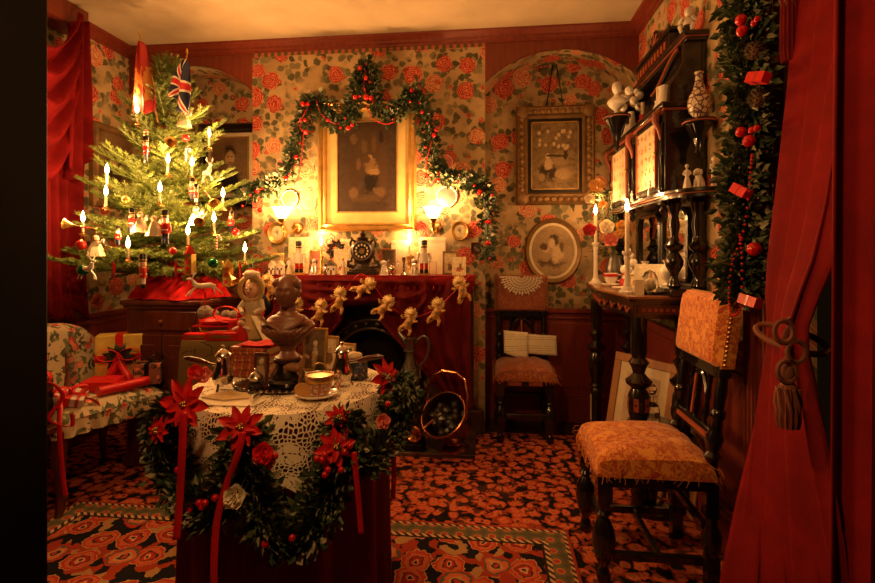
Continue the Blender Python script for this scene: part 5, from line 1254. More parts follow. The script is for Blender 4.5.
MB().sph((0, -.016, .246), (.036, .036, .042), 14, 10).sph((0, -.053, .242), .006, 6, 4).build('head', m_skin, dl_); MB().sph((0, .008, .262), (.037, .034, .036), 12, 8).build('hair', m_bark, dl_)
for s in (-1, 1): MB().sph((s*.013, -.050, .253), .0042, 6, 4).build('eye', m_pblack, dl_)
MB().sph((0, -.050, .228), (.007, .003, .003), 6, 4).build('mouth', m_pred, dl_)
MB().tube([(.056*cos(a), -.022+.012*cos(a), .252+.062*sin(a)) for a in [2*pi*i/20 for i in range(20)]], .013, 8, closed=True).build('bonnet_brim', m_straw, dl_); MB().sph((0, .025, .262), (.05, .045, .055), 14, 10).build('bonnet_crown', m_straw, dl_); MB().sph((.0, -.02, .325), (.045, .03, .022), 12, 8, fn=lambda q: 1+.15*sin(10*q.x)).build('ruffle', m_dress, dl_); MB().box((0, .0, .345), (.06, .02, .015)).build('bonnet_ribbon', m_ribbon, dl_)
rg = thing('doll', 'small doll in a red dress with white sleeve beside the scarlet bow', 'doll', (OT[0]+.115, OT[1]-.13, OB), .2); MB().lathe([(.03, 0), (.028, .03), (.014, .07)], 12, rib=.06, nr=6).build('dress', m_pred, rg); MB().sph((0, 0, .088), .017, 10, 8).build('head', m_skin, rg); MB().sph((0, .005, .094), .018, 10, 8).build('hair', m_bark, rg)
for s in (-1, 1): MB().tube([(s*.014, 0, .066), (s*.04, -.01, .055)], [.008, .007], 6).build('sleeve', m_pwhite, rg)
# unidentified dark shape with a red edge behind the bust
bt = thing('dark_shape', 'unidentified black rounded object with red trimming at the left end of the mantel', 'hat', P(262, 306, y=2.93), .3)
MB().sph((0, 0, 0), (.075, .05, .075), 16, 10, fn=lambda q: 1+.1*q.z).build('dark_body', m_pblack, bt); MB().tube([(.08*cos(a), -.01, .08*sin(a)) for a in [2*pi*i/20 for i in range(20)]], .009, 6, closed=True).build('trim', m_velvet, bt)

# ================================================================== WALL PICTURES, LAMPS AND PLATES
def frame(label, c, w, h, fw, depth_, mat, inner, rot=(0, 0, 0), mat_w=0, mat_m=None, name='framed_picture', cat='picture', carve=0, liner=None):
    """rectangular frame, panel centred on its origin, back at y=0, facing -y"""
    t = thing(name, label, cat, c, rot=rot)
    prof = [(0, 0), (0, -depth_*.7), (fw*.18, -depth_), (fw*.35, -depth_*.75), (fw*.6, -depth_*.6), (fw*.85, -depth_*.75), (fw, -depth_*.45), (fw, 0)]
    b = MB(); cor = [(-1, -1), (1, -1), (1, 1), (-1, 1)]; n = len(prof)
    vs = [(sx*(w/2-d), y, sz*(h/2-d)) for sx, sz in cor for d, y in prof]
    b.add(vs, [(i*n+k, i*n+k+1, ((i+1) % 4)*n+k+1, ((i+1) % 4)*n+k) for i in range(4) for k in range(n-1)]); b.build('frame', mat, t, auto=25)
    iw, ih = w-2*fw, h-2*fw
    if mat_w:
        MB().bb(-iw/2, iw/2, -depth_*.3, -.001, -ih/2, ih/2).build('mount', mat_m, t); iw -= 2*mat_w; ih -= 2*mat_w
    if liner:
        for q in ((-iw/2, iw/2, -ih/2, -ih/2+.008), (-iw/2, iw/2, ih/2-.008, ih/2), (-iw/2, -iw/2+.008, -ih/2, ih/2), (iw/2-.008, iw/2, -ih/2, ih/2)): MB().bb(q[0], q[1], -depth_*.45, -.002, q[2], q[3]).build('slip', liner, t)
    MB().bb(-iw/2, iw/2, -depth_*.38, -.002, -ih/2, ih/2).build('print', inner, t)
    if carve:
        for i in range(carve):
            k = i/carve*2*(w+h); 
            if k < w: x, z = -w/2+k, h/2
            elif k < w+h: x, z = w/2, h/2-(k-w)
            elif k < 2*w+h: x, z = w/2-(k-w-h), -h/2
            else: x, z = -w/2, -h/2+(k-2*w-h)
            x *= (w-fw*.9)/w; z *= (h-fw*.9)/h
            MB().sph((x, -depth_*.85, z), (.02, .012, .02), 8, 6, fn=lambda q: 1+.2*sin(12*q.x)*sin(12*q.z)).build('carved_leaf', mat, t)
        for sx in (-1, 1):
            for sz in (-1, 1): MB().sph((sx*(w/2-fw*.5), -depth_*.9, sz*(h/2-fw*.5)), (fw*.55, .02, fw*.55), 12, 8, fn=lambda q: 1+.15*sin(14*q.x)*sin(14*q.z)).build('carved_corner', mat, t)
    return t
# big gilt frame over the mantel, a mirror's dim reflection painted on its panel
m0, m1 = P(318, 103, y=BY-.03), P(416, 231, y=BY-.03); mw, mh = m1.x-m0.x, m0.z-m1.z
pg_ = printed('painted_reflection', (.028, .014, .006), [(.0, .10, .12, .20, (.05, .026, .010)), (-.10, -.05, .05, .22, (.045, .022, .008)), (.11, .0, .04, .2, (.06, .03, .012)), (.03, -.11, .06, .08, (.012, .006, .003)), (.03, .0, .055, .06, (.16, .09, .035)), (.02, .06, .02, .028, (.24, .135, .055)), (.05, -.035, .045, .025, (.22, .13, .05)), (0, .05, .03, .03, (.06, .03, .012)), (-.02, .14, .03, .06, (.085, .048, .018)), (.05, .16, .02, .08, (.08, .042, .016)), (-.06, .02, .02, .05, (.10, .05, .02)), (-.09, -.18, .04, .05, (.11, .06, .025)), (.09, -.17, .05, .04, (.10, .055, .022)), (-.09, .19, .03, .04, (.10, .055, .02)), (0, -.22, .10, .03, (.07, .038, .015)), (.1, .2, .02, .05, (.02, .01, .005))], 26)
gfm = frame('tall gilt frame with a painted dim mirror reflection hanging above the mantel under the holly garland', ((m0.x+m1.x)/2, BY, (m0.z+m1.z)/2), mw, mh, .055, .05, m_gilt, pg_, mat_w=.075, mat_m=M('gilt_mount', (.66, .46, .17), .5, .25, vary=.12), liner=m_gilt_dull)
# alcove: carved frame with crowd print, and oval print
a0, a1 = P(516, 107, y=AY-.04), P(595, 204, y=AY-.04); aw, ah = a1.x-a0.x, a0.z-a1.z
rr = random.Random(5); blobs = [(-.05, -.11, .075, .075, (.05, .03, .014)), (.06, -.13, .06, .05, (.38, .26, .13)), (.03, -.04, .075, .035, (.30, .20, .10)), (-.045, -.06, .035, .05, (.50, .36, .2)), (-.05, -.005, .018, .022, (.62, .46, .27)), (.075, .01, .02, .045, (.05, .03, .015)), (.075, .05, .014, .017, (.6, .44, .26)), (.02, .0, .09, .012, (.06, .04, .02)), (-.09, -.15, .03, .03, (.32, .22, .11))]
blobs += [(rr.uniform(-.11, .11), rr.uniform(.05, .18), .013, .016, (.6, .44, .25)) for _ in range(16)]
fr_ = frame('heavily carved dark frame holding a sepia crowd print in the alcove', ((a0.x+a1.x)/2, AY, (a0.z+a1.z)/2), aw, ah, .085, .06, m_gilt_dull, printed('print_crowd', (.11, .07, .03), blobs, 26, (.34, .23, .11)), mat_w=.022, mat_m=m_pblack, liner=m_gilt, carve=44)
top = P(556, 64, y=AY-.01)-Vector(fr_.location)
MB().tube([(-.06, -.02, ah/2-.01), (-.012+top.x*0, -.012, top.z), (.012, -.012, top.z), (.06, -.02, ah/2-.01)], .004, 5).build('hanging_cord', m_pblack, fr_)
def oval(label, c, rx, rz_, mat, inner, depth_=.03, rim=.02, mount=0, name='oval_frame', rot=(0, 0, 0), mm=None):
    t = thing(name, label, 'picture', c, rot=rot)
    prof = [(1, 0), (1, -.6), (1-.25*rim/rx, -1), (1-.6*rim/rx, -.7), (1-rim/rx, -.4)]
    b = MB(); n = 40
    vs = []
    for f, y in prof: vs += [(rx*f*cos(2*pi*k/n), y*depth_, rz_*f*sin(2*pi*k/n)) for k in range(n)]
    b.add(vs, [(i*n+k, i*n+(k+1) % n, (i+1)*n+(k+1) % n, (i+1)*n+k) for i in range(len(prof)-1) for k in range(n)]); b.build('frame', mat, t)
    f = 1-rim/rx
    MB().prism([(rx*f*cos(2*pi*k/n), rz_*f*sin(2*pi*k/n)) for k in range(n)], -depth_*.35, -.001).build('mount' if mount else 'print', (mm or m_cream) if mount else inner, t)
    if mount: f2 = f-mount/rx; MB().prism([(rx*f2*cos(2*pi*k/n), rz_*(f-mount/rz_)*sin(2*pi*k/n)) for k in range(n)], -depth_*.42, -.001).build('print', inner, t)
    return t
o0, o1 = P(525, 218, y=AY-.03), P(582, 284, y=AY-.03)
oval('oval print of two figures in a dark and gilt frame below the carved frame', ((o0.x+o1.x)/2, AY, (o0.z+o1.z)/2), (o1.x-o0.x)/2, (o0.z-o1.z)/2, m_gilt_dull, printed('print_lady', (.34, .23, .12), [(-.01, -.075, .10, .055, (.13, .08, .04)), (.03, -.02, .055, .075, (.58, .42, .24)), (.01, .075, .042, .045, (.09, .055, .03)), (-.01, .055, .028, .036, (.62, .46, .28)), (-.05, .01, .026, .032, (.60, .44, .26)), (-.065, .03, .03, .028, (.12, .07, .04)), (-.05, -.045, .05, .035, (.42, .29, .16)), (.06, .03, .02, .05, (.16, .10, .05))], 14, (.44, .31, .17)), .035, .03, .018)
# wall trinkets on the chimney breast
rg_ = printed('print_mini', (.48, .36, .2), [(0, .005, .014, .022, (.16, .09, .05)), (0, .018, .008, .010, (.5, .36, .22))], 30)
def wl(px, py, dy=0): p = P(px, py, y=BY); return (p.x, BY, p.z)
oval('gilt oval miniature left of the mantel below the left gas lamp', wl(278, 233), .068, .082, m_gilt, rg_, .03, .026); oval('gilt oval miniature right of the mantel near the square miniature', wl(460, 231), .06, .068, m_gilt, rg_, .028, .022)
frame('tiny square framed miniature beside the right end of the mantel', wl(476, 248), .065, .075, .014, .015, m_mahog, printed('print_sq', (.05, .04, .04), [(0, 0, .014, .018, (.3, .2, .12))], 40))
def plate(label, px, py, r, rimm):
    t = thing('wall_plate', label, 'plate', wl(px, py), rot=(pi/2, 0, 0)); MB().lathe([(.0005, .006), (r*.6, .006), (r*.68, .012), (r, .02), (r*.98, .024), (r*.66, .016), (r*.58, .010), (.0005, .010)], 32).build('dish', m_white, t)
    MB().lathe([(r*.72, .0175), (r*.80, .0215), (r*.92, .0235), (r*.94, .0225)], 32).build('rim_band', rimm, t); MB().lathe([(.001, .0105), (r*.4, .0112), (r*.42, .0095)], 20).build('centre', rg_, t); return t
plate('white round plate with a dark border high right of the gilt frame', 447, 197, .070, m_pewter); plate('small pink bordered plate among the garland right of the gilt frame', 445, 163, .055, m_pink); plate('round plate with a tan border left of the gilt frame', 291, 199, .060, m_gilt_dull); plate('small plate half hidden by the left garland', 284, 166, .05, m_pink)
# left alcove portrait and left wall portrait
l0, l1 = P(196, 124, y=AY-.04), P(253, 206, y=AY-.04)
frame('black framed portrait of a dark suited sitter half hidden behind the tree', (-1.97, AY, (l0.z+l1.z)/2), .50, l0.z-l1.z, .07, .05, m_black, printed('print_man', (.16, .10, .05), [(0, -.16, .13, .16, (.015, .010, .007)), (0, .095, .055, .055, (.03, .02, .012)), (0, .055, .046, .062, (.55, .38, .21)), (0, -.02, .02, .028, (.6, .46, .28)), (-.016, .065, .009, .006, (.06, .04, .02)), (.016, .065, .009, .006, (.06, .04, .02)), (0, .02, .018, .006, (.12, .06, .03))], 9, (.26, .17, .085)), mat_w=.03, mat_m=m_cream, liner=m_gilt)
lw0, lw1 = P(93, 125, x=XL+.03), P(136, 210, x=XL+.03)
frame('gilt framed portrait on the left wall behind the tree beside the curtain', (XL, (lw0.y+lw1.y)/2, 1.78), lw1.y-lw0.y, .56, .05, .045, m_gilt_dull, printed('print_woman', (.12, .07, .03), [(0, -.05, .10, .16, (.035, .02, .012)), (0, .06, .045, .06, (.40, .26, .14)), (0, .10, .055, .04, (.03, .018, .012))], 10), rot=(0, 0, pi/2))
# gas lamps
def gas(px, py, label):
    p = P(px, py, y=3.06); w0 = P(px+(16 if px < 350 else 4), 228, y=BY); t = thing('gas_lamp', label, 'lamp', (p.x, p.y, p.z))
    d = Vector((w0.x-p.x, BY-p.y, w0.z-p.z))
    MB().lathe([(.045, 0), (.045, .01), (.03, .018), (.012, .02)], 6, d-Vector((0, .0, 0)), M=Matrix.Rotation(pi/2, 3, 'X')).build('wall_plate', m_brass, t, auto=20)
    MB().tube([d+Vector((0, -.02, 0)), d*.6+Vector((0, 0, -.06)), Vector((0, 0, -.085)), Vector((0, 0, -.03))], .006, 8).build('arm', m_brass, t)
    MB().lathe([(.008, -.055), (.016, -.045), (.012, -.03), (.024, -.015), (.026, -.002)], 14).build('gallery', m_brass, t)
    MB().lathe([(.024, -.003), (.034, .010), (.044, .028), (.050, .046), (.058, .062), (.068, .070)], 28).build('shade', m_shade, t, solid=.0015)
    MB().lathe([(.004, .0), (.013, .02), (.011, .035), (.001, .06)], 12).build('flame', m_flame, t)
    lamp((0, 0, .085), GAS_W, .03, parent=t); return t
gas(282, 218, 'lit flared glass gas lamp on the left of the chimney breast'); gas(433, 218, 'lit flared glass gas lamp on the right of the chimney breast')
# hanging lamp added out of view in the doorway to light the table front
hg = thing('added_lamp', 'brass gas lamp with an opal shade added out of view in the doorway to light the round table', 'lamp', (-.45, .62, 2.02))
MB().tube([(0, 0, .16), (0, 0, CH-2.02)], .006, 8).build('rod', m_brass, hg); MB().lathe([(.05, CH-2.02-.03), (.05, CH-2.02)], 16).build('ceiling_rose', m_brass, hg)
for k in range(3): a = 2*pi*k/3; MB().tube([(.13*cos(a), .13*sin(a), .02), (.10*cos(a), .10*sin(a), .10), (0, 0, .17)], .004, 6).build('arm', m_brass, hg)
MB().lathe([(.008, .06), (.02, .07), (.035, .10), (.02, .14), (.008, .17)], 18).build('burner', m_brass, hg); MB().lathe([(.13, .02), (.12, .05), (.08, .075), (.05, .085)], 24).build('shade', emis('lit_opal_shade', (1, .62, .24), 2.0, .75), hg, solid=.002)
MB().lathe([(.004, 0), (.014, .02), (.012, .04), (.001, .065)], 12).build('flame', m_flame, hg); lamp((0, 0, -.03), HANG_W, .05, parent=hg)

# ================================================================== GARLAND OVER THE MANTEL
g2 = thing('garland', 'holly garland with red berries swagged round the gilt frame above the mantel', 'garland', (0, 0, 0))
gpx = [(246, 200), (252, 190), (268, 187), (284, 178), (292, 160), (300, 138), (306, 112), (316, 98), (326, 112), (338, 124), (350, 118), (357, 98), (360, 80), (366, 66), (371, 82), (375, 100), (384, 116), (396, 114), (407, 98), (415, 92), (422, 108), (428, 130), (432, 152), (437, 172), (452, 178), (468, 184), (480, 184), (487, 200), (487, 235), (488, 270)]
foliage(g2, [P(px, py, y=BY-.07) for px, py in gpx], .062, 3600, .042, 8, .16, flat=(0, -1, 0))
rb_ = random.Random(4); pp = path_pts([P(px, py, y=BY-.13) for px, py in gpx], 60)
for px, py, r in ((303, 104, .018), (308, 104, .015), (305, 120, .014), (348, 128, .017), (352, 125, .014), (355, 97, .016), (366, 97, .02), (371, 98, .018), (360, 68, .018), (366, 78, .016), (412, 90, .018), (434, 135, .016), (436, 130, .013), (286, 178, .018), (306, 132, .018), (480, 192, .018), (488, 243, .018), (489, 222, .016), (257, 191, .016), (296, 157, .016), (438, 180, .014), (260, 210, .018), (422, 112, .012), (328, 120, .013)):
    berry(g2, P(px, py, y=BY-.135), r)
for p in pp[::2]: berry(g2, p+Vector((rb_.uniform(-.05, .05), 0, rb_.uniform(-.05, .05))), .009)
for seg in ([(310, 102), (300, 125), (305, 133)], [(316, 100), (322, 115), (335, 124), (340, 122)], [(366, 104), (372, 118), (385, 124), (394, 122)], [(366, 70), (364, 85), (367, 98)], [(432, 140), (426, 165), (430, 186), (435, 180)], [(304, 130), (300, 170), (294, 185)]):
    MB().tube(path_pts([P(*q, y=BY-.12) for q in seg], 24), .003, 5).build('cord', m_ribbon, g2)
# ================================================================== KITTENS STRUNG ALONG THE MANTEL
CYK = BY-.262-.045
kp = [(270, 283), (298, 306), (322, 308), (341, 296), (369, 286), (388, 304), (411, 317), (438, 307), (460, 285)]
kpos = [P(px, py, y=CYK) for px, py in kp]
anch = [(258, 275), kp[0], kp[1], kp[2], kp[3], (362, 274), kp[5], kp[6], kp[7], (470, 275)]
one(MB().tube([q for q in path_pts([P(*a, y=CYK+.012) for a in anch], 90)], .0028, 5), 'red_string', m_ribbon, 'thin red string looped along the front of the mantel carrying the kittens', 'string', (0, 0, 0))
m_cat = M('kitten_tabby', (.62, .34, .10), .5, vary=.7, sc=60); m_catl = M('kitten_pale', (.82, .60, .24), .45, vary=.3, sc=60)
kl = ['half hidden behind the bust', 'tucked beside the bust shoulder', 'second from the bust, below the left drape', 'with raised paw left of the clock', 'stretched out directly under the clock', 'right of the clock above the arch', 'hanging lowest of the row', 'over the right velvet drape', 'at the right end of the mantel']
def kitten(p, label, lean, sc=1.0):
    t = thing('kitten_ornament', 'tabby kitten ornament with a gold ruff '+label, 'ornament', p, rot=(0, lean, 0), group='kittens strung along the mantel', sc=sc)
    MB().tube([(0, 0, .005), (.004, -.004, -.025), (0, -.004, -.055), (0, 0, -.075)], [.014, .022, .024, .014], 10).build('body', m_cat, t)
    rf = MB()
    for i in range(14):
        a = 2*pi*i/14; rf.leaf((0, -.008, .008), (cos(a), -.15, sin(a)*.8+.35), (0, -1, 0), .040, .020)
    rf.build('ruff', m_gold if False else m_catl, t, solid=.0015)
    MB().sph((0, -.02, .022), (.021, .019, .019), 12, 8).sph((0, -.04, .017), (.009, .006, .007), 8, 6).build('head', m_catl, t)
    for s in (-1, 1):
        MB().lathe([(.009, 0), (.001, .018)], 6, (s*.013, -.02, .034)).build('ear', m_cat, t)
        MB().tube([(s*.014, -.008, -.012), (s*.034, -.018, -.022), (s*.048, -.02, -.012)], [.009, .008, .006], 7).build('foreleg', m_cat, t)
        MB().tube([(s*.012, 0, -.06), (s*.030, -.012, -.08), (s*.028, -.01, -.105)], [.012, .010, .007], 7).build('hind_leg', m_cat, t)
    MB().tube([(0, .006, -.07), (-.02, .008, -.10), (-.045, .008, -.095)], [.006, .005, .004], 6).build('tail', m_cat, t); return t
for i, (p, lb, ln) in enumerate(zip(kpos, kl, (-.3, .3, .25, .2, 1.0, .7, .35, .25, -.3))): kitten((p.x, p.y-.012, p.z+.01), lb, ln, 1.12)

# ================================================================== MANTEL ORNAMENTS
ZM = MZ+.0066
def mx(px, y): return XatY(px, y)
ph = [printed('print_card_%d' % i, bg, bl, 40) for i, (bg, bl) in enumerate((((.5, .4, .24), [(0, .05, .02, .03, (.2, .12, .06)), (0, .08, .011, .013, (.55, .4, .25))]), ((.62, .5, .3), [(0, .04, .03, .02, (.45, .12, .08)), (.01, .06, .012, .02, (.12, .14, .06))]), ((.10, .07, .04), [(0, .05, .02, .032, (.4, .28, .16)), (0, .09, .011, .013, (.55, .4, .25))]), ((.55, .22, .16), [(0, .05, .025, .035, (.65, .5, .34))])))]
def mcard(px, y, w, top, label, mat, fr=None, rz=0, lean=.1, name='greeting_card', cat='card', fw=.012):
    return card(name, label, cat, (mx(px, y), y, ZM), w, ZatY(px, top, y)-ZM, rz, mat, lean, frame=fr, fw=fw)
mcard(276, 3.06, .10, 253, 'gilt photo frame at the left end of the mantel', ph[0], m_gilt, name='photo_frame', cat='frame'); mcard(300, 3.19, .17, 237, 'tall cream calendar card behind the left nutcracker', ph[1], lean=.05)
mcard(315, 3.13, .085, 250, 'pink arched picture frame behind the spotted dog', ph[3], m_gilt, name='photo_frame', cat='frame'); mcard(341, 3.13, .105, 249, 'cream scalloped card left of the mantel clock', ph[1]); mcard(388, 3.12, .10, 249, 'dark portrait in a gilt frame right of the mantel clock', ph[2], m_gilt_dull, name='photo_frame', cat='frame')
mcard(432, 3.19, .18, 237, 'wide cream card behind the right nutcracker', m_cream, lean=.05); mcard(450, 3.13, .10, 251, 'wooden photo frame near the right end of the mantel', ph[0], m_gilt_dull, name='photo_frame', cat='frame'); mcard(459, 3.05, .088, 257, 'small white card at the right end of the mantel', ph[1], rz=-.1)
mcard(346, 3.19, .11, 239, 'tall pale card just left of the clock by the gilt frame', ph[1], lean=.04); mcard(400, 3.19, .12, 240, 'tall gold edged card right of the clock by the gilt frame', m_cream, lean=.04)
def nut(px, h_top, label): y = 3.04; soldier((mx(px, y), y, ZM), ZatY(px, h_top, y)-ZM, label, rz=.1, coat=m_pwhite, legs=m_pred, group='nutcrackers on the mantel')
nut(299, 241, 'white coated nutcracker with red trousers left of the clock'); nut(424, 240, 'white coated nutcracker with red trousers right of the clock')
m_spot = M('glaze_brown', (.22, .07, .03), .25)
beast((mx(314, 3.02), 3.02, ZM), .115, 'brown spotted white china dog left of the clock', (m_white, m_white), .35, m_spot); beast((mx(384, 3.02), 3.02, ZM), .105, 'plain white china dog right of the clock', (m_white, m_white), -.2); beast((mx(414, 3.03), 3.03, ZM), .115, 'brown eared china dog beside the right nutcracker', (m_white, m_white), -.3, m_spot)
MC = (m_white, m_cream, m_skin)
fig((mx(289, 3.02), 3.02, ZM), .12, 'cream china lady left of the left nutcracker', MC); fig((mx(343, 3.02), 3.02, ZM), .115, 'cream china lady close to the left of the clock', MC); fig((mx(324, 3.04), 3.04, ZM), .075, 'small china boy between dog and house on the mantel', MC, kind='man'); fig((mx(398, 3.04), 3.04, ZM), .10, 'china figure by the silver candlestick right of the clock', MC, kind='man')
fig((mx(407, 3.07), 3.07, ZM), .085, 'small china lady behind the brown eared dog', MC)
for px, w, lb in ((272.5, .04, 'white china cottage at the far left of the mantel'), (281, .04, 'white china cottage second from the left of the mantel'), (332, .055, 'grey roofed china cottage left of the clock')):
    t = thing('china_cottage', lb, 'ornament', (mx(px, 3.015), 3.015, ZM)); MB().box((0, 0, .03), (w, .04, .06)).build('walls', m_white, t, bev=.003); MB().prism([(-w*.56, .06), (w*.56, .06), (0, .09)], -.023, .023).build('roof', m_pewter if px > 300 else m_cream, t); MB().box((0, -.021, .018), (.012, .003, .03)).build('door', m_spot, t)
    for s in (-1, 1): MB().box((s*w*.3, -.021, .038), (.009, .003, .013)).build('window', m_navy, t)
one(MB().lathe([(.022, 0), (.024, .09), (.022, .09), (.020, .006), (.001, .005)], 20), 'glass_tumbler', m_glass, 'clear glass tumbler right of the right nutcracker', 'glass', (mx(433, 3.03), 3.03, ZM)); urn((mx(392, 3.0), 3.0, ZM), .075, 'small silver lidded pot right of the white dog', m_silver, 'silver_pot')
one(MB().lathe([(.02, 0), (.022, .006), (.008, .02), (.010, .05), (.006, .08), (.014, .10), (.014, .115), (.008, .115)], 14), 'silver_candlestick', m_silver, 'empty silver candlestick right of the clock', 'candlestick', (mx(404, 3.0), 3.0, ZM))
one(MB().lathe([(.014, 0), (.018, .03), (.008, .05), (.010, .07), (.006, .07)], 14), 'silver_bottle', m_silver, 'tiny silver bottle right of the spotted dog', 'bottle', (mx(325.5, 3.0), 3.0, ZM))
# two brass candlesticks added against the wall in place of reflected lamp glows
candlestick((mx(321, 3.17), 3.17, ZM), .12, .075, 'added brass candlestick burning behind the pink frame in place of a reflected glow', m_brass, watt=CANDLE_W*.8, oct=16, r=.8); candlestick((mx(409, 3.17), 3.17, ZM), .12, .075, 'added brass candlestick burning behind the right of the clock in place of a reflected glow', m_brass, watt=CANDLE_W*.8, oct=16, r=.8)
# clock
ck = thing('mantel_clock', 'ornate black mantel clock with round dial in the middle of the mantel', 'clock', (mx(363, 3.07), 3.07, ZM)); m_brz = M('dark_bronze', (.05, .035, .025), .35, .7, bump=.6, bsc=70)
MB().box((0, 0, .012), (.19, .09, .024)).box((0, 0, .03), (.165, .078, .014)).build('plinth', m_brz, ck, bev=.003); MB().lathe([(.075, .037), (.05, .055), (.045, .075), (.06, .095)], 20, sy=.5).build('waist', m_brz, ck)
MB().lathe([(.001, -.032), (.070, -.032), (.078, -.02), (.078, .02), (.070, .03), (.001, .03)], 32, (0, 0, .155), M=Matrix.Rotation(pi/2, 3, 'X')).build('case', m_brz, ck)
MB().lathe([(.052, .03), (.060, .038), (.066, .034), (.068, .028)], 32, (0, 0, .155), M=Matrix.Rotation(pi/2, 3, 'X')).build('bezel', m_pewter, ck); dial = MB().lathe([(.001, .031), (.054, .032), (.055, .028)], 32, (0, 0, .155), M=Matrix.Rotation(pi/2, 3, 'X')).build('dial', m_pblack, ck)
for k in range(12): a = 2*pi*k/12; MB().box((.040*sin(a), -.034, .155+.040*cos(a)), (.010, .002, .014), M=None).build('numeral', m_cream, dial)
MB().lathe([(.001, .033), (.018, .034), (.019, .031)], 20, (0, 0, .155), M=Matrix.Rotation(pi/2, 3, 'X')).build('centre_disc', m_gilt_dull, dial)
for a, l in ((.9, .024), (-1.9, .034)): MB().tube([(0, -.036, .155), (l*sin(a), -.036, .155+l*cos(a))], .0016, 5).build('hand', m_gold, dial)
for s in (-1, 1): MB().tube([(s*.06, 0, .05), (s*.10, 0, .06), (s*.098, 0, .085), (s*.078, 0, .09), (s*.075, 0, .12)], [.012, .014, .012, .009, .006], 8).build('scroll', m_brz, ck); MB().tube([(s*.05, 0, .215), (s*.075, 0, .23), (s*.085, 0, .205), (s*.08, 0, .18)], [.008, .011, .009, .005], 8).build('scroll', m_brz, ck)
MB().lathe([(.035, .228), (.04, .238), (.02, .25), (.024, .265), (.008, .28), (.001, .295)], 14).build('finial', m_brz, ck)
# dark cut-out cherub plaque left of the clock
cpq = thing('bronze_plaque', 'dark bronze leafy ornament standing left of the clock', 'ornament', (mx(336, 3.16), 3.16, ZM)); lf = MB()
for i in range(26): a = 2*pi*i/26; r = .02+.035*(i % 3)/2; lf.leaf((r*.6*cos(a), 0, .165+r*.7*sin(a)), (cos(a), -.2, sin(a)), (0, -1, 0), .04, .026)
lf.build('leaves', m_brz, cpq, solid=.003); MB().lathe([(.03, 0), (.03, .01), (.008, .03), (.006, .16)], 10).build('stem', m_brz, cpq)

# ================================================================== HEARTH: ewer and coal scuttle
HZ = .0285
m_coal = M('coal', (.02, .018, .016), .35, bump=.6, bsc=50)
ep = P(410, 402, y=2.86); ew = thing('ewer', 'tall pewter ewer with scrolled handle standing before the fireplace on a block', 'jug', (ep.x, 2.86, .295))
MB().lathe([(.062, 0), (.066, .012), (.04, .03), (.022, .05), (.030, .07), (.055, .10), (.062, .14), (.05, .20), (.028, .26), (.024, .32), (.034, .37), (.040, .385), (.032, .385)], 24).build('body', m_pewter, ew)
MB().tube(path_pts([(.03, 0, .36), (.085, 0, .40), (.115, 0, .35), (.10, 0, .27), (.06, 0, .22), (.05, 0, .20)], 22), .009, 8).build('handle', m_pewter, ew); MB().tube([(-.02, 0, .36), (-.055, 0, .40), (-.07, 0, .42)], [.022, .015, .008], 8).build('spout', m_pewter, ew)
for z in (.09, .21, .31): MB().lathe([(.04, z), (.062 if z < .1 else .05 if z < .25 else .03, z+.004), (.03, z+.010)], 20).build('ring', m_pewter, ew)
hb = thing('hearth_block', 'black marble block on the hearth under the pewter ewer', 'plinth', (ep.x, 2.86, HZ)); MB().bb(-.085, .085, -.07, .07, 0, .04).bb(-.07, .07, -.06, .06, .04, .23).bb(-.085, .085, -.07, .07, .23, .265).build('block', m_iron, hb, bev=.005)
sp_ = P(446, 432, z=.007); sc_ = thing('coal_scuttle', 'copper helmet coal scuttle full of coal with a scoop on the hearth', 'coal scuttle', (XatY(447, 2.80), 2.80, .0285), -.5, sc=1.08)
MB().lathe([(.085, 0), (.09, .012), (.05, .03), (.04, .055), (.05, .09)], 24, (0, .06, 0)).build('foot', m_copper, sc_)
SR = Matrix.Rotation(.85, 3, 'X'); SC0 = Vector((0, .11, .085)); m_dcop = M('dark_copper', (.20, .085, .045), .32, .9)
MB().lathe([(.001, -.015), (.06, -.01), (.095, .03), (.112, .08), (.118, .14), (.128, .20), (.124, .20), (.112, .14), (.106, .08), (.088, .035), (.001, .0)], 40, SC0, M=SR).build('bowl', m_dcop, sc_)
MB().tube([SC0+SR@Vector((.128*cos(a), .128*sin(a), .20)) for a in [2*pi*i/40 for i in range(40)]], .0055, 8, closed=True).build('rim', m_copper, sc_)
MB().tube([(-.128, -.02, .20), (-.13, -.0, .33), (-.10, .02, .40), (-.05, .03, .425), (.05, .03, .425), (.10, .02, .40), (.13, 0, .33), (.128, -.02, .20)], .007, 8).build('bail_handle', m_copper, sc_); MB().tube([(-.05, .03, .427), (.05, .03, .427)], .013, 10).build('grip', m_copper, sc_)
rc_ = random.Random(2)
for i in range(34):
    a = rc_.uniform(0, 2*pi); r = .09*rc_.random()**.5; MB().sph(SC0+SR@Vector((r*cos(a), r*sin(a), .12+rc_.uniform(0, .05))), rc_.uniform(.020, .032), 7, 5, fn=lambda q: 1+.18*sin(7*q.x+i)*sin(5*q.y+2)).build('coal', m_coal, sc_, smooth=False)
SM = Matrix.Rotation(.25, 3, 'Z')@Matrix.Rotation(1.35, 3, 'X')
MB().lathe([(.020, -.02), (.024, 0), (.038, .05), (.040, .09), (.034, .095), (.001, .08)], 24, (-.085, -.13, .13), M=SM).build('scoop', m_copper, sc_); MB().tube([(-.085, -.11, .135), (-.07, -.02, .17)], [.010, .009], 8).build('scoop_handle', m_copper, sc_)

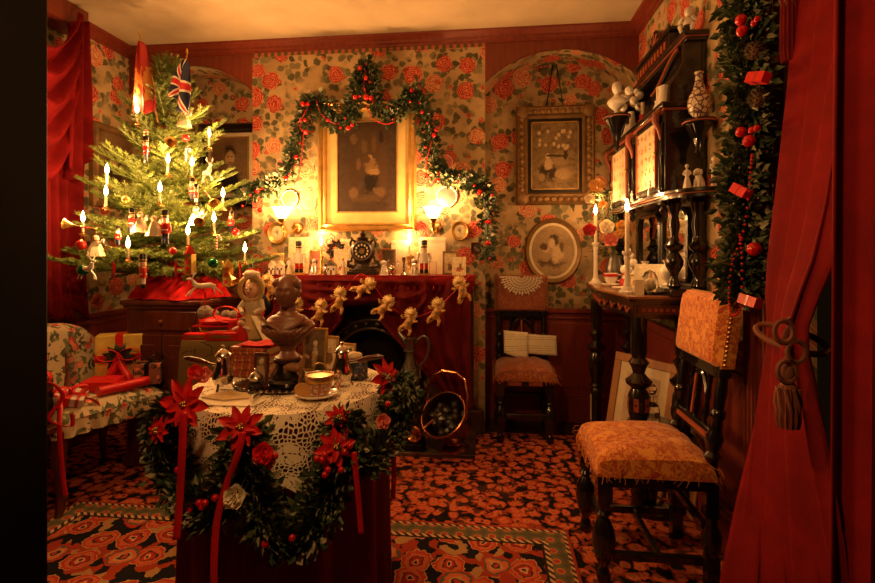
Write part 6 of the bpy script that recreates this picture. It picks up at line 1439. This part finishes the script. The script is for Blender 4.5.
# ================================================================== ROUND TABLE
RTX, RTY, RTZ, RR = -.690, 1.614, .735, .322
rt_ = thing('round_table', 'round pedestal table standing under burgundy velvet and lace in the foreground', 'table', (RTX, RTY, .014))
MB().lathe([(RR-.01, RTZ-.014-.035), (RR, RTZ-.014-.03), (RR, RTZ-.014-.006), (RR-.005, RTZ-.014-.001)], 48).build('top', m_mahog, rt_); MB().lathe([(.03, .08), (.05, .14), (.03, .25), (.045, .4), (.03, .55), (.08, RTZ-.05)], 20).build('pedestal', m_mahog, rt_)
for k in range(3): a = 2*pi*k/3; MB().tube([(.02*cos(a), .02*sin(a), .14), (.15*cos(a), .15*sin(a), .08), (.24*cos(a), .24*sin(a), .015)], [.03, .024, .02], 8).build('foot', m_mahog, rt_)
def cloth(r0, r1, drop, nf, amp, seed, z0, scal=0, ns=12):
    def f(u, v):
        a = 2*pi*u
        if v <= .3: r = r0*v/.3; return (r*cos(a), r*sin(a), z0)
        k = (v-.3)/.7; fold = amp*k**.8*(sin(nf*a+seed)+.5*sin(nf*1.7*a+2*seed+1)+.4*sin(nf*.6*a))
        r = r0+.012*min(1, k*6)+(r1-r0)*k+fold; d = drop*k
        if scal: d *= 1-scal*(.5-.5*cos(ns*a))*k
        return (r*cos(a), r*sin(a), z0-.010*min(1, k*6)**2-d*.985)
    return f
def cloth_uv(r0, drop):
    def f(u, v):
        if v <= .3: r = r0*v/.3; a = 2*pi*u; return (r*cos(a)+5, r*sin(a)+5)
        return (u*2*pi*r0, (v-.3)/.7*drop)
    return f
vc = one(MB().grid(cloth(.325, .332, .70, 13, .017, 1, .0), 220, 40, cu=True), 'velvet_tablecloth', m_velvet_dk, 'burgundy velvet cloth falling to the floor from the round table', 'tablecloth', (RTX, RTY, RTZ+.002), auto=180)
lcb = MB(); lf_ = cloth(.3285, .350, .215, 11, .006, 2, .0, .16, 18)
lcb.grid(lambda u, v: lf_(u, .3*v), 160, 10, lambda u, v: (.3285*v*cos(2*pi*u)+5, .3285*v*sin(2*pi*u)+5)); lcb.grid(lambda u, v: lf_(u, .3+.7*v), 240, 20, lambda u, v: (u*2*pi*.34, v*.215))
one(lcb, 'lace_tablecloth', lace('lace_ecru', .15, 84, .36), 'cream openwork lace cloth draped over the velvet on the round table', 'tablecloth', (RTX, RTY, RTZ+.0045), auto=180)
TS = RTZ+.0052
def on_cyl(px, py, R):
    for i in range(900):
        p = P(px, py, Z=.8+i*.0015)
        if (p.x-RTX)**2+(p.y-RTY)**2 <= R*R: return p
    return P(px, py, Z=1.55)
def tt(px, py): p = P(px, py, z=TS); return (p.x, p.y, TS)
# garland swagged round the rim
g3 = thing('garland', 'thick ivy and holly garland swagged round the edge of the round table', 'garland', (0, 0, 0))
GA = [[(178, 404), (168, 420), (168, 446), (178, 478), (194, 502), (212, 506), (232, 484), (244, 450), (242, 424)], [(245, 436), (252, 480), (266, 518), (288, 536), (308, 524), (324, 496), (336, 462), (346, 436), (338, 418)], [(348, 452), (364, 458), (380, 444), (394, 420), (402, 398), (394, 382)]]
RC = .384
for i, pa in enumerate(GA): foliage(g3, [on_cyl(px, py, RC) for px, py in pa], (.062, .062, .055)[i], (3400, 3400, 2300)[i], .029, 20+i, .28, flat=(.2, -.97, 0))
foliage(g3, [(RTX+RC*cos(a), RTY+RC*sin(a), RTZ-.10-.06*abs(sin(3*a))) for a in [radians(q) for q in range(20, 180, 16)]], .05, 900, .04, 31, .15)
def poinsettia(px, py, s, label, R=.43, n=8, ang=0):
    p = on_cyl(px, py, R); d = Vector((p.x-RTX, p.y-RTY, 0)).normalized()+Vector((0, -.3, .35)); d.normalize(); Q = d.to_track_quat('Z', 'Y')
    t = thing('poinsettia', label, 'flower', p, rot=Q.to_euler(), group='red flowers on the table garland')
    for ring, (m, l, up) in enumerate(((n, 1.0, .15), (n-2, .66, .5))):
        for k in range(m):
            a = 2*pi*k/m+ring*.4+ang; L = s*l*(1+.12*sin(5*k)); W = L*.42
            def f(u, v, a=a, L=L, W=W, up=up):
                w = W*(sin(pi*min(1, v*.93+.05))**.8)*(u-.5); r = L*v; z = L*up*v*(1-.75*v)+.006*ring+abs(u-.5)*W*.25
                return (r*cos(a)-w*sin(a), r*sin(a)+w*cos(a), z)
            MB().grid(f, 4, 6).build('petal', m_petal, t)
    for k in range(6): MB().sph((.006*cos(k*2.4)*k**.5*.6, .006*sin(k*2.4)*k**.5*.6, .014), .0045, 6, 5).build('stamen', m_gold, t)
    return t
poinsettia(187, 404, .078, 'largest red poinsettia at the left edge of the round table'); poinsettia(242, 426, .062, 'red poinsettia at the front of the round table below the envelope', ang=.5); poinsettia(386, 377, .066, 'red poinsettia at the right rear edge of the round table', .37); poinsettia(336, 446, .058, 'red poinsettia with trailing ribbon on the right front of the table garland', ang=.9)
poinsettia(160, 430, .04, 'small red bloom at the far left of the table garland', .45); poinsettia(338, 417, .038, 'small red bloom at the right front edge of the lace', .41, ang=.3)
def gros(px, py, r, mat, label, R=.45):
    p = on_cyl(px, py, R); t = thing('silk_rose', label, 'flower', p, group='roses on the table garland'); rose(t, (0, 0, 0), r, mat, (0, -1, .5)); return t
gros(265, 454, .030, m_ribbon, 'red rose with berries in the front of the table garland'); gros(237, 497, .032, m_rw, 'white rose hanging low at the front of the table garland'); gros(384, 422, .024, m_pink, 'pale pink rose on the right of the table garland'); gros(206, 376, .026, m_pink, 'pink rose at the left rear of the round table', .34); gros(197, 373, .024, m_ribbon, 'scarlet rosebud beside the pink rose at the left rear of the round table', .36)
for px, py in ((272, 461), (269, 466), (275, 456), (202, 507), (205, 503), (199, 503), (317, 459), (322, 460), (325, 475), (328, 470), (265, 544), (345, 452), (350, 446), (341, 470), (388, 404), (156, 436), (178, 470), (292, 538), (215, 498), (325, 455)): berry(g3, on_cyl(px, py, .455), .0095)
for n, (pa, w, lb) in enumerate(([(184, 412), (183, 450), (179, 500), (176, 540)], .019, 'wide red ribbon hanging below the largest poinsettia'), ) if False else enumerate((([(184, 412), (183, 450), (179, 500), (176, 540)], .019, 'wide red ribbon hanging below the largest poinsettia'), ([(243, 432), (238, 455), (226, 485), (217, 520), (215, 560), (214, 600)], .018, 'long red ribbon curling from the front poinsettia to the floor'), ([(354, 452), (357, 480), (359, 510), (361, 534)], .015, 'short red ribbon hanging from the right front poinsettia'), ([(188, 500), (190, 515), (186, 528)], .018, 'short red ribbon end below the left swag of the garland'), ([(393, 440), (394, 470), (393, 500)], .014, 'thin red ribbon at the right side of the table cloth'))):
    t = thing('ribbon_streamer', lb, 'ribbon', (0, 0, 0), group='ribbons hanging from the table garland'); ribbon_strip([on_cyl(px, py, .46 if n < 3 else .42)+Vector((0, -.004*sin(i*2), 0)) for i, (px, py) in enumerate(pa)], w, t)

# ================================================================== ON THE TABLE
tp = tt(279, 387); tray = thing('silver_tray', 'dark polished silver tray with beaded rim under the bust', 'tray', tp)
MB().lathe([(.135, 0), (.15, .004), (.155, .010), (.148, .010), (.135, .005), (.0005, .005)], 48, sx=1.0, sy=.62).build('dish', M('tarnished_silver', (.16, .14, .12), .18, .95), tray)
for k in range(44): a = 2*pi*k/44; MB().sph((.152*cos(a), .152*.62*sin(a), .011), .0045, 6, 4).build('bead', m_silver, tray)
# bust
bz = TS+.0055; bp = (tt(288, 384)[0], tt(288, 384)[1]+.0, bz); bu = thing('portrait_bust', 'terracotta bust of a woman with draped shoulders on a black socle', 'bust', bp, .12, sc=1.0)
MB().lathe([(.068, 0), (.070, .012), (.060, .02), (.058, .03), (.044, .05), (.040, .066), (.048, .074), (.048, .085)], 32).build('socle', m_black, bu)
MB().lathe([(.042, .084), (.044, .092), (.030, .100), (.024, .112), (.028, .125), (.034, .132)], 28).build('pedestal', m_terra, bu)
def torso(u, v):
    a = 2*pi*u; z = .125+.145*v
    ks = [(0, .030, .024), (.14, .054, .036), (.30, .076, .046), (.45, .090, .052), (.56, .094, .052), (.64, .086, .048), (.72, .062, .041), (.79, .038, .032), (.86, .027, .027), (1.0, .026, .028)]
    for i in range(len(ks)-1):
        if v <= ks[i+1][0]: f = (v-ks[i][0])/(ks[i+1][0]-ks[i][0]); f = f*f*(3-2*f); rx = ks[i][1]+(ks[i+1][1]-ks[i][1])*f; ry = ks[i][2]+(ks[i+1][2]-ks[i][2])*f; break
    x = rx*cos(a); y = ry*sin(a); fr = max(0, -sin(a))
    fold = .0035*sin(v*42-5*abs(cos(a))*6) if .05 < v < .55 else 0
    bust_ = .014*fr*math.exp(-((v-.38)/.13)**2)*(1+.3*cos(4*a))
    return (x*(1+fold*6), y-bust_-fold*fr, z-.006*abs(cos(a))*(.3 < v < .7))
MB().grid(torso, 64, 60, cu=True).build('torso', m_terra, bu)
MB().tube([(-.075+.15*i/16, -.052-.004*sin(pi*i/16), .232-.040*sin(pi*i/16)) for i in range(17)], .0055, 8).build('neckline', m_terra, bu)
def face(q):
    g = 1.0-.10*max(0, -q.z)*abs(q.x)
    if q.y < .2:
        k = min(1, max(0, (.2-q.y)*1.2)); ax = abs(q.x)
        g += k*(.27*math.exp(-((q.x/.10)**2+((q.z+.10)/.17)**2))+.06*math.exp(-((q.x/.08)**2+((q.z-.12)/.2)**2))-.15*math.exp(-(((ax-.33)/.15)**2+((q.z-.10)/.10)**2))+.03*math.exp(-(((ax-.33)/.08)**2+((q.z-.09)/.05)**2))
                +.085*math.exp(-((q.x/.20)**2+((q.z+.40)/.055)**2))+.075*math.exp(-((q.x/.17)**2+((q.z+.53)/.05)**2))-.04*math.exp(-((q.x/.2)**2+((q.z+.62)/.05)**2))+.09*math.exp(-((q.x/.22)**2+((q.z+.80)/.14)**2))+.03*math.exp(-(((ax-.45)/.2)**2+((q.z+.2)/.2)**2))+.06*math.exp(-((ax/.5)**2+((q.z-.27)/.08)**2)))
    return g
MB().sph((0, -.012, .316), (.040, .046, .056), 56, 44, fn=face).build('head', m_terra, bu)
def hairf(q):
    front_ = q.y < -.25 and q.z < .55
    return (.90 if q.y < -.35 and q.z < .5 else 1.0)+.018*sin(26*q.x)*(1 if q.z > 0 else .5)-.05*math.exp(-(q.x/.05)**2)*(q.y < .3)
MB().sph((0, .008, .330), (.0430, .046, .048), 48, 36, fn=hairf).build('hair', m_terra, bu); MB().sph((0, .052, .318), (.024, .018, .024), 16, 12, fn=lambda q: 1+.08*sin(14*q.x)).build('bun', m_terra, bu)
for s in (-1, 1): MB().sph((s*.0405, -.002, .312), (.006, .010, .015), 10, 8).build('ear', m_terra, bu); MB().sph((s*.042, -.008, .292), .0042, 8, 6).build('earring', m_white, bu); MB().sph((s*.034, -.014, .345), (.014, .026, .018), 12, 8, fn=lambda q: 1+.07*sin(20*q.z)).build('hair_wave', m_terra, bu)
# silver pots
def pot(px, py, h, label, hx, mir=1):
    t = thing('chocolate_pot', label, 'coffee pot', tt(px, py), 0); k = h/.155
    for q in range(3): a = 2*pi*q/3+.5; MB().tube([(.024*k*cos(a), .024*k*sin(a), .026*k), (.032*k*cos(a), .032*k*sin(a), .010*k), (.036*k*cos(a), .036*k*sin(a), 0)], [.006*k, .004*k, .005*k], 6).build('foot', m_silver, t)
    MB().lathe([(.010*k, .014*k), (.028*k, .02*k), (.036*k, .04*k), (.034*k, .06*k), (.026*k, .085*k), (.021*k, .105*k), (.022*k, .116*k), (.025*k, .118*k)], 28).build('body', m_silver, t)
    ld = MB().lathe([(.028*k, .117*k), (.027*k, .121*k), (.018*k, .130*k), (.008*k, .138*k), (.004*k, .141*k)], 28).build('lid', m_silver, t); MB().sph((0, 0, .147*k), .0065*k, 10, 8).build('knob', m_silver, ld)
    MB().tube([(0, -.022*k, .108*k), (0, -.032*k, .114*k), (0, -.036*k, .118*k)], [.010*k, .007*k, .004*k], 8).build('spout', m_silver, t)
    MB().tube([(hx*.022*k, .0, .082*k), (hx*.045*k, 0, .086*k), (hx*.055*k, 0, .088*k)], [.006*k, .005*k, .006*k], 8).build('socket', m_silver, t); MB().tube([(hx*.055*k, 0, .088*k), (hx*.085*k, 0, .096*k), (hx*.125*k, 0, .104*k), (hx*.145*k, 0, .104*k)], [.006*k, .009*k, .0085*k, .004*k], 10).build('handle', m_mahog, t)
    return t
pot(223, 389, .150, 'silver side handled chocolate pot at the left beside the red books', -1); pot(342, 386, .155, 'silver side handled chocolate pot at the right beside the teacup', 1)
# books
m_lea = M('leather_red', (.30, .05, .022), .45, vary=.3, bump=.2); m_pages = M('page_block', (.50, .37, .2), .8)
bk0 = tt(252, 378); z = TS
lbs = ['bottom volume of the red leather book stack', 'second volume from the bottom of the red leather book stack', 'third volume from the bottom of the red leather book stack', 'top volume of the red leather book stack']
for i in range(4):
    t = thing('leather_book', lbs[i], 'book', (bk0[0]+.004*((i*7) % 3-1), bk0[1]+.045, z), -.12+.04*((i*5) % 3-1), group='red leather books on the round table'); H = .0275
    MB().bb(-.074, .074, -.046, .05, .003, H-.003).build('pages', m_pages, t); MB().bb(-.077, .077, -.05, .053, 0, .003).build('cover', m_lea, t); MB().bb(-.077, .077, -.05, .053, H-.003, H).build('cover', m_lea, t)
    MB().grid(lambda u, v: (-.077+.154*u, -.05-.007*sin(pi*v), H*v), 4, 8).build('spine', m_lea, t)
    for x in (-.06, -.03, 0, .03, .06): MB().grid(lambda u, v, x=x: (x-.003+.006*u, -.0508-.0072*sin(pi*v), H*v), 1, 8).build('gilt_band', m_gilt, t)
    z += H+.0003
one(MB().grid(lambda u, v: (-.07+.14*u, -.05+.1*v, .004+.006*sin(u*9)*sin(v*5)+.006), 16, 10), 'red_cloth', m_cloth_red, 'folded red cloth lying on top of the leather books', 'cloth', (bk0[0]+.01, bk0[1]+.045, z-.003), solid=.002)
# frames on the table
def tframe(px, py, top, w, label, pic, fm, rz=0, lean=.12): b_ = tt(px, py); hh = (py-top)*depth(b_)/480*1.02; return card('photo_frame', label, 'frame', b_, w, hh, rz, pic, lean, .005, fm, .009)
tframe(260, 388, 354, .052, 'small brown wooden photo frame leaning against the red books', ph[2], m_mahog, -.05); tframe(314, 371, 329, .098, 'tall gilt photo of a white figure behind the deer', printed('print_white_figure', (.10, .07, .045), [(0, .05, .014, .05, (.62, .5, .34)), (0, .105, .010, .013, (.6, .48, .33))], 60), m_gilt, -.1); tframe(329, 371, 337, .070, 'gilt photo frame with pale sitter behind the round glass', ph[0], m_gilt, -.1); tframe(348, 366, 344, .062, 'small gilt frame behind the right chocolate pot', ph[1], m_gilt, -.2)
# deer
dr = thing('deer_figurine', 'spotted brown deer figurine with antlers standing on the tray', 'figurine', (tt(297, 385)[0], tt(297, 385)[1]-.028, TS+.0055), -.1, sc=.94); m_deer = M('deer_brown', (.30, .15, .07), .55, vary=.5, sc=90)
MB().tube([(-.036, 0, .062), (-.022, 0, .068), (.012, 0, .066), (.026, 0, .070), (.034, 0, .088), (.040, 0, .104)], [.010, .0165, .016, .0155, .009, .007], 12).tube([(.036, 0, .107), (.048, 0, .108), (.060, 0, .102)], [.008, .009, .005], 8).build('body', m_deer, dr)
for x, s in ((-.030, 1), (-.026, -1), (.022, 1), (.026, -1)): MB().tube([(x, s*.008, .058), (x+(.004 if x > 0 else -.006), s*.009, .034), (x+(.001 if x > 0 else .001), s*.009, .030), (x, s*.009, .0)], [.008, .0048, .0042, .0045], 8).build('leg', m_deer, dr)
for s in (-1, 1):
    MB().tube([(.042, s*.004, .115), (.036, s*.016, .132), (.044, s*.022, .150)], [.0028, .0024, .0015], 6).tube([(.037, s*.014, .128), (.054, s*.020, .138)], [.002, .0012], 5).tube([(.039, s*.018, .138), (.028, s*.026, .150)], [.002, .0012], 5).build('antler', m_bark, dr)
    MB().leaf((.036, s*.006, .112), (-.5, s*1, .3), (0, 0, 1), .016, .008).build('ear', m_deer, dr, solid=.001)
MB().tube([(-.044, 0, .066), (-.052, 0, .056)], [.004, .002], 6).build('tail', m_cream, dr)
# cup, saucer, biscuit
sp2 = tt(317, 397); saucer(sp2, 'white saucer under the patterned teacup at the front of the round table', .068)
def cupmat():
    t = NT('cup_pattern'); v = t.vor(t.vadd(t.pos('obj'), t.vscale(t.noise(t.pos('obj'), 60, 2).outputs['Color'], .012)), 75, feat='DISTANCE_TO_EDGE'); t.col(t.mix(t.lt(v.outputs[0], .12), (.76, .68, .55), (.50, .16, .07))); t.pr(Roughness=.2); return t.m
cup((sp2[0]+.008, sp2[1], TS+.0065), 'red patterned porcelain teacup on a saucer at the front of the round table', 1.15, .5, cupmat())
one(MB().prism([(.028*cos(a), .022*sin(a)) for a in [2*pi*i/14 for i in range(14)]], -.005, .005), 'biscuit', M('biscuit', (.50, .26, .07), .8, bump=.5), 'golden biscuit leaning on the teacup saucer', 'biscuit', (sp2[0]-.030, sp2[1]-.038, TS+.032), rot=(-.25, .3, .35), bev=.002)
# watch glass on stand
wg = thing('watch_stand', 'round gilt rimmed glass on a stand behind the teacup', 'ornament', (tt(320, 383)[0], tt(320, 383)[1], TS)); MB().lathe([(.018, 0), (.018, .004), (.004, .008), (.003, .022)], 14).build('stand', m_brass, wg)
MB().tube([(.023*cos(a), 0, .047+.023*sin(a)) for a in [2*pi*i/24 for i in range(24)]], .0025, 6, closed=True).build('rim', m_gilt, wg); MB().lathe([(.0005, -.001), (.022, -.001), (.022, .001), (.0005, .001)], 24, (0, 0, .047), M=Matrix.Rotation(pi/2, 3, 'X')).build('glass', m_glass, wg)
MB().lathe([(.0005, -.002), (.019, -.002)], 24, (0, .004, .047), M=Matrix.Rotation(pi/2, 3, 'X')).build('backing', m_cream, wg)
# blue tin with shells
bt_ = tt(357, 379); t = thing('patterned_tin', 'dark blue patterned tin box at the right rear of the round table', 'box', bt_, -.25); MB().box((0, 0, .033), (.062, .05, .066)).build('body', chintz('tin_blue', (.02, .03, .07), (.3, .2, .1), (.06, .07, .09), 60), t, bev=.002); MB().box((0, 0, .068), (.065, .053, .006)).build('lid_rim', m_gilt_dull, t)
sh_ = thing('seashell', 'pale seashell lying on the blue tin', 'shell', (bt_[0]-.008, bt_[1], TS+.0712)); MB().sph((0, 0, .013), (.030, .020, .014), 16, 10, fn=lambda q: 1+.07*sin(18*q.x)).build('shell', M('shell', (.66, .5, .3), .4), sh_)
# cut glass salt with stopper, letters, knife
gi = thing('glass_inkwell', 'cut glass inkwell with rounded stopper in front of the small wooden frame', 'inkwell', (tt(256, 391)[0], tt(256, 391)[1], TS)); MB().lathe([(.024, 0), (.026, .004), (.024, .026), (.014, .032)], 8).build('well', m_glass, gi, auto=15); MB().lathe([(.012, .032), (.022, .038), (.024, .048), (.016, .060), (.004, .066), (.006, .072), (.001, .076)], 16).build('stopper', m_silver, gi)
e0 = tt(229, 397); one(MB().prism([(-.075, -.03), (.01, -.052), (.082, -.018), (.045, .03), (-.035, .034)], 0, .004, 'z'), 'envelope', M('kraft_paper', (.52, .37, .17), .8), 'tan old envelope lying over the white paper on the round table', 'envelope', (e0[0], e0[1], TS+.0035))
w0 = tt(228, 402); one(MB().prism([(-.11, -.045), (.10, -.035), (.11, .03), (-.09, .04)], 0, .0022, 'z'), 'letter', m_paperw, 'white letter paper lying flat at the left front of the round table', 'paper', (w0[0], w0[1], TS+.0005))
kf = thing('butter_knife', 'silver knife with ridged handle pointing to the front of the table', 'knife', (tt(257, 399)[0], tt(257, 399)[1], TS+.0085), .1); MB().tube([(0, .045, .004), (0, .012, .004)], [.002, .006], 8, flat=.35).build('blade', m_silver, kf); MB().tube([(0, .012-.0045*i, .005) for i in range(14)], [.0055+.0016*(i % 2) for i in range(14)], 10).build('handle', m_silver, kf)

# ================================================================== move every origin to the base of its thing
bpy.context.view_layer.update()
for o in list(C.objects):
    if o.parent or o.get('kind') == 'structure' or o.type not in ('EMPTY', 'MESH') or o.location.length > 1e-6: continue
    ms = [q for q in o.children_recursive if q.type == 'MESH'] if o.type == 'EMPTY' else [o]
    if not ms: continue
    pts = [q.matrix_world@Vector(c) for q in ms for c in q.bound_box]
    off = Vector(((min(p.x for p in pts)+max(p.x for p in pts))/2, (min(p.y for p in pts)+max(p.y for p in pts))/2, min(p.z for p in pts)))
    o.location = off
    if o.type == 'MESH': o.data.transform(Matrix.Translation(-off))
    else:
        for q in o.children: q.location = q.location-off
